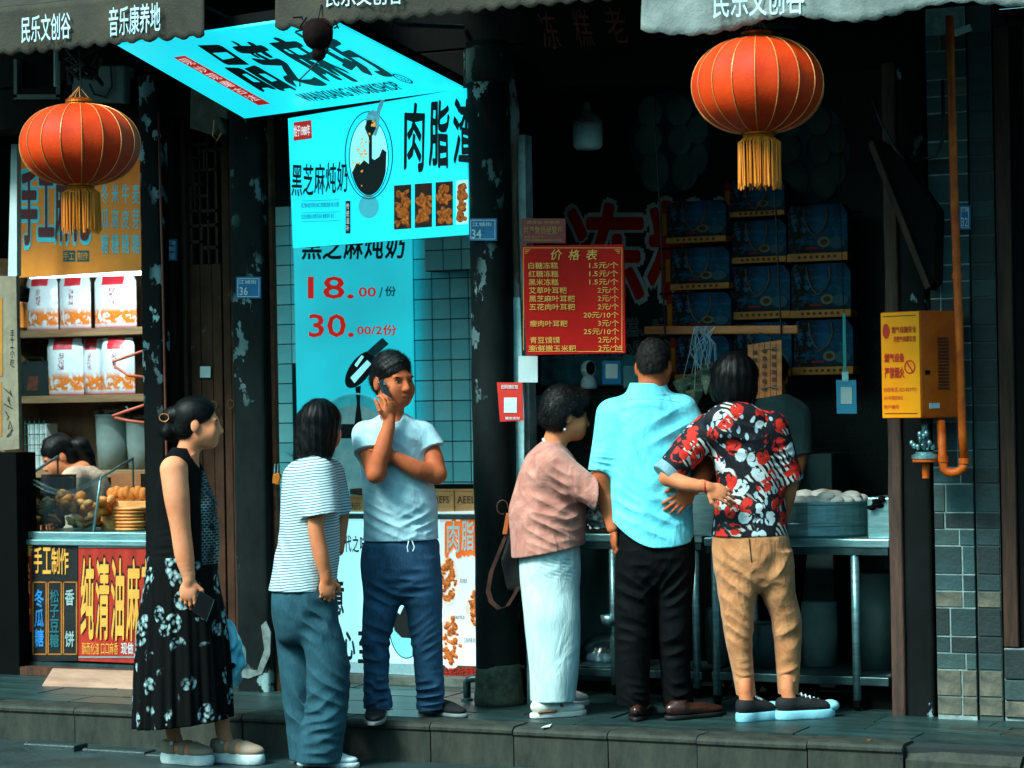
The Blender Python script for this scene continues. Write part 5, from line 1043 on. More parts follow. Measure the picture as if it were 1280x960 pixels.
tag(obj('grey_bin',MB().lathe([(.10,0),(.12,.3),(.13,.45),(.135,.46),(.12,.46)],(P(1100,840,.75)[0],.75,.161),20),mat('grey_bin_plastic',S(70,96,96),.5),smooth=True),'pale grey bin on the lower shelf beside the brown post','bin')
t=thing('floor_ledge','broken plaster ledge on the floor under the work table','ledge',(P(1090,850,.5)[0],.55,0)); obj('ledge_block',MB().box(P(1062,850,.48)[0],P(1114,850,.48)[0],.48,.7,0,.10),M_black,t); obj('chipped_face',MB().prism([P(x,y,.475) for x,y in ((1064,855),(1113,852),(1113,843),(1100,846),(1085,844),(1064,848))],(0,.004,0)),M_conc,t)
for i,(px,Yd,r_,h_,mt_) in enumerate(((905,.75,.09,.26,M_steeld),(960,.7,.1,.2,mat('dark_teal_plastic',S(26,60,62),.5)),(1025,.78,.09,.3,mat('dim_white_sack',S(96,120,118),.7)))):
    x=P(px,830,Yd)[0]; tag(obj('storage_pot',MB().lathe([(r_*.9,0),(r_,h_*.5),(r_*.96,h_),(r_*.9,h_+.01),(0,h_+.01)],(x,Yd,.161),20),mt_,smooth=True),('dull steel pot on the lower shelf of the work table','dark teal tub on the lower shelf behind the khaki trousers','dim white sack standing on the lower table shelf')[i],'pot')
# ------------------------------------------------------------------ gas box and pipes
M_yel=mat('yellow_print_sheet',S(255,160,8),.45,spec=.2,col2=S(245,140,6),scale=4,bump=.02); M_or=mat('orange_box_paint',S(206,92,12),.5,spec=.2,col2=S(170,66,8),scale=5,bump=.05); M_pipe=mat('orange_pipe_paint',S(220,100,16),.45,spec=.25,col2=S(170,66,12),scale=14,bump=.1)
zc0,zc1=P(1153,523,-.06)[2],P(1153,388,-.06)[2]; C_=P(1151,455,-.06); L_=P(1102,455,.02); R2=P(1206,455,.17); Cv=Vector((C_[0],C_[1],0)); Lv=Vector((L_[0],L_[1],0)); Rv=Vector((R2[0],R2[1],0)); D_=Lv+Rv-Cv
t=thing('gas_box','orange gas regulator box with yellow warning face on the pier','gas box',(D_.x,D_.y,zc0)); up=Vector((0,0,zc1-zc0))
mb=MB(); base=[Lv,Cv,Rv,D_]; mb.prism([p+Vector((0,0,zc0)) for p in base],tuple(up)); obj('box_body',mb,M_or,t,bevel=.006)
nL=(Cv-Lv).cross(Vector((0,0,1))).normalized(); nR=(Rv-Cv).cross(Vector((0,0,1))).normalized()
if nL.y>0: nL=-nL
if nR.y>0: nR=-nR
qL=[Lv+Vector((0,0,zc0)),Cv+Vector((0,0,zc0)),Cv+Vector((0,0,zc1)),Lv+Vector((0,0,zc1))]; qR=[Cv+Vector((0,0,zc0)),Rv+Vector((0,0,zc0)),Rv+Vector((0,0,zc1)),Cv+Vector((0,0,zc1))]
o=obj('warning_face',slab(sub(qL,.015,.008,.985,.992,.001,nL),.003,nL),M_yel,t)
def tq(mb,s,q,u0,v0,u1,v1,n_,bold=0,l=.006): textq(mb,s,quadpt(q,u0,v0),quadpt(q,u1,v0),quadpt(q,u0,v1),bold,l,n_)
mb=MB(); tq(mb,'燃气设施安全',qL,.30,.80,.92,.86,nL,.01); tq(mb,'天然气有限公司',qL,.34,.715,.9,.77,nL,.01); tq(mb,'燃气设备',qL,.10,.53,.60,.61,nL,.03); tq(mb,'严禁烟火',qL,.10,.38,.60,.48,nL,.03); tq(mb,'抢修电话: 023-829792',qL,.06,.25,.9,.295,nL,.0); tq(mb,'24小时值班电话',qL,.06,.175,.55,.215,nL,.0); tq(mb,'用户编号',qL,.06,.09,.45,.13,nL,.0)
ang=np.linspace(0,6.28,20,endpoint=False)
for (cu_,cv,ru,rv,w) in ((.74,.48,.14,.065,.03),): 
    o_=[quadpt(qL,cu_+ru*math.cos(a),cv+rv*math.sin(a))+nL*.006 for a in ang]; i_=[quadpt(qL,cu_+(ru-w)*math.cos(a),cv+(rv-w*.4)*math.sin(a))+nL*.006 for a in ang]; mb.add(o_+i_,[(k,(k+1)%20,(k+1)%20+20,k+20) for k in range(20)])
    mb.add([quadpt(qL,cu_-.10,cv+.045)+nL*.006,quadpt(qL,cu_-.07,cv+.055)+nL*.006,quadpt(qL,cu_+.10,cv-.045)+nL*.006,quadpt(qL,cu_+.07,cv-.055)+nL*.006],[(0,1,2,3)])
mb.add([quadpt(qL,.15+.09*math.cos(a),.82+.07*math.sin(a))+nL*.006 for a in ang],[tuple(range(20))]); obj('red_lettering',mb,mat('red_warning_print',S(200,40,20),.5,bump=0),o,origin=ORG[t.name])
mb=MB()
for v in (.045,.955): mb.add([quadpt(qL,.08,v)+nL*.006,quadpt(qL,.92,v)+nL*.006,quadpt(qL,.92,v+.006)+nL*.006,quadpt(qL,.08,v+.006)+nL*.006],[(0,1,2,3)])
obj('black_rule',mb,M_ink,o,origin=ORG[t.name])
for i in range(16): obj('vent_louvre',slab(sub(qR,.38,.27+i*.031,.62,.285+i*.031,.001,nR),.004,nR),mat('dark_vent',S(70,34,14),.6),t)
obj('lock_plate',slab(sub(qR,.09,.41,.19,.445,.001,nR),.004,nR),M_black,t); obj('torn_sticker',slab(sub(qR,.17,.09,.40,.14,.001,nR),.002,nR),M_paper,t)
t=thing('gas_pipe','orange gas pipe running down the pier and hooking up into the gas box','pipe',P(1190,595,.02)); ppts=[P(1187,20,.06),P(1189,92,.06),P(1193,250,.05),P(1199,420,.03),P(1203,540,.02),P(1205,572,.02)]
lo=[P(1205,580,.02),P(1203,586,.02),P(1197,590,.02),P(1190,591,.02),P(1184,590,.02),P(1180,586,.02),P(1179,578,.02),P(1178,560,.03),P(1176,526,.05)]
obj('long_pipe',MB().tube(ppts,.0185,14),M_pipe,t,smooth=True); obj('bend_pipe',MB().tube(lo,.0195,14),M_pipe,t,smooth=True)
for p,r_ in ((P(1205,576,.02),.0235),(P(1179,574,.02),.0235),(P(1196,345,.04),.022)): obj('collar',MB().lathe([(r_,-.012),(r_,.012)],p,14),M_pipe,t)
t=thing('gas_valve','steel and orange gas valve under the gas box','valve',P(1157,596,.03)); c=P(1157,573,.04); s=1/275
obj('flange',MB().lathe([(17*s,0),(17*s,4*s),(12*s,6*s),(12*s,8*s)],c,20),M_steel,t); obj('orange_flange',MB().lathe([(14*s,-5*s),(16*s,-4*s),(16*s,-.5*s),(14*s,0)],c,20),M_pipe,t); obj('stub_pipe',MB().tube([(c[0],c[1],c[2]-4*s),(c[0],c[1],c[2]-24*s)],4.6*s,12),M_pipe,t); obj('valve_body',MB().lathe([(6*s,8*s),(8*s,14*s),(6*s,20*s),(7*s,30*s),(5*s,36*s),(5*s,48*s)],c,14),M_steeld,t,smooth=True); mb=MB()
for i in range(12): a=rs.uniform(0,6.28); mb.ell((c[0]+rs.uniform(-.06,.05),c[1]-.02+rs.uniform(-.03,.03),c[2]+rs.uniform(.03,.13)),.011,.011,.014,7,5)
obj('fittings',mb,M_steel,t,smooth=True)
tag(obj('tiny_tag',MB().prism([P(x,y,.2) for x,y in ((1191,38),(1212,30),(1215,38),(1194,46))],(0,.004,0)),M_paper),'small pale tag stuck under the eave above the brick pier','tag')
for i,(pts,lab) in enumerate((([P(1090,120,.1),P(1100,150,.1),P(1118,185,.1),P(1130,200,.12)],'loose black cable under the eave above the brace'),([P(1178,100,.2),P(1180,170,.18),P(1170,195,.18),P(1150,200,.18)],'curved black cable on the brick pier behind the orange pipe'))):
    tag(obj('black_cable',MB().tube(pts,.008,6),M_cable,smooth=True),lab,'cable')
# ================================================================== modelling people from blended volumes
class Vol:
    """implicit volumes blended on a grid and turned into one continuous skin"""
    def __init__(s,h=.006): s.h=h; s.p=[]; s.cuts=[]; s.disp=None
    def add(s,f,lo,hi,k=.02,op='u'): s.p.append((f,np.array(lo,float),np.array(hi,float),k,op)); return s
    def cap(s,a,b,ra,rb,k=.02,op='u'):
        a=np.array(a,float); b=np.array(b,float); r=max(ra,rb); d=b-a; L=max(1e-9,float(d@d))
        def f(p):
            q=p-a; t=np.clip((q@d)/L,0,1); return np.linalg.norm(q-t[...,None]*d,axis=-1)-(ra+(rb-ra)*t)
        return s.add(f,np.minimum(a,b)-r,np.maximum(a,b)+r,k,op)
    def chain(s,pts,rs,k=.02):
        """limb: one polyline with radii, resampled smoothly so joints do not swell"""
        pts=np.array([np.array(p,float) for p in pts]); rs=np.array(rs,float); t=np.arange(len(pts)); q=np.linspace(0,len(pts)-1,(len(pts)-1)*5+1)
        if len(pts)>2:
            C=np.stack([_pchip(t,pts[:,i],q) for i in range(3)],1); lin=np.stack([np.interp(q,t,pts[:,i]) for i in range(3)],1); C=.5*C+.5*lin; Rr=_pchip(t,rs,q)
        else: C,Rr,q=pts,rs,t
        segs=[(C[i],C[i+1],Rr[i],Rr[i+1]) for i in range(len(C)-1)]
        def f(p):
            d=None
            for a,b,ra,rb in segs:
                v=b-a; L=max(1e-9,float(v@v)); w=p-a; tt=np.clip((w@v)/L,0,1); e=np.linalg.norm(w-tt[...,None]*v,axis=-1)-(ra+(rb-ra)*tt); d=e if d is None else np.minimum(d,e)
            return d
        r=rs.max(); return s.add(f,C.min(0)-r,C.max(0)+r,k)
    def ell(s,c,r,R=None,k=.02,op='u'):
        c=np.array(c,float); r=np.array(r,float); Rm=np.eye(3) if R is None else np.array(R)
        def f(p):
            q=(p-c)@Rm; n=np.linalg.norm(q/r,axis=-1); g=np.linalg.norm(q/(r*r),axis=-1); return np.where(g>1e-6,n*(n-1)/np.maximum(g,1e-6),-r.min())
        e=np.sqrt(((Rm*r[None,:])**2).sum(1)); return s.add(f,c-e,c+e,k,op)
    def loft(s,secs,k=.02,op='u',p_=2.0,rnd=0):
        """sections (z, cx, cy, rx, ry) from bottom to top, interpolated smoothly"""
        secs=sorted(secs); Z=np.array([q[0] for q in secs]); A=np.array([q[1:5] for q in secs],float)
        zz_=np.linspace(Z[0],Z[-1],120); B=np.stack([_pchip(Z,A[:,i],zz_) for i in range(4)],1)
        def f(p):
            z=p[...,2]; zc=np.clip(z,Z[0],Z[-1]); cx,cy,rx,ry=[np.interp(zc,zz_,B[:,i]) for i in range(4)]
            n=(np.abs((p[...,0]-cx)/rx)**p_+np.abs((p[...,1]-cy)/ry)**p_)**(1/p_); d=(n-1)*np.minimum(rx,ry)
            e=np.abs(z-(Z[0]+Z[-1])/2)-(Z[-1]-Z[0])/2
            if rnd: h_=np.clip(.5-.5*(d-e)/rnd,0,1); return d*(1-h_)+e*h_+rnd*h_*(1-h_)
            return np.maximum(d,e)
        lo=(min(A[:,0]-A[:,2]),min(A[:,1]-A[:,3]),Z[0]); hi=(max(A[:,0]+A[:,2]),max(A[:,1]+A[:,3]),Z[-1]); return s.add(f,lo,hi,k,op)
    def cutf(s,f): s.cuts.append((f,None)); return s
    def cut(s,pt,n): s.cuts.append((np.array(pt,float),np.array(n,float)/np.linalg.norm(n))); return s
    def mesh(s):
        h=s.h; us=[q for q in s.p if q[4]=='u']; lo=np.min([q[1] for q in us],0)-4*h; hi=np.max([q[2] for q in us],0)+4*h
        n=np.ceil((hi-lo)/h).astype(int)+1; D=np.full(n,.08,np.float32)
        ax=[lo[i]+h*np.arange(n[i]) for i in range(3)]
        for f,a,b,k,op in s.p:
            m=k*1.2+4*h; i0=np.maximum(0,np.floor((a-m-lo)/h).astype(int)); i1=np.minimum(n,np.ceil((b+m-lo)/h).astype(int)+1)
            if (i1<=i0).any(): continue
            sl=tuple(slice(x,y) for x,y in zip(i0,i1)); P_=np.stack(np.meshgrid(ax[0][sl[0]],ax[1][sl[1]],ax[2][sl[2]],indexing='ij'),-1); d=f(P_); c=D[sl]
            if op=='u':
                if k>0: q=np.clip(.5+.5*(c-d)/k,0,1); D[sl]=c*(1-q)+d*q-k*q*(1-q)
                else: D[sl]=np.minimum(c,d)
            else:
                d=-d
                if k>0: q=np.clip(.5-.5*(c-d)/k,0,1); D[sl]=c*(1-q)+d*q+k*q*(1-q)
                else: D[sl]=np.maximum(c,d)
        if s.disp is not None:
            I=np.argwhere(np.abs(D)<.035); P_=lo+h*I; D[tuple(I.T)]+=s.disp(P_)
        if s.cuts:
            I=np.argwhere(D<.03); P_=lo+h*I; d=D[tuple(I.T)]
            for pt,nn in s.cuts: d=np.maximum(d,pt(P_) if nn is None else (P_-pt)@nn)
            D[tuple(I.T)]=d
        return _nets(D,lo,h)
def _pchip(x,y,q):
    h=np.diff(x); d=np.diff(y)/h; m=np.zeros(len(x)); m[0]=d[0]; m[-1]=d[-1]
    for i in range(1,len(x)-1): m[i]=0 if d[i-1]*d[i]<=0 else 2*d[i-1]*d[i]/(d[i-1]+d[i])
    i=np.clip(np.searchsorted(x,q)-1,0,len(x)-2); t=(q-x[i])/h[i]
    return (2*t**3-3*t**2+1)*y[i]+(t**3-2*t**2+t)*h[i]*m[i]+(-2*t**3+3*t**2)*y[i+1]+(t**3-t**2)*h[i]*m[i+1]
def _nets(D,lo,h):
    S_=D<0; n=np.array(D.shape); acc=np.zeros(n-1,np.uint8)
    offs=[(i,j,k) for i in (0,1) for j in (0,1) for k in (0,1)]
    for o in offs: acc+=S_[o[0]:n[0]-1+o[0],o[1]:n[1]-1+o[1],o[2]:n[2]-1+o[2]]
    I=np.argwhere((acc>0)&(acc<8)); idx=np.full(n-1,-1,np.int32); idx[tuple(I.T)]=np.arange(len(I))
    V=np.stack([D[tuple((I+np.array(o)).T)] for o in offs],1).astype(np.float64); s=np.zeros((len(I),3)); c=np.zeros(len(I)); O=np.array(offs,float)
    for a in range(8):
        for b in range(a+1,8):
            if sum(x!=y for x,y in zip(offs[a],offs[b]))!=1: continue
            va,vb=V[:,a],V[:,b]; m=(va<0)!=(vb<0); t=np.where(m,va/np.where(m,va-vb,1),0); p=O[a]+t[:,None]*(O[b]-O[a]); s+=np.where(m[:,None],p,0); c+=m
    verts=lo+h*(I+s/c[:,None]); F=[]
    for ax in range(3):
        u,v=(ax+1)%3,(ax+2)%3; sl0=[slice(None)]*3; sl1=[slice(None)]*3; sl0[ax]=slice(0,n[ax]-1); sl1[ax]=slice(1,n[ax])
        A=S_[tuple(sl0)]; B=S_[tuple(sl1)]; E=np.argwhere(A!=B); E=E[(E[:,u]>0)&(E[:,v]>0)&(E[:,u]<n[u]-1)&(E[:,v]<n[v]-1)]
        if not len(E): continue
        eu=np.zeros(3,int); ev=np.zeros(3,int); eu[u]=1; ev[v]=1
        q=np.stack([idx[tuple((E-eu-ev).T)],idx[tuple((E-ev).T)],idx[tuple(E.T)],idx[tuple((E-eu).T)]],1); fl=~A[tuple(E.T)]; q[fl]=q[fl][:,::-1]; F.append(q)
    return verts,np.concatenate(F)
def volobj(name,parts,mt,parent,label=None,it=1):
    """join one or more blended volumes into one mesh object"""
    vs=[];fs=[];o=0
    for p in parts:
        v,f=p.mesh() if isinstance(p,Vol) else p
        vs.append(v); fs.append(f+o); o+=len(v)
    v=np.concatenate(vs); f=np.concatenate(fs); me=bpy.data.meshes.new(name)
    me.vertices.add(len(v)); me.vertices.foreach_set('co',v.astype(np.float32).ravel()); me.loops.add(f.size); me.loops.foreach_set('vertex_index',f.astype(np.int32).ravel())
    me.polygons.add(len(f)); me.polygons.foreach_set('loop_start',np.arange(0,f.size,4,dtype=np.int32)); me.update(calc_edges=True); me.validate()
    me.polygons.foreach_set('use_smooth',np.ones(len(me.polygons),bool)); me.materials.append(mt)
    ob=bpy.data.objects.new(name,me); COL.objects.link(ob); ob.parent=parent; ORG[ob.name]=ORG[parent.name]
    sm=ob.modifiers.new('smooth','SMOOTH'); sm.factor=.5; sm.iterations=it
    if label: ob['label']=label
    return ob
def wrinkle(seed,amp=.004,scale=9.,stretch=(1,1,1),folds=()):
    """cloth folds: a few warped sine ridges plus local fan folds (centre, direction, wavelength, depth, reach)"""
    r=np.random.RandomState(seed); K=[r.normal(size=3)*scale*np.array(stretch) for _ in range(5)]; ph=r.uniform(0,6.28,5); W=[r.normal(size=3)*scale*.6 for _ in range(5)]
    def f(p):
        d=np.zeros(len(p))
        for k_,w,a in zip(K,W,ph): d+=np.sin(p@k_+a+1.6*np.sin(p@w+a*2))
        d*=amp/2.2
        for i,(c,dr,wl,dp,rc) in enumerate(folds):
            q=p-np.array(c); g=np.exp(-(q*q).sum(1)/(rc*rc)); dr=np.array(dr,float); dr=dr/np.linalg.norm(dr); rr_=np.random.RandomState(seed*17+i); n=np.zeros(len(p))
            for j in range(3):
                kk=dr*(6.283/(wl*2.2))*rr_.uniform(.7,1.25)+rr_.normal(size=3)*6.283/(wl*9); n+=np.sin(q@kk+rr_.uniform(0,6.28)+.9*np.sin(q@(rr_.normal(size=3)*9)+j))
            d+=-dp*.62*g*(1-1.6*np.abs(n)/1.6)
        return d
    return f
def axes(yaw,pitch=0,roll=0):
    """columns: right, forward, up of a head; yaw 0 looks away from the camera (+y), positive turns to the picture's right"""
    return (Matrix.Rotation(-yaw,3,'Z')@Matrix.Rotation(pitch,3,'X')@Matrix.Rotation(roll,3,'Y'))
class Fig:
    def __init__(s,label,px,py,z=0.0,dist=None):
        s.g=Vector(G(px,py,z)); s.px=px; s.t=thing('person',label,'person',tuple(s.g),rz=YAW); ORG[s.t.name]=Vector((0,0,0)); s.cy,s.sy=math.cos(YAW),math.sin(YAW)
    def J(s,px,py,dy=0.0):
        """picture point on the upright plane through the figure, dy metres behind it -> figure space"""
        d=ray(px,py); n=(-s.sy,s.cy); t=((s.g.x-CAM[0])*n[0]+(s.g.y-CAM[1])*n[1]+dy)/(d[0]*n[0]+d[1]*n[1])
        w=Vector((CAM[0]+d[0]*t-s.g.x,CAM[1]+d[1]*t-s.g.y,CAM[2]+d[2]*t-s.g.z)); return np.array((w.x*s.cy+w.y*s.sy,-w.x*s.sy+w.y*s.cy,w.z))
    def sec(s,py,xl,xr,ry,dy=0.0):
        a=s.J(xl,py,dy); b=s.J(xr,py,dy); return ((a[2]+b[2])/2,(a[0]+b[0])/2,dy,(b[0]-a[0])/2,ry)
M_skin=mat('warm_skin',S(222,140,98),.62,col2=S(200,112,72),scale=7,bump=.04,bscale=80,sss=.12,spec=.2)
M_skin2=mat('tanned_skin',S(196,106,66),.62,col2=S(168,82,48),scale=7,bump=.04,bscale=80,sss=.1,spec=.2)
M_skin3=mat('fair_skin',S(232,152,112),.62,col2=S(212,126,86),scale=7,bump=.04,bscale=80,sss=.12,spec=.2)
def hairmat(name,c,c2,rough=.38):
    m,k=newmat(name,rough+.1,.22); v=k.map((70,70,3)); n=k.noise(v,1.2,3); k.put(k.ramp(n.outputs['Fac'],[(.35,c),(.7,c2)]),k.b.inputs['Base Color']); k.bump(n.outputs['Fac'],.5,.004); return m
M_hair=hairmat('black_hair',S(5,6,7),S(14,14,15)); M_hairg=hairmat('greying_short_hair',S(14,13,13),S(44,38,34),.6)
M_lip=mat('lips',S(170,86,72),.45,bump=0); M_eye=mat('dark_eye',S(20,16,14),.2,bump=0); M_eyew=mat('eye_white',S(150,136,124),.4,bump=0)
def headvol(V,c,A,hh,k=.018,ear=True,jaw=1.0,old=0,skull=1.0):
    """c centre of skull (eye level, mid-depth), A axes, hh head height"""
    A=np.array(A); u=hh/.23; T=lambda x,y,z:np.array(c)+A@np.array((x*u,y*u,z*u)); R=A
    V.ell(T(0,-.012*skull,.035*skull),np.array((.075,.093,.083))*u*(skull-.02),R,k); V.ell(T(0,.03,-.03),np.array((.064,.066,.085))*u,R,.03)
    V.ell(T(0,.062,-.083),np.array((.038*jaw,.036,.028))*u,R,.025); V.ell(T(0,.02,-.05),np.array((.06*jaw,.06,.045))*u,R,.03)
    V.ell(T(0,.070,-.062),np.array((.036,.027,.034))*u,R,.03)
    V.ell(T(0,.078,.022),np.array((.05,.016,.012))*u,R,.02)                     # brow
    for sx in (-1,1):
        V.ell(T(sx*.036,.072,-.034),np.array((.024,.018,.030))*u,R,.03)          # cheek
        V.ell(T(sx*.031,.096,.003),np.array((.016,.012,.010))*u,R,.012,'s')     # socket
        if ear: V.ell(T(sx*.077,-.012,-.012),np.array((.009,.02,.032))*u,R,.006); V.ell(T(sx*.072,-.004,-.012),np.array((.012,.012,.02))*u,R,.006)
    V.cap(T(0,.088,.014),T(0,.112,-.026),.008*u,.0125*u,.012); V.ell(T(0,.104,-.031),np.array((.018,.013,.010))*u,R,.010)   # nose
    V.ell(T(0,.093,-.058),np.array((.022,.012,.008))*u,R,.010); V.ell(T(0,.090,-.071),np.array((.02,.011,.008))*u,R,.010)  # lips
    V.ell(T(0,.107,-.0645),np.array((.022,.006,.0018))*u,R,.004,'s')
    return T
def facebits(fig,body,T,A,hh,eyes=True):
    u=hh/.23; A_=Matrix(A); e=MB(); w=MB(); b=MB(); l=MB()
    for sx in (-1,1):
        w.ell(T(sx*.031,.0805,.001),.0115*u,.008*u,.0034*u,10,7,A_); e.ell(T(sx*.031,.0835,.0015),.0075*u,.006*u,.0030*u,8,6,A_)
        b.ell(T(sx*.033,.0865,.021),.018*u,.0065*u,.0034*u,10,6,A_@Matrix.Rotation(sx*-.12,3,'Y'))
        w_=1
    for nm,m_,mm in (('eye_white',w,M_eyew),('iris',e,M_eye),('eyebrow',b,M_hair)):
        o=obj(nm,m_,mm,fig.t,smooth=True,origin=(0,0,0))
    l.ell(T(0,.0965,-.0600),.019*u,.009*u,.0042*u,12,7,A_); l.ell(T(0,.0945,-.0695),.0165*u,.009*u,.0045*u,12,7,A_); obj('lips',l,M_lip,fig.t,smooth=True,origin=(0,0,0)); ml=MB()
    for sx in (-1,1): ml.ell(T(sx*.009,.0975,-.0652),.0115*u,.0075*u,.0012*u,8,5,A_@Matrix.Rotation(sx*.18,3,'Y'))
    obj('mouth_line',ml,M_eye,fig.t,smooth=True,origin=(0,0,0))
def hand(V,w,fdir,pdir,size=1.0,curl=.5,side=1,thumb=.6,spread=.06,curls=None):
    """w wrist, fdir along the fingers, pdir out of the back of the hand, side +1/-1 which side the thumb leaves"""
    f=Vector(fdir).normalized(); n=Vector(pdir); n=(n-f*n.dot(f)).normalized(); x=f.cross(n)*side; w=Vector(w); s=size
    P_=lambda a,b,c:w+(x*a+f*b+n*c)*s
    V.cap(P_(0,-.03,0),P_(0,.015,0),.024*s,.022*s,.012)
    V.ell(P_(0,.05,0),(.042*s,.048*s,.017*s),np.array(Matrix((x,f,n)).transposed()),.012)
    for i,(off,L) in enumerate(((.03,.072),(.010,.082),(-.010,.076),(-.029,.060))):
        c=(curls[i] if curls else curl)+.04*i; a=P_(off,.082-.006*abs(i-1),.002); d=(f+x*(.5-i*.33)*spread*3).normalized(); rr=.0088*s
        for j,(fr,cv) in enumerate(((.42,.55),(.32,1.0),(.26,.8))):
            ang=c*cv; d=(d*math.cos(ang)-n*math.sin(ang)).normalized() if j==0 else (d*math.cos(ang)-(n-d*n.dot(d)).normalized()*math.sin(ang) if abs(n.dot(d))<.99 else d).normalized()
            b=a+d*L*fr*s; V.cap(a,b,rr,rr*.92,.004); a=b; rr*=.92
            n_=n
    a=P_(.03,.022,-.004); d=(f*.62+x*.75-n*.25*thumb).normalized(); b=a+d*.038*s; V.cap(a,b,.013*s,.0105*s,.008); d2=(f*.9+x*.25-n*thumb*.6).normalized(); b2=b+d2*.03*s; V.cap(b,b2,.0105*s,.009*s,.004); V.cap(b2,b2+(d2-n*.2*thumb).normalized()*.024*s,.009*s,.0075*s,.004)
def shoe(fig,name,heel,toe,mt,sole_mt,w=.045,h=.075,sole=.025,name2='sole',ankle_dx=.0,low=True,upper_extra=None):
    """heel/toe are ground points in figure space"""
    a=np.array(heel,float); b=np.array(toe,float); d=b-a; L=np.linalg.norm(d[:2]); d=d/max(1e-6,L); d[2]=0; s_=np.array((-d[1],d[0],0)); up=np.array((0,0,1.)); R=np.stack((s_,d,up),1)
    z=a[2]; at=lambda y,zz_,x=0:a+d*(y*L)+s_*x+np.array((0,0,zz_))
    V=Vol(.0045); V.ell(at(.18,sole+.028),(w*.78,L*.2,h*.52),R,.03); V.ell(at(.45,sole+.022),(w*.92,L*.32,h*.42),R,.03); V.ell(at(.74,sole+.012),(w,L*.27,h*.30),R,.03); V.cap(at(.2,sole+.03),at(.22,h+.02),w*.8,w*.72,.02); V.cut(at(0,sole*.7),(0,0,-1)); V.cut(at(.2,h+.016),(0,-.0,1))
    o=volobj(name,[V],mt,fig.t)
    S2=Vol(.0045); S2.ell(at(.2,sole*.5),(w*.92,L*.235,.06),R,.02); S2.ell(at(.5,sole*.5),(w*.9,L*.36,.06),R,.02); S2.ell(at(.74,sole*.5),(w*1.1,L*.30,.06),R,.02); S2.cut(at(0,0.0),(0,0,-1)); S2.cut(at(0,sole),(0,0,1)); so=volobj(name2,[S2],sole_mt,o); ORG[so.name]=Vector((0,0,0)); return o,at,R,L

def trous(F,V,hips,left,right,k=.035):
    def grow(L,up):
        y0,xl,xr,ry,dy=(list(L[-1])+[0])[:5]; w=xr-xl; return [F.sec(*q) for q in L]+[F.sec(y0-up,xl+w*.14,xr-w*.14,ry*.92,dy)]
    V.loft([F.sec(*q) for q in hips]+[F.sec(hips[0][0]+30,hips[0][1]+(hips[0][2]-hips[0][1])*.1,hips[0][2]-(hips[0][2]-hips[0][1])*.1,hips[0][3]*.7)],.03,rnd=.05)
    for L in (left,right): V.loft(grow(L,45),k)

def strands(F,hair,mode,crown,n=2200,L=.05,w=.0022,seed=1,lift=.004,jit=.35,zmin=-9):
    """fine locks lying on a hair volume, flowing away from the crown (or towards a bun)"""
    me=hair.data; nf=len(me.polygons); c=np.zeros(nf*3,np.float32); nn=np.zeros(nf*3,np.float32); ar=np.zeros(nf,np.float32); me.polygons.foreach_get('center',c); me.polygons.foreach_get('normal',nn); me.polygons.foreach_get('area',ar); c=c.reshape(-1,3); nn=nn.reshape(-1,3)
    r=np.random.RandomState(seed); idx=r.choice(nf,n,p=ar/ar.sum()); p=c[idx].astype(float); q=nn[idx].astype(float); cr=np.array(crown,float)
    d=(p-cr) if mode!='to' else (cr-p)
    if mode=='down': d=d/np.linalg.norm(d,axis=1)[:,None]; d[:,2]-=1.2
    if mode=='wild': d=r.normal(size=(n,3))+np.array((0,0,-.3))
    d=d+r.normal(size=(n,3))*jit*np.linalg.norm(d,axis=1)[:,None]*.5; d-=q*(d*q).sum(1)[:,None]; d/=np.maximum(1e-6,np.linalg.norm(d,axis=1))[:,None]
    sd_=np.cross(d,q); Ls=L*r.uniform(.5,1.2,n); V=[];Fc=[]; K=4; lf=lift*r.uniform(.2,1.4,n)
    for j in range(K+1):
        t=j/K; pt=p+q*.0008+d*(Ls*t)[:,None]+q*(lf*math.sin(t*2.2)-Ls**2*t*t/(2*.11) if mode!='out' else lf*t*3)[:,None]; ww=w*(1-.75*t); V.append(np.stack([pt-sd_*ww*.5,pt+sd_*ww*.5],1))
    V=np.stack(V,1).reshape(-1,3); base=np.arange(n)*(K+1)*2
    f=np.concatenate([np.stack([base+2*j,base+2*j+1,base+2*j+3,base+2*j+2],1) for j in range(K)]); o=volobj('hair_strands',[(V,f)],hair.data.materials[0],hair); o.modifiers.clear(); o['kind']='stuff'; return o
def inner(F,pel,neck,arms=(),legs=()):
    """the covered middle of a body so that head, arms and legs are one figure"""
    V=Vol(.008); V.chain([pel,neck],[.075,.05],.03)
    for a in arms: V.chain([np.array(neck)*.85+np.array(pel)*.15,a],[.04,.038],.02)
    for L in legs: V.chain([pel]+list(L),[.05,.045]+[.026]*(len(L)-1),.02)
    return V
def slv(V,a,b,ra,rb,k=.03,n=None,ext=.0):
    """sleeve with a flat open end at b"""
    a=np.array(a,float); b=np.array(b,float); d=b-a; L=float(d@d); nn=d/np.sqrt(L) if n is None else np.array(n,float)/np.linalg.norm(n); r=max(ra,rb)
    def f(p):
        q=p-a; t=np.clip((q@d)/L,0,1.25); return np.maximum(np.linalg.norm(q-t[...,None]*d,axis=-1)-(ra+(rb-ra)*np.minimum(t,1)),(p-b)@nn)
    return V.add(f,np.minimum(a,b)-r,np.maximum(a,b)+r,k)
Vol.slv=slv
def gr(fig,px,py,z=None):
    w=Vector(G(px,py,fig.g.z))-fig.g; return np.array((w.x*fig.cy+w.y*fig.sy,-w.x*fig.sy+w.y*fig.cy,0.0 if z is None else z))
Fig.gr=gr
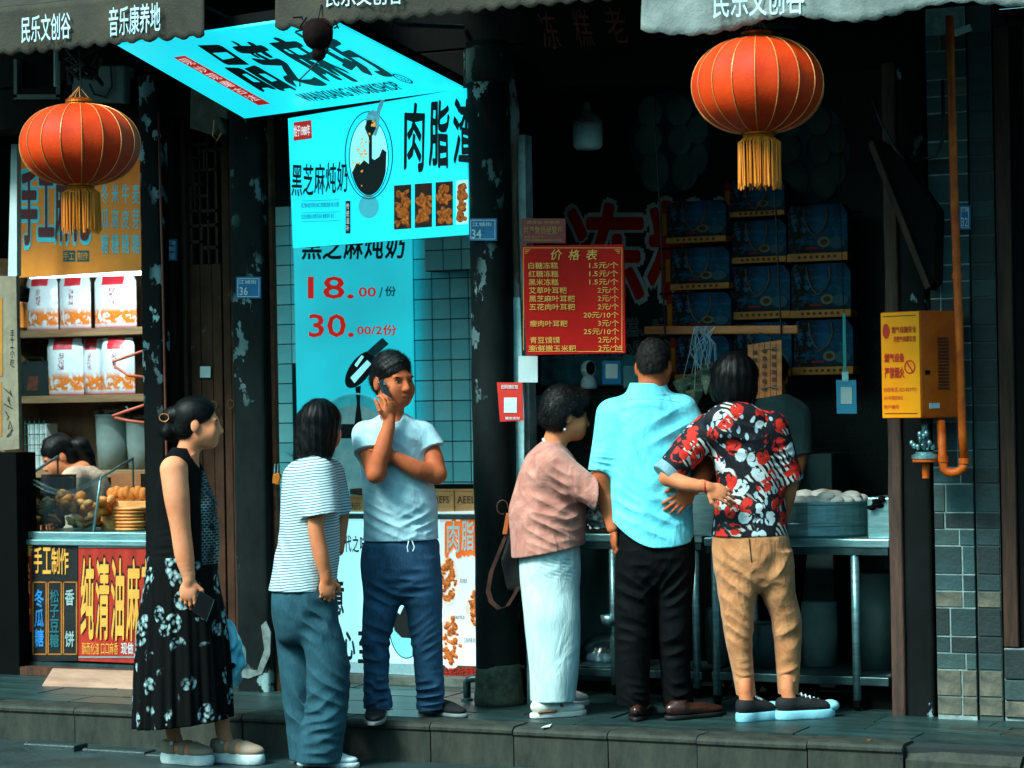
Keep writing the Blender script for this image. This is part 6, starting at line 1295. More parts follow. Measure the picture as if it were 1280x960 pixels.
def cloth(name,c,c2=None,rough=.85,wr=.5,scale=14,aniso=(1,1,1),weave=260,sheen=.15):
    m,k=newmat(name,rough,.25); k.b.inputs['Sheen Weight'].default_value=sheen
    v=k.map(aniso); n=k.noise(v,scale,4,.6,.6); k.put(k.ramp(n.outputs['Fac'],[(.3,c2 or tuple(x*.8 for x in c)),(.7,c)]),k.b.inputs['Base Color'])
    w=k.noise(k.map(),weave,2); rd=k.noise(k.map((1.0,1.0,.55),rot=(.4,.5,.3)),7,2,.5,1.2); ri=k.math('ABSOLUTE',k.math('SUBTRACT',rd.outputs['Fac'],.5)); k.bump(k.math('ADD',k.math('MULTIPLY',ri,-2.2),k.math('ADD',n.outputs['Fac'],k.math('MULTIPLY',w.outputs['Fac'],.12))),min(1,wr*1.1),.012); return m
def denim(name,c,c2):
    m,k=newmat(name,.85,.25); n=k.noise(k.map((1,1,.5)),7,5,.65,.8); f=k.noise(k.map((1,1,.25)),160,2); c1=k.ramp(n.outputs['Fac'],[(.3,c2),(.72,c)]); k.put(k.mix(.35,c1,k.ramp(f.outputs['Fac'],[(.3,c2),(.7,c)])),k.b.inputs['Base Color']); k.bump(k.math('ADD',n.outputs['Fac'],k.math('MULTIPLY',f.outputs['Fac'],.2)),.55,.012); return m
# ------------------------------------------------------------------ woman with bun, floral skirt
def skirtmat():
    m,k=newmat('black_floral_skirt',.85,.1); v=k.map((1,1,.85)); ns=k.noise(v,24,2); sc=k.node('ShaderNodeVectorMath',operation='SCALE'); k.put(ns.outputs['Color'],sc.inputs[0]); sc.inputs[3].default_value=.035
    ad=k.node('ShaderNodeVectorMath',operation='ADD'); k.put(v,ad.inputs[0]); k.put(sc.outputs[0],ad.inputs[1])
    big=k.voro(v,11.5); pet=k.voro(ad.outputs[0],44); clus=k.ramp(big.outputs['Distance'],[(.42,(1,1,1)),(.46,(0,0,0))]); pe=k.ramp(pet.outputs['Distance'],[(.52,(1,1,1)),(.6,(0,0,0))])
    keep=k.ramp(k.noise(v,3.2,1).outputs['Fac'],[(.36,(0,0,0)),(.41,(1,1,1))]); f=k.mix(1.0,k.mix(1.0,clus,pe,'MULTIPLY'),keep,'MULTIPLY')
    col=k.ramp(pet.outputs['Distance'],[(.0,S(70,96,98)),(.2,S(170,192,192)),(.45,S(96,124,126))]); k.put(k.mix(f,S(7,8,9),col),k.b.inputs['Base Color']); k.bump(k.noise(k.map((1,1,.2)),30,3).outputs['Fac'],.4,.01); return m
def topmat():
    m,k=newmat('black_patterned_top',.85,.1); s=k.node('ShaderNodeSeparateXYZ'); k.put(k.tc.outputs['Object'],s.inputs[0])
    br=k.node('ShaderNodeTexBrick'); br.inputs['Scale'].default_value=34; br.inputs['Mortar Size'].default_value=.09; br.inputs['Row Height'].default_value=.42; br.inputs['Brick Width'].default_value=.62; br.inputs[1].default_value=(*S(16,22,24),1); br.inputs[2].default_value=(*S(16,22,24),1); br.inputs[3].default_value=(*S(104,134,138),1)
    k.put(k.map((1,0,1),rot=(math.radians(90),0,0)),br.inputs[0]); n=k.noise(k.map(),9,3); pt=k.mix(k.ramp(n.outputs['Fac'],[(.35,(0,0,0)),(.6,(1,1,1))]),S(18,24,26),br.outputs[0])
    mk=k.math('MULTIPLY',k.ramp(s.outputs[0],[(.50,(0,0,0)),(.515,(1,1,1))]) ,1.0)
    # pattern only on the front half of the body
    x2=k.math('ADD',s.outputs[0],.5); mr=k.ramp(x2,[(.493,(0,0,0)),(.503,(1,1,1))]); z2=k.ramp(s.outputs[2],[(.985,(1,1,1)),(.99,(1,1,1))]); k.put(k.mix(mr,S(7,8,9),pt),k.b.inputs['Base Color']); k.bump(n.outputs['Fac'],.4,.01); return m
F=Fig('woman-like figure'.replace('woman-like figure','person with hair in a bun, black top and black floral skirt beside the kerb'),262,955,DROP); J=F.J
A=axes(math.radians(82),math.radians(-6)); hc=J(247,529); B=Vol(.004); T=headvol(B,hc,A,.226); B.cap(J(240,543),J(232,575),.048,.056,.03); B.loft([F.sec(592,205,250,.15),F.sec(580,208,247,.15),F.sec(570,217,244,.09)],.03)
B.chain([J(217,587,-.155),J(221,622,-.175),J(226,662,-.18),J(230,692,-.185),J(236,722,-.19)],[.062,.058,.046,.044,.028],.02); B.cut(J(240,735),(0,0,-1)) if False else None
H=Vol(.003); H.cap(J(234,708,-.188),J(236,724,-.19),.033,.027,.01); hand(H,J(236,725,-.19),(-.06,.0,-1),(-.1,-1,0),.98,.45,-1,.7,.03)
L=Vol(.006); 
for a,b,yy,kx in ((204,264,957,222),(266,328,956,255)):
    an=F.gr(a,yy-4)*.78+F.gr(b,yy)*.22; L.chain([J(kx,780,an[1]*.6),an+np.array((-.02,0,.36)),an+np.array((0,0,.14)),an+np.array((.015,0,.085))],[.05,.045,.034,.034],.02)
body=volobj('body',[B,H,L,inner(F,J(230,720),J(232,590),[J(219,600,-.15)],[(J(224,770,-.05),J(222,800,-.06)),(J(252,770,.06),J(254,800,.06))])],M_skin3,F.t); facebits(F,body,T,A,.226)
V=Vol(.0042); V.loft([F.sec(704,187,272,.165),F.sec(680,190,273,.16),F.sec(650,193,271,.155),F.sec(622,194,267,.165),F.sec(602,197,260,.165),F.sec(586,201,255,.155),F.sec(575,205,250,.15),F.sec(566,211,243,.115),F.sec(560,216,238,.08)],.02); V.ell(J(256,632,-.07),(.05,.06,.06),None,.03); V.ell(J(256,632,.09),(.05,.06,.06),None,.03)
V.ell(J(250,568,-.0),(.062,.085,.07),None,.012,'s'); V.disp=wrinkle(3,.0035,11,(1,1,1.4),[(J(262,675,-.12),(.2,0,1),.035,.006,.09),(J(205,690,-.12),(-.2,0,1),.04,.006,.08)]); volobj('sleeveless_top',[V],topmat(),F.t)
V=Vol(.006); V.loft([F.sec(912,167,291,.215),F.sec(840,169,288,.20),F.sec(780,173,283,.185),F.sec(725,181,273,.17),F.sec(695,185,272,.165)],.02)
c0=J(228,800); 
def pleat(p):
    a=np.arctan2(p[:,1]-0,p[:,0]-c0[0]); w=np.clip((1.0-p[:,2])/.9,0,1); return .010*w*np.sin(a*17+2*np.sin(a*3)+p[:,2]*1.5)+.005*w*np.sin(a*31+1)
V.disp=pleat; V.cut(J(167,910),(.10,0,-1)); volobj('floral_skirt',[V],skirtmat(),F.t)
V=Vol(.003); 
T_=lambda x,y,z:np.array(hc)+np.array(A)@np.array((x,y,z))
V.ell(T_(0,-.016,.037),(.081,.098,.088),np.array(A),.02); V.ell(T_(0,-.05,-.02),(.07,.06,.07),np.array(A),.03); V.ell(T_(0,.105,-.02),(.10,.052,.108),np.array(A),.012,'s'); V.ell(T_(0,.045,-.085),(.11,.07,.07),np.array(A),.015,'s')
V.ell(J(217,519,.0),(.044,.05,.042),None,.02); V.ell(J(211,541,.0),(.044,.05,.040),None,.02); V.disp=wrinkle(5,.0022,24,(1,1,1)); hr=volobj('hair_bun',[V],M_hair,F.t); strands(F,hr,'to',J(214,528),2600,.05,.0016,3,.003,.12)
obj('hair_clip',MB().tube([J(205+6*math.cos(a),522+5*math.sin(a),-.055) for a in np.linspace(0,6.28,11)],.002,5),M_rib,F.t,origin=(0,0,0))
taupe=mat('taupe_suede',S(150,130,112),.8,var=.2); wsole=mat('white_rubber',S(206,224,226),.5,col2=S(170,186,188),scale=14)
for a,b,yy,dd in ((204,264,957,0),(266,328,956,0)):
    o,at,R,Ln=shoe(F,'platform_sandal',F.gr(a,yy-4),F.gr(b,yy),M_skin3,wsole,.047,.085,.05); fw=R[:,1]
    for y0,y1 in ((-.05,.34),(.42,.56),(.64,1.05)):
        V=Vol(.004); sl_=.05; V.ell(at(.18,sl_+.028),(.042,Ln*.215,.050),R,.03); V.ell(at(.45,sl_+.022),(.048,Ln*.32,.041),R,.03); V.ell(at(.74,sl_+.012),(.051,Ln*.28,.031),R,.03)
        if y0<0: V.cap(at(.2,sl_+.03),at(.22,.115),.042,.038,.02)
        V.cut(at(0,sl_*.8),(0,0,-1)); V.cut(at(.2,.108),(0,0,1)); V.cut(at(y0,0),-fw); V.cut(at(y1,0),fw); volobj('suede_strap',[V],taupe,o)
    obj('buckle',MB().obox(at(.3,.1,-.046),tuple(fw*.008),(0,.003,0),(0,0,.007)),M_alum,o,origin=(0,0,0))
# things she carries
p0=F.t.matrix_basis; 
def world(fig,q): return tuple(fig.g+Vector((q[0]*fig.cy-q[1]*fig.sy,q[0]*fig.sy+q[1]*fig.cy,q[2])))
def carried(name,label,cat,fig,base):
    t=bpy.data.objects.new(name,None); COL.objects.link(t); t.location=world(fig,base); t.rotation_euler=(0,0,YAW); ORG[t.name]=Vector(tuple(float(x) for x in base)); return tag(t,label,cat)
tb=carried('plastic_bag','thin cyan plastic bag hanging beside the floral skirt','plastic bag',F,J(292,858,.12)); V=Vol(.0042); V.loft([F.sec(856,284,297,.05,.12),F.sec(835,281,304,.07,.12),F.sec(812,280,305,.07,.12),F.sec(790,281,297,.04,.12),F.sec(774,281,288,.015,.12)],.02); V.disp=wrinkle(8,.008,26); V.mesh
v,f=V.mesh(); volobj('bag_film',[(v-np.array(ORG[tb.name]),f)],mat('cyan_bag_film',S(130,226,244),.3,col2=S(100,200,226),scale=9,sheen=.1),tb)
tb=carried('mobile_phone','black phone held against the black floral skirt','phone',F,J(256,786,-.21)); o=ORG[tb.name]; a,b,c,d=[Vector(J(x,y,-.215)) for x,y in ((240,764),(258,777),(268,750),(250,738))]; obj('phone_case',MB().prism([a,b,c,d],(0,.012,0)),mat('phone_black',S(12,13,15),.2,coat=.5,bump=0),tb,bevel=.003); obj('phone_edge',MB().tube([b,c],.0015,5),M_steeld,tb)
# ------------------------------------------------------------------ girl in striped tee
def stripemat():
    m,k=newmat('striped_jersey',.85,.2); s=k.node('ShaderNodeSeparateXYZ'); n=k.noise(k.map(),5,2); k.put(k.tc.outputs['Object'],s.inputs[0]); z=k.math('ADD',s.outputs[2],k.math('MULTIPLY',n.outputs['Fac'],.022)); z=k.math('ADD',z,k.math('MULTIPLY',s.outputs[0],-.10)); w=k.math('SINE',k.math('MULTIPLY',z,2*math.pi/.0125)); c=k.ramp(k.math('ADD',k.math('MULTIPLY',w,.5),.5),[(.26,S(84,116,130)),(.48,S(196,214,216))]); k.put(c,k.b.inputs['Base Color']); k.bump(k.noise(k.map(),13,3).outputs['Fac'],.5,.012); return m
F=Fig('person with a black bob, striped tee and wide jeans standing below the kerb',402,957,DROP); J=F.J
A=axes(math.radians(52),math.radians(-4)); hc=J(400,532); B=Vol(.004); headvol(B,hc,A,.215,skull=.86); B.cap(J(397,545),J(390,580),.048,.055,.03)
B.chain([J(398,606,-.13),J(396,625,-.15),J(395,660,-.16),J(401,692,-.16),J(407,720,-.15)],[.040,.042,.036,.035,.025],.02); B.chain([J(420,595,.15),J(427,640,.17),J(423,688,.1)],[.04,.036,.026],.02)
H=Vol(.003); H.cap(J(405,708,-.154),J(407,722,-.15),.029,.025,.01); hand(H,J(408,722,-.15),(.05,.0,-1),(.35,-1,0),.92,.85,-1,.9,.03)
body=volobj('body',[B,H,inner(F,J(380,740),J(390,590),[J(398,606,-.12),J(414,598,.12)],[(J(396,800,-.06),J(404,930,-.06)),(J(375,800,.1),J(380,930,.1))])],M_skin,F.t)
V=Vol(.0042); V.loft([F.sec(740,336,420,.16),F.sec(705,342,424,.15),F.sec(655,349,424,.145),F.sec(620,352,422,.15),F.sec(592,354,418,.145),F.sec(580,361,411,.12),F.sec(571,375,404,.075)],.02); V.slv(J(398,592,-.10),J(402,642,-.15),.075,.080,.04,(.1,0,-1)); V.slv(J(412,592,.10),J(422,640,.15),.07,.07,.04); V.cut(J(337,738),(.0,0,-1))
V.disp=wrinkle(12,.005,8,(1.2,1.2,.7),[(J(372,700,-.12),(.5,0,.5),.06,.007,.15),(J(385,625,-.16),(1,0,.6),.05,.007,.08)]); volobj('striped_shirt',[V],stripemat(),F.t)
Mj=denim('teal_jeans',S(44,92,106),S(22,54,66)); V=Vol(.0046); trous(F,V,[(775,342,418,.14),(755,340,419,.15),(730,341,416,.145)],[(951,369,427,.10,-.06),(930,371,429,.105,-.06),(890,378,435,.10,-.06),(836,382,438,.10,-.06),(790,374,428,.10,-.06),(765,369,421,.10,-.05)],[(952,362,398,.10,.10),(890,356,400,.10,.10),(836,350,402,.10,.10),(790,345,402,.10,.10),(765,342,402,.1,.07)])
V.disp=wrinkle(14,.004,9,(1,1,1.3),[(J(412,850,-.14),(.4,0,1),.06,0.0180,.13),(J(395,900,-.14),(-.5,0,1),.055,0.0150,.10),(J(395,775,-.14),(.7,0,.7),.06,0.0120,.10),(J(400,935,-.14),(.1,0,1),.04,0.0120,.07),(J(370,890,.0),(.6,0,.7),.06,0.0150,.12)]); V.cut(J(395,952),(0,0,-1)); o=volobj('wide_jeans',[V],Mj,F.t)
obj('side_seam',MB().tube([J(426,770,-.10),J(431,830,-.14),J(428,900,-.14),J(421,948,-.13)],.0025,5),Mj,o,origin=(0,0,0)) if False else None
wcan=mat('white_canvas',S(214,230,230),.7,var=.08); shoe(F,'white_sneaker',F.gr(374,956),F.gr(446,959),wcan,wsole,.045,.06,.022); shoe(F,'white_sneaker',F.gr(364,950),F.gr(420,948),wcan,wsole,.045,.06,.022)
V=Vol(.0035); V.loft([F.sec(573,367,414,.075,.0),F.sec(560,367,419,.088,.0),F.sec(540,368,424,.094,.0),F.sec(522,371,426,.096),F.sec(508,379,420,.082),F.sec(501,388,411,.055),F.sec(498,393,405,.02)],.015); An=np.array(A); V.ell(np.array(hc)+An@np.array((0,.118,-.03)),(.062,.052,.12),An,.012,'s'); V.disp=lambda p:wrinkle(7,.002,60,(1,1,.05))(p)+.002*np.sin(np.arctan2(p[:,1],p[:,0]-hc[0])*19)*.6; V.cut(J(366,571),(-.02,0,-1)); hr=volobj('bob_hair',[V],M_hair,F.t); strands(F,hr,'down',J(400,499),3600,.07,.0018,4,.003,.12)
# ------------------------------------------------------------------ man on the phone
F=Fig('person in pale tee and jeans with crossed arm on the phone by the lit counter',505,897); J=F.J
A=axes(math.radians(142),math.radians(-7),math.radians(2)); hc=J(491,475); B=Vol(.004); T=headvol(B,hc,A,.248,jaw=1.06); B.cap(J(489,492,.02),J(489,530,.01),.056,.062,.03); B.loft([F.sec(545,462,524,.09),F.sec(528,470,514,.08)],.03)
B.chain([J(457,553,-.05),J(463,572,-.12),J(470,592,-.20)],[.044,.046,.042],.02); B.chain([J(470,592,-.20),J(477,566,-.20),J(486,530,-.17)],[.042,.041,.028],.02)
B.chain([J(534,552,-.0),J(542,575,-.05),J(546,593,-.09)],[.044,.047,.043],.02); B.chain([J(546,593,-.09),J(522,587,-.14),J(494,572,-.17)],[.043,.042,.031],.02)
H=Vol(.003); H.cap(J(484,540,-.175),J(486,528,-.17),.032,.028,.01); hand(H,J(487,527,-.17),(.02,.16,1),(.75,-.66,0),.98,.62,-1,.4,.05); H2=Vol(.003); hand(H2,J(492,572,-.17),(-1,.1,.25),(0,-.9,.4),.98,.3,1,.3,.03)
body=volobj('body',[B,H,H2,inner(F,J(502,690),J(490,545),[J(457,553,-.05),J(534,552)],[(J(475,780,-.01),J(471,875,-.02)),(J(532,780,.02),J(538,875,.05))])],M_skin2,F.t); facebits(F,body,T,A,.248)
V=Vol(.0042); V.loft([F.sec(678,454,549,.145),F.sec(640,456,546,.14),F.sec(600,452,541,.135),F.sec(575,449,539,.14),F.sec(552,447,538,.14),F.sec(538,450,535,.125),F.sec(527,461,522,.105),F.sec(517,473,508,.075)],.025); V.slv(J(457,543,-.01),J(462,566,-.10),.070,.074,.045,(.05,-.5,-1)); V.slv(J(528,543,.0),J(540,560,-.03),.062,.063,.045,(.3,-.2,-1)); V.ell(J(491,519,-.07),(.058,.07,.032),None,.012,'s'); V.cut(J(455,676),(.01,0,-1))
V.disp=wrinkle(21,.0045,8,(1.2,1,.9),[(J(490,640,-.14),(.5,0,1),.05,0.0105,.13),(J(530,655,-.14),(-.5,0,1),.045,0.0105,.09),(J(465,655,-.14),(.7,0,1),.045,0.0090,.09),(J(500,555,-.14),(1,0,.6),.06,0.0090,.09),(J(470,610,-.14),(1,0,-.5),.05,.006,.08)]); volobj('tee_shirt',[V],cloth('pale_cyan_jersey',S(176,214,224),S(150,192,204)),F.t)
Md=denim('navy_jeans',S(52,96,128),S(22,50,76)); V=Vol(.0046); trous(F,V,[(720,453,551,.13),(705,452,551,.135),(670,454,549,.13)],[(884,454,490,.075,-.02),(850,454,487,.07,-.02),(808,453,487,.075,-.01),(770,453,496,.09,-.01),(745,454,503,.10,0)],[(888,522,557,.075,.05),(850,519,554,.07,.04),(808,514,553,.075,.02),(770,509,552,.09,.01),(745,504,552,.10,0)])
V.disp=wrinkle(24,.003,10,(1,1,1.2),[(J(470,868,-.09),(.15,0,1),.035,0.0238,.08),(J(538,872,-.04),(-.15,0,1),.035,0.0238,.08),(J(470,810,-.09),(.5,0,1),.05,0.0170,.10),(J(535,800,-.07),(-.5,0,1),.05,0.0170,.10),(J(507,735,-.1),(0,0,1),.05,0.0119,.09),(J(480,745,-.1),(.5,0,1),.05,0.0119,.08)]); V.cut(J(500,888),(0,0,-1)); o=volobj('jeans',[V],Md,F.t)
mb=MB(); mb.tube([J(511,676,-.15),J(509,684,-.155),J(510,690,-.155)],.003,5); mb.tube([J(515,676,-.15),J(518,684,-.155),J(516,689,-.155)],.003,5); obj('drawstring',mb,M_whitel,o,origin=(0,0,0))
bcan=mat('black_canvas',S(18,20,22),.8,var=.3); gsole=mat('grey_rubber',S(120,130,128),.6); shoe(F,'black_slip_on',F.gr(474,886),F.gr(467,907),bcan,gsole,.048,.075,.018); shoe(F,'black_slip_on',F.gr(527,889),F.gr(580,897),bcan,gsole,.046,.075,.018)
V=Vol(.003); An=np.array(A); tt=lambda x,y,z:np.array(hc)+An@np.array((x,y,z)); V.ell(tt(0,-.016,.044),(.0885,.107,.094),An,.02); V.ell(tt(0,-.05,.0),(.084,.072,.09),An,.02); V.ell(tt(0,.102,-.034),(.072,.062,.092),An,.008,'s'); V.ell(tt(0,.06,-.11),(.12,.1,.075),An,.02,'s'); V.ell(tt(.10,.035,-.06),(.06,.04,.055),An,.01,'s'); V.ell(tt(-.10,.035,-.06),(.06,.04,.055),An,.01,'s'); V.disp=wrinkle(9,.003,45); hr=volobj('short_hair',[V],M_hair,F.t); strands(F,hr,'out',tt(0,-.02,-.02),4200,.020,.0015,5,.0022,.6)
tb=carried('mobile_phone','black phone held to the ear by the person in the pale tee','phone',F,J(481,502,-.12)); a,b,c,d=[Vector(q) for q in (J(484,503,-.135),J(490,497,-.125),J(479,473,-.095),J(473,478,-.105))]; obj('phone_case',MB().prism([a,b,c,d],(-.006,.010,.0)),MATS['phone_black'],tb,bevel=.003); obj('lens_block',MB().obox((Vector(c)*.8+Vector(a)*.2)+Vector((.004,-.006,0)),(.004,.002,0),(-.001,.003,0),(0,0,.008)),M_alum,tb)
# ------------------------------------------------------------------ person in pink blouse
F=Fig('person in pink linen blouse and pale wide trousers leaning to the stall',690,893); J=F.J
A=axes(math.radians(74),math.radians(-10)); hc=J(708,519); B=Vol(.004); T=headvol(B,hc,A,.222,jaw=1.1); B.cap(J(699,535),J(690,566),.053,.06,.03)
B.chain([J(712,596,-.18),J(734,616,-.20)],[.04,.040],.02); B.chain([J(734,616,-.20),J(748,604,-.08),J(760,600,.06)],[.042,.036,.028],.02)
H=Vol(.003); hand(H,J(760,600,.06),(.8,.5,-.2),(0,-.2,1),.92,.4,1,.5,.03); body=volobj('body',[B,H,inner(F,J(688,690),J(692,575),[J(712,596,-.16)],[(J(688,780,-.07),J(690,880,-.07)),(J(694,780,.09),J(700,875,.09))])],M_skin,F.t); facebits(F,body,T,A,.222)
mb=MB(); c=np.array(J(744,601,-.10)); d=Vector(J(748,604,-.08)-J(734,616,-.20)).normalized(); u_=d.orthogonal().normalized(); w_=d.cross(u_)
for q in (0,.009): mb.tube([Vector(c)+d*q+(u_*math.cos(a)+w_*math.sin(a))*.042 for a in np.linspace(0,6.28,13)],.004,5)
obj('jade_bangle',mb,mat('jade',S(110,150,130),.3),F.t,origin=(0,0,0)); obj('pearl_earring',MB().ell(J(706,537,-.085),.007,.007,.007,8,6),M_white,F.t,origin=(0,0,0),smooth=True)
V=Vol(.0042); V.loft([F.sec(702,641,732,.205),F.sec(675,640,732,.20),F.sec(640,638,733,.195),F.sec(610,645,730,.19),F.sec(585,652,724,.19),F.sec(570,658,716,.17),F.sec(559,668,708,.12),F.sec(550,679,704,.075)],.025); V.slv(J(694,584,-.15),J(744,617,-.20),.090,.062,.05,(.9,.2,-.15)); V.cut(J(641,697),(.18,0,-1))
V.disp=wrinkle(31,.005,8,(1,1,1),[(J(680,650,-.2),(.5,0,1),.06,0.0140,.13),(J(712,655,-.2),(-.3,0,1),.05,0.0112,.10),(J(660,610,-.18),(.8,0,.5),.055,0.0112,.12),(J(725,620,-.25),(1,0,.3),.035,0.0098,.06),(J(700,600,-.24),(.6,0,1),.05,0.0084,.08)]); o=volobj('pink_blouse',[V],cloth('pink_linen',S(206,142,126),S(172,108,94),wr=.6),F.t)
obj('collar_band',MB().tube([J(679+ (x*26),549+8*math.sin(x*3.1)+x*8,-.06*math.sin(x*3.14)-.01) for x in np.linspace(0,1,9)],.008,6),M_paper,o,origin=(0,0,0),smooth=True)
V=Vol(.0046); trous(F,V,[(705,649,724,.16),(690,648,724,.165),(672,650,722,.16)],[(876,662,718,.10,-.07),(830,659,722,.11,-.07),(776,654,725,.115,-.07),(730,650,724,.12,-.05)],[(872,668,717,.09,.09),(776,662,724,.1,.09),(730,654,722,.11,.06)],.045)
V.disp=wrinkle(34,.006,7,(1.6,1.2,.35),[(J(700,700,-.17),(0,0,1),.02,0.0056,.08)]); V.cut(J(690,874),(0,0,-1)); volobj('wide_trousers',[V],cloth('pale_cyan_linen',S(206,232,232),S(176,210,212),aniso=(1.5,1.5,.4)),F.t)
wl=mat('white_leather',S(220,220,212),.45,var=.06); br=mat('tan_leather',S(150,84,46),.5)
o,at,R,Ln=shoe(F,'white_loafer',F.gr(665,898),F.gr(730,893),wl,wl,.046,.07,.024); mb=MB(); mb.tube([at(.5,.05,-.045),at(.52,.078,0),at(.5,.05,.045)],.008,6); mb.tube([at(.05,.028,-.04),at(.4,.032,-.046)],.005,5); obj('tan_strap',mb,br,o,origin=(0,0,0)); shoe(F,'white_loafer',F.gr(690,884),F.gr(734,880),wl,wl,.046,.07,.024)
V=Vol(.0035); An=np.array(A); tt=lambda x,y,z:np.array(hc)+An@np.array((x,y,z)); V.ell(tt(0,-.018,.05),(.096,.108,.09),An,.02); V.ell(tt(0,-.055,.0),(.088,.075,.09),An,.02); V.ell(tt(0,.06,.085),(.07,.05,.04),An,.02); V.ell(tt(0,.105,-.035),(.12,.06,.092),An,.012,'s'); V.ell(tt(0,.07,-.10),(.14,.09,.075),An,.02,'s'); V.ell(tt(.1,.02,-.045),(.05,.035,.05),An,.012,'s'); V.disp=wrinkle(19,.006,30); hr=volobj('curly_hair',[V],M_hair,F.t); strands(F,hr,'wild',tt(0,-.02,.02),5200,.03,.0018,6,.008,.5)
tb=carried('shoulder_bag','brown leather shoulder bag hanging behind the pink blouse','bag',F,J(632,765,.1)); lea=mat('brown_leather',S(78,46,34),.45,col2=S(44,26,20),scale=10,bump=.1); lo_=mat('orange_leather',S(190,100,48),.45)
pts=[Vector(J(x,y,.02)) for x,y in ((640,655),(630,675),(622,695),(614,715),(610,738),(614,752),(624,761),(634,758),(642,745),(648,733))]; obj('strap',MB().ribbon(pts,Vector((.011,0,.004)),Vector((0,.003,0))),lea,tb); obj('handle',MB().prism([Vector(J(x,y,-.0)) for x,y in ((628,668),(634,668),(638,642),(633,641))],(0,.012,0)),lo_,tb,bevel=.003); obj('bag_body',MB().prism([Vector(J(x,y,.06)) for x,y in ((626,700),(634,738),(660,742),(660,650),(640,655))],(0,.08,0)),mat('black_leather',S(20,18,18),.4,bump=.1),tb,bevel=.012)
obj('ring_loop',MB().tube([Vector(J(628+7*math.cos(a),634+9*math.sin(a),.02)) for a in np.linspace(1.2,6.4,11)],.003,5),lea,tb)
# ------------------------------------------------------------------ man in blue shirt
F=Fig('person with cropped hair in a bright cyan shirt and black trousers seen from behind',825,897); J=F.J
A=axes(math.radians(14),math.radians(-8)); hc=J(817,457); B=Vol(.004); headvol(B,hc,A,.23,skull=.96); B.cap(J(816,470,-.02),J(814,500,-.02),.060,.066,.03)
B.chain([J(757,568,0),J(753,592,.0),J(757,618,.02),J(766,660,-.02)],[.05,.046,.041,.028],.02); B.chain([J(868,548,0),J(880,583,.0)],[.042,.042],.02); B.chain([J(882,585,.0),J(876,600,-.08),J(866,612,-.16)],[.044,.04,.030],.02)
H=Vol(.003); hand(H,J(767,662,-.02),(.05,.1,-1),(-1,-.2,0),.95,.35,1,.5,.03); H2=Vol(.003); hand(H2,J(866,612,-.165),(-.72,.1,-.62),(0.1,-1,.1),1.0,.16,1,.2,.12); body=volobj('body',[B,H,H2,inner(F,J(818,690),J(815,515),[J(762,565),J(866,545)],[(J(793,780,-.01),J(794,885,-.01)),(J(842,780,.01),J(848,885,.02))])],M_skin2,F.t)
V=Vol(.0042); V.loft([F.sec(690,767,868,.155),F.sec(660,765,869,.15),F.sec(625,764,868,.145),F.sec(590,761,864,.15),F.sec(555,758,861,.15),F.sec(525,757,858,.14),F.sec(508,763,852,.125),F.sec(497,774,842,.105),F.sec(489,786,834,.08)],.025); V.loft([F.sec(494,780,840,.088,-.01),F.sec(486,785,836,.082,-.01),F.sec(479,788,833,.076,-.012)],.012)
V.slv(J(767,520,0),J(751,590,.0),.082,.062,.045,(-.15,0,-1)); V.slv(J(850,515,0),J(876,560,.0),.085,.072,.045); zc_=J(820,683)[2]; xc_=J(822,683)[0]; V.cutf(lambda p:(zc_+1.9*(p[:,0]-xc_)**2*(1+.5*np.sign(xc_-p[:,0])))-p[:,2])
V.disp=wrinkle(41,.005,7,(1,1,1),[(J(815,650,-.15),(.3,0,1),.06,0.0108,.14),(J(780,560,-.14),(1,0,.4),.06,0.0096,.10),(J(845,540,-.14),(-.8,0,.8),.06,0.0108,.11),(J(850,620,-.14),(-.4,0,1),.05,0.0108,.10),(J(785,630,-.14),(.6,0,.8),.05,0.0096,.10),(J(752,575,-.05),(0,0,1),.03,0.0060,.05)]); sh=volobj('cyan_shirt',[V],cloth('bright_cyan_cotton',S(118,230,244),S(96,214,232),.7,.5),F.t)
obj('yoke_seam',MB().tube([J(766+x*84,503-5*math.sin(x*3.14),-.118-.03*math.sin(x*3.14)) for x in np.linspace(0,1,12)],.0022,5),MATS['bright_cyan_cotton'],sh,origin=(0,0,0))
Mb=cloth('black_trouser_cloth',S(9,12,14),S(5,6,8),.8,.4,sheen=0); MATS['black_trouser_cloth'].node_tree.nodes['Principled BSDF'].inputs['Specular IOR Level'].default_value=.08; V=Vol(.0046); trous(F,V,[(705,769,867,.14),(690,769,868,.142),(660,770,867,.135)],[(880,773,812,.085,-.02),(830,770,813,.085,-.02),(780,769,816,.095,-.01),(735,769,818,.11,0)],[(884,828,868,.085,.02),(830,825,862,.085,.01),(780,822,863,.095,0),(735,820,865,.11,0)])
V.disp=wrinkle(44,.003,9,(1,1,1),[(J(795,745,-.12),(.6,0,1),.06,0.0160,.10),(J(840,740,-.12),(-.6,0,1),.06,0.0160,.10),(J(790,795,-.1),(.4,0,1),.06,0.0128,.09),(J(842,800,-.1),(-.4,0,1),.06,0.0128,.09),(J(795,868,-.1),(0,0,1),.04,0.0128,.06),(J(848,868,-.08),(0,0,1),.04,0.0128,.06),(J(815,700,-.13),(0,0,1),.06,0.0096,.08)]); V.cut(J(820,886),(0,0,-1)); volobj('black_trousers',[V],Mb,F.t)
bl=mat('brown_dress_leather',S(58,32,24),.25,coat=.4); bs=mat('black_heel',S(22,22,22),.5); shoe(F,'brown_shoe',F.gr(795,902),F.gr(806,884),bl,bs,.048,.075,.02); shoe(F,'brown_shoe',F.gr(834,900),F.gr(903,893),bl,bs,.046,.07,.02)
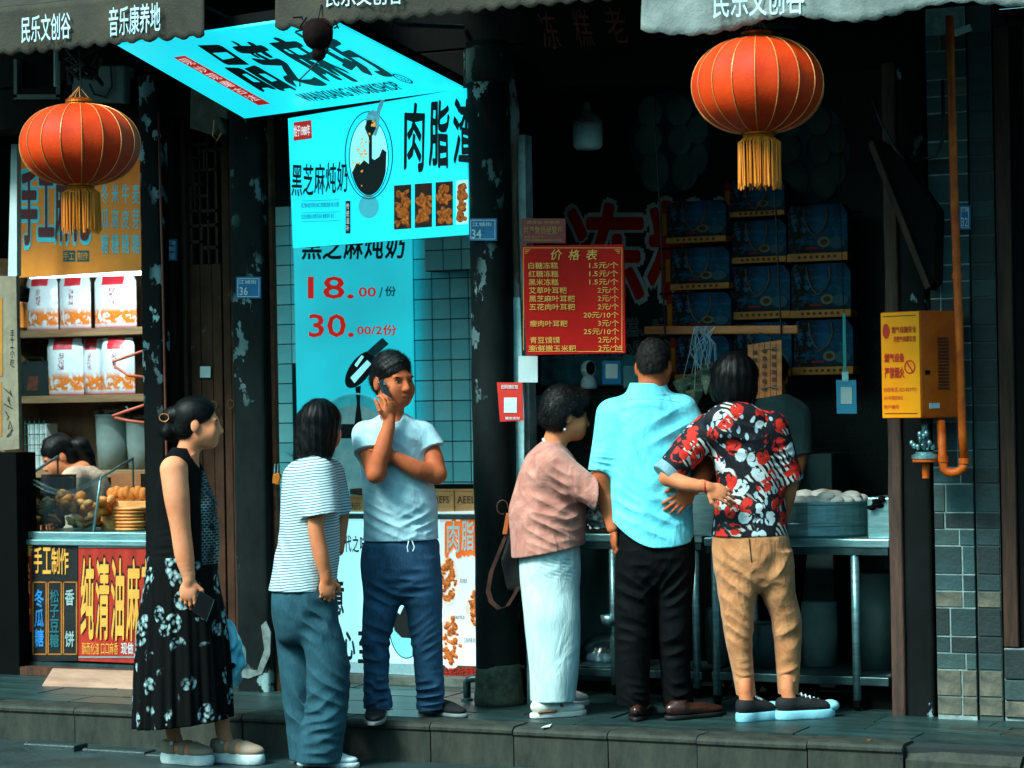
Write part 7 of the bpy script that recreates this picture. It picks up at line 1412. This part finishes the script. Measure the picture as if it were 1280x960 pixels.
V=Vol(.003); An=np.array(A); tt=lambda x,y,z:np.array(hc)+An@np.array((x,y,z)); V.ell(tt(0,-.014,.04),(.0785,.097,.088),An,.02); V.ell(tt(0,-.055,.0),(.062,.056,.07),An,.02); V.ell(tt(0,.09,-.04),(.12,.07,.10),An,.015,'s'); V.ell(tt(0,-.06,-.10),(.14,.14,.055),An,.015,'s'); V.disp=wrinkle(29,.002,90); hr=volobj('cropped_hair',[V],M_hairg,F.t); strands(F,hr,'out',tt(0,.0,.12),6000,.009,.0011,7,.0025,.5)
# ------------------------------------------------------------------ person in floral shirt
def hawaii():
    m,k=newmat('red_floral_print',.75,.3); v=k.map(loc=(.3,.2,.1)); n=k.noise(v,9,3); sc=k.node('ShaderNodeVectorMath',operation='SCALE'); k.put(n.outputs['Color'],sc.inputs[0]); sc.inputs[3].default_value=.05; ad=k.node('ShaderNodeVectorMath',operation='ADD'); k.put(v,ad.inputs[0]); k.put(sc.outputs[0],ad.inputs[1]); d=ad.outputs[0]
    w=k.node('ShaderNodeTexWave',wave_type='BANDS',bands_direction='DIAGONAL'); w.inputs['Scale'].default_value=16; w.inputs['Distortion'].default_value=5; w.inputs['Detail'].default_value=1.5; k.put(v,w.inputs['Vector'])
    st=k.ramp(w.outputs['Fac'],[(.45,S(14,16,22)),(.52,S(196,196,188))]); reg=k.ramp(k.noise(v,7,1).outputs['Fac'],[(.53,(0,0,0)),(.55,(1,1,1))]); base=k.mix(reg,S(15,18,26),st)
    lf=k.voro(k.map((1,1,.5),rot=(.5,.3,.2)),34); lm=k.math('MULTIPLY',k.ramp(lf.outputs['Distance'],[(.3,(1,1,1)),(.34,(0,0,0))]),k.ramp(k.noise(v,8,1).outputs['Fac'],[(.55,(0,0,0)),(.58,(1,1,1))])); base=k.mix(lm,base,S(150,184,196))
    fl=k.voro(d,12.5); pt=k.voro(d,34); fm=k.math('MULTIPLY',k.ramp(fl.outputs['Distance'],[(.46,(1,1,1)),(.50,(0,0,0))]),k.ramp(pt.outputs['Distance'],[(.60,(1,1,1)),(.66,(0,0,0))])); sp=k.node('ShaderNodeSeparateColor'); k.put(fl.outputs['Color'],sp.inputs[0]); sel=k.ramp(sp.outputs[0],[(.0,S(206,40,26)),(.62,S(206,40,26)),(.64,S(196,214,216))],'CONSTANT'); dk=k.mix(k.ramp(fl.outputs['Distance'],[(.05,(1,1,1)),(.12,(0,0,0))]),sel,S(90,14,12)); c=k.mix(fm,base,dk); k.put(c,k.b.inputs['Base Color']); k.bump(k.noise(k.map(),14,3).outputs['Fac'],.5,.012); return m
F=Fig('person with black bob, red floral shirt and khaki trousers seen from behind',955,899); J=F.J
A=axes(math.radians(24),math.radians(-6)); hc=J(918,474); B=Vol(.004); headvol(B,hc,A,.21,skull=.86); B.cap(J(918,490),J(918,520),.05,.06,.03)
B.chain([J(886,542,0),J(848,582,-.06),J(835,597,-.09)],[.04,.038,.037],.01); B.chain([J(835,597,-.09),J(858,605,-.16),J(884,609,-.20)],[.037,.033,.025],.02); B.chain([J(985,585,.02),J(986,610,.04),J(980,645,.12)],[.040,.038,.027],.02)
H=Vol(.003); H.cap(J(874,608,-.185),J(885,609,-.20),.028,.024,.01); hand(H,J(885,609,-.20),(.88,-.05,-.42),(.15,-1,.25),.93,.32,1,.3,.04); H2=Vol(.003); hand(H2,J(980,645,.12),(-.2,.5,-.8),(1,-.2,0),.9,.4,1,.5,.03)
Lg=Vol(.005)
for x0,y0,a,b,yy,y2,dy in ((931,835,923,968,903,898,-.02),(984,825,971,1041,900,896,.03)):
    an=F.gr(a,yy)*.80+F.gr(b,y2)*.20; Lg.chain([J(x0,y0,dy),an+np.array((0,0,.14)),an+np.array((.01,0,.07))],[.036,.031,.034],.02)
body=volobj('body',[B,H,H2,Lg,inner(F,J(940,690),J(918,530),[J(892,540,0),J(966,545,.02)],[(J(922,780,-.01),J(934,845,-.02)),(J(982,780,.01),J(983,835,.03))])],M_skin,F.t); obj('red_bracelet',MB().tube([Vector(J(882,608.5,-.197))+Vector((.006*math.cos(a),.027*math.cos(a),.027*math.sin(a))) for a in np.linspace(0,6.28,13)],.004,5),M_redink,F.t,origin=(0,0,0))
V=Vol(.0042); V.loft([F.sec(672,888,986,.145),F.sec(640,892,981,.135),F.sec(607,895,976,.13),F.sec(575,890,973,.135),F.sec(548,884,971,.14),F.sec(530,884,966,.125),F.sec(517,894,955,.105),F.sec(507,902,942,.085)],.025); V.slv(J(888,536,0),J(834,592,-.07),.076,.066,.045,(-.5,-.2,-1)); V.slv(J(962,536,0),J(986,600,.02),.078,.064,.045); V.ell(J(917,524,-.075),(.135,.065,.075),None,.02); V.ell(J(915,540,-.10),(.10,.05,.05),None,.02); V.cut(J(889,670),(0,0,-1))
V.disp=wrinkle(51,.005,8,(1,1,1),[(J(925,545,-.14),(0,0,1),.05,.010,.08),(J(900,580,-.12),(1,0,.6),.05,.008,.10),(J(930,640,-.14),(.4,0,1),.06,.008,.12),(J(860,565,-.08),(.6,0,.8),.04,.007,.07),(J(980,570,-.06),(.2,0,1),.045,.007,.07)]); sh=volobj('floral_shirt',[V],hawaii(),F.t)
dl=mat('denim_lining',S(120,160,170),.8,var=.3,scale=40); 
for a,b,r_ in ((J(839,587,-.064),J(830,596,-.074),.069),(J(984,594,.019),J(987,603,.021),.067)):
    V=Vol(.005); V.slv(a,b,r_,r_,.0); V.cut(a,(np.array(a)-np.array(b))); volobj('rolled_cuff',[V],dl,sh)
kh=cloth('khaki_cotton',S(204,140,92),S(166,104,62),.8,.6); V=Vol(.0046); trous(F,V,[(705,891,991,.14),(690,890,989,.146),(660,891,984,.14)],[(876,922,947,.062,-.02),(840,915,943,.064,-.02),(803,908,940,.07,-.02),(762,902,942,.09,-.01),(735,897,946,.11,0)],[(868,972,998,.062,.03),(815,969,1001,.068,.02),(777,964,1002,.08,.01),(735,950,995,.11,0)])
V.disp=wrinkle(54,.0045,9,(1,1,1.2),[(J(925,728,-.12),(.7,0,1),.06,.016,.09),(J(965,722,-.12),(-.7,0,1),.06,.016,.09),(J(910,700,-.13),(.9,0,.6),.06,.010,.07),(J(925,785,-.09),(.6,0,1),.06,.012,.08),(J(983,790,-.07),(-.7,0,1),.06,.012,.08),(J(930,845,-.08),(.3,0,1),.045,.007,.06),(J(985,840,-.05),(-.3,0,1),.045,.007,.06)]); V.cut(J(940,870),(-.09,0,-1)); o=volobj('khaki_trousers',[V],kh,F.t)
mb=MB(); mb.tube([J(936,672,-.145),J(939,700,-.15),J(944,722,-.12)],.0022,5); obj('seat_seam',mb,M_wood,o,origin=(0,0,0))
cs_=mat('pale_cyan_rubber',S(150,214,226),.5,col2=S(120,190,206),scale=10)
for i,(a,b,yy,y2) in enumerate(((923,968,903,898),(971,1041,900,896))):
    o,at,R,Ln=shoe(F,'canvas_sneaker',F.gr(a,yy),F.gr(b,y2),bcan,cs_,.046,.085,.042); mb=MB()
    for q in range(5): x=.42+q*.075; mb.tube([at(x,.118-.1*(x-.3),-.022),at(x+.025,.128-.1*(x-.3),0),at(x,.118-.1*(x-.3),.022)],.0035,5)
    obj('laces',mb,M_whitel,o,origin=(0,0,0)); V=Vol(.0045); V.ell(at(.95,.052),(.038,.045,.028),R,.0); V.cut(at(.88,0),-R[:,1]); volobj('toe_cap',[V],cs_,o)
V=Vol(.0035); V.loft([F.sec(507,900,938,.06,.01),F.sec(498,894,943,.082),F.sec(482,889,947,.094),F.sec(466,889,947,.098),F.sec(452,895,942,.085),F.sec(444,903,933,.06),F.sec(439,911,926,.025)],.015); An=np.array(A); V.ell(np.array(hc)+An@np.array((0,.12,-.03)),(.07,.06,.12),An,.012,'s'); V.disp=lambda p:wrinkle(6,.002,60,(1,1,.05))(p)+.002*np.sin(np.arctan2(p[:,1],p[:,0]-hc[0])*17)*.6; hr=volobj('bob_hair',[V],M_hair,F.t); strands(F,hr,'down',J(918,440),3600,.065,.0018,8,.003,.12)
# ------------------------------------------------------------------ the two vendors
def vendor(label,px,Y,hx,hy,yaw,pitch,cm,secs,arms,pony=None,hh=.222):
    w=P(px,700,Y); gx,gy,_=proj((w[0],Y,0)); F=Fig(label,gx,gy); J=F.J; A=axes(yaw,pitch); hc=J(hx,hy); B=Vol(.0045); T=headvol(B,hc,A,hh); B.cap(J(hx,hy+14),J((secs[0][1]+secs[0][2])/2,secs[0][0]+4),.05,.055,.03)
    for ch,rs_ in arms: B.chain([J(*q) for q in ch],rs_,.02)
    H=Vol(.0035)
    for ch,rs_ in arms: hand(H,J(*ch[-1]),(.2,-.3,-1),(0,-1,.2),.9,.5,1,.5,.03)
    Lg=Vol(.007)
    for sx in (-.09,.09): Lg.chain([np.array((J(px,700)[0]+sx,.0,.8)),np.array((J(px,700)[0]+sx,.0,.45)),np.array((J(px,700)[0]+sx,.0,.05)),np.array((J(px,700)[0]+sx,-.12,.04))],[.09,.065,.045,.04],.02)
    b=volobj('body',[B,H,inner(F,J((secs[-1][1]+secs[-1][2])/2,secs[-1][0]),J((secs[0][1]+secs[0][2])/2,secs[0][0]+10),[J(*arms[0][0][0])])],M_skin,F.t); facebits(F,b,T,A,hh); volobj('trousers',[Lg],M_black,F.t)
    V=Vol(.006); V.loft([F.sec(*q) for q in secs],.025)
    for ch,rs_ in arms: V.slv(J(*ch[0]),J(*ch[1]),rs_[0]+.03,rs_[1]+.022,.04)
    V.loft([(.75,J(px,700)[0],0,.16,.12),(F.sec(*secs[-1])[0]+.01,F.sec(*secs[-1])[1],0,F.sec(*secs[-1])[3],F.sec(*secs[-1])[4])],.03); V.disp=wrinkle(int(px),.005,8); volobj('shirt',[V],cm,F.t)
    V=Vol(.004); An=np.array(A); tt=lambda x,y,z:np.array(hc)+An@np.array((x,y,z)); V.ell(tt(0,-.016,.04),(.086,.102,.092),An,.02); V.ell(tt(0,-.05,-.02),(.08,.06,.09),An,.02); V.ell(tt(0,.105,-.04),(.12,.06,.095),An,.012,'s'); V.ell(tt(0,.05,-.12),(.12,.08,.08),An,.02,'s')
    if pony: V.chain([J(*q) for q in pony],[.05,.045,.03],.02)
    V.disp=wrinkle(4,.003,40); hr=volobj('hair',[V],M_hair,F.t); strands(F,hr,'down',tt(0,-.02,.13),1800,.05,.002,9,.003,.2); return F
vendor('person with black ponytail in a beige top behind the glass pastry case',95,1.36,74,570,math.radians(-105),math.radians(-30),cloth('beige_jersey',S(190,164,140)),[(583,90,118,.09),(594,84,132,.12),(620,80,140,.14),(660,80,142,.15)],[([(92,600,-.12),(84,635,-.22),(62,640,-.38)],[.05,.042,.03])],[(100,556,.0),(110,572,.02),(113,596,.03)])
vendor('person in a grey green shirt serving behind the bamboo slat mat',978,1.22,964,472,math.radians(190),math.radians(-12),cloth('grey_green_shirt',S(96,124,124)),[(492,955,985,.09),(503,944,998,.12),(540,940,1003,.14),(600,944,1002,.15)],[([(994,520,-.02),(1000,570,-.06),(990,612,-.2)],[.05,.042,.03])])
bpy.data.objects.remove(_tob)
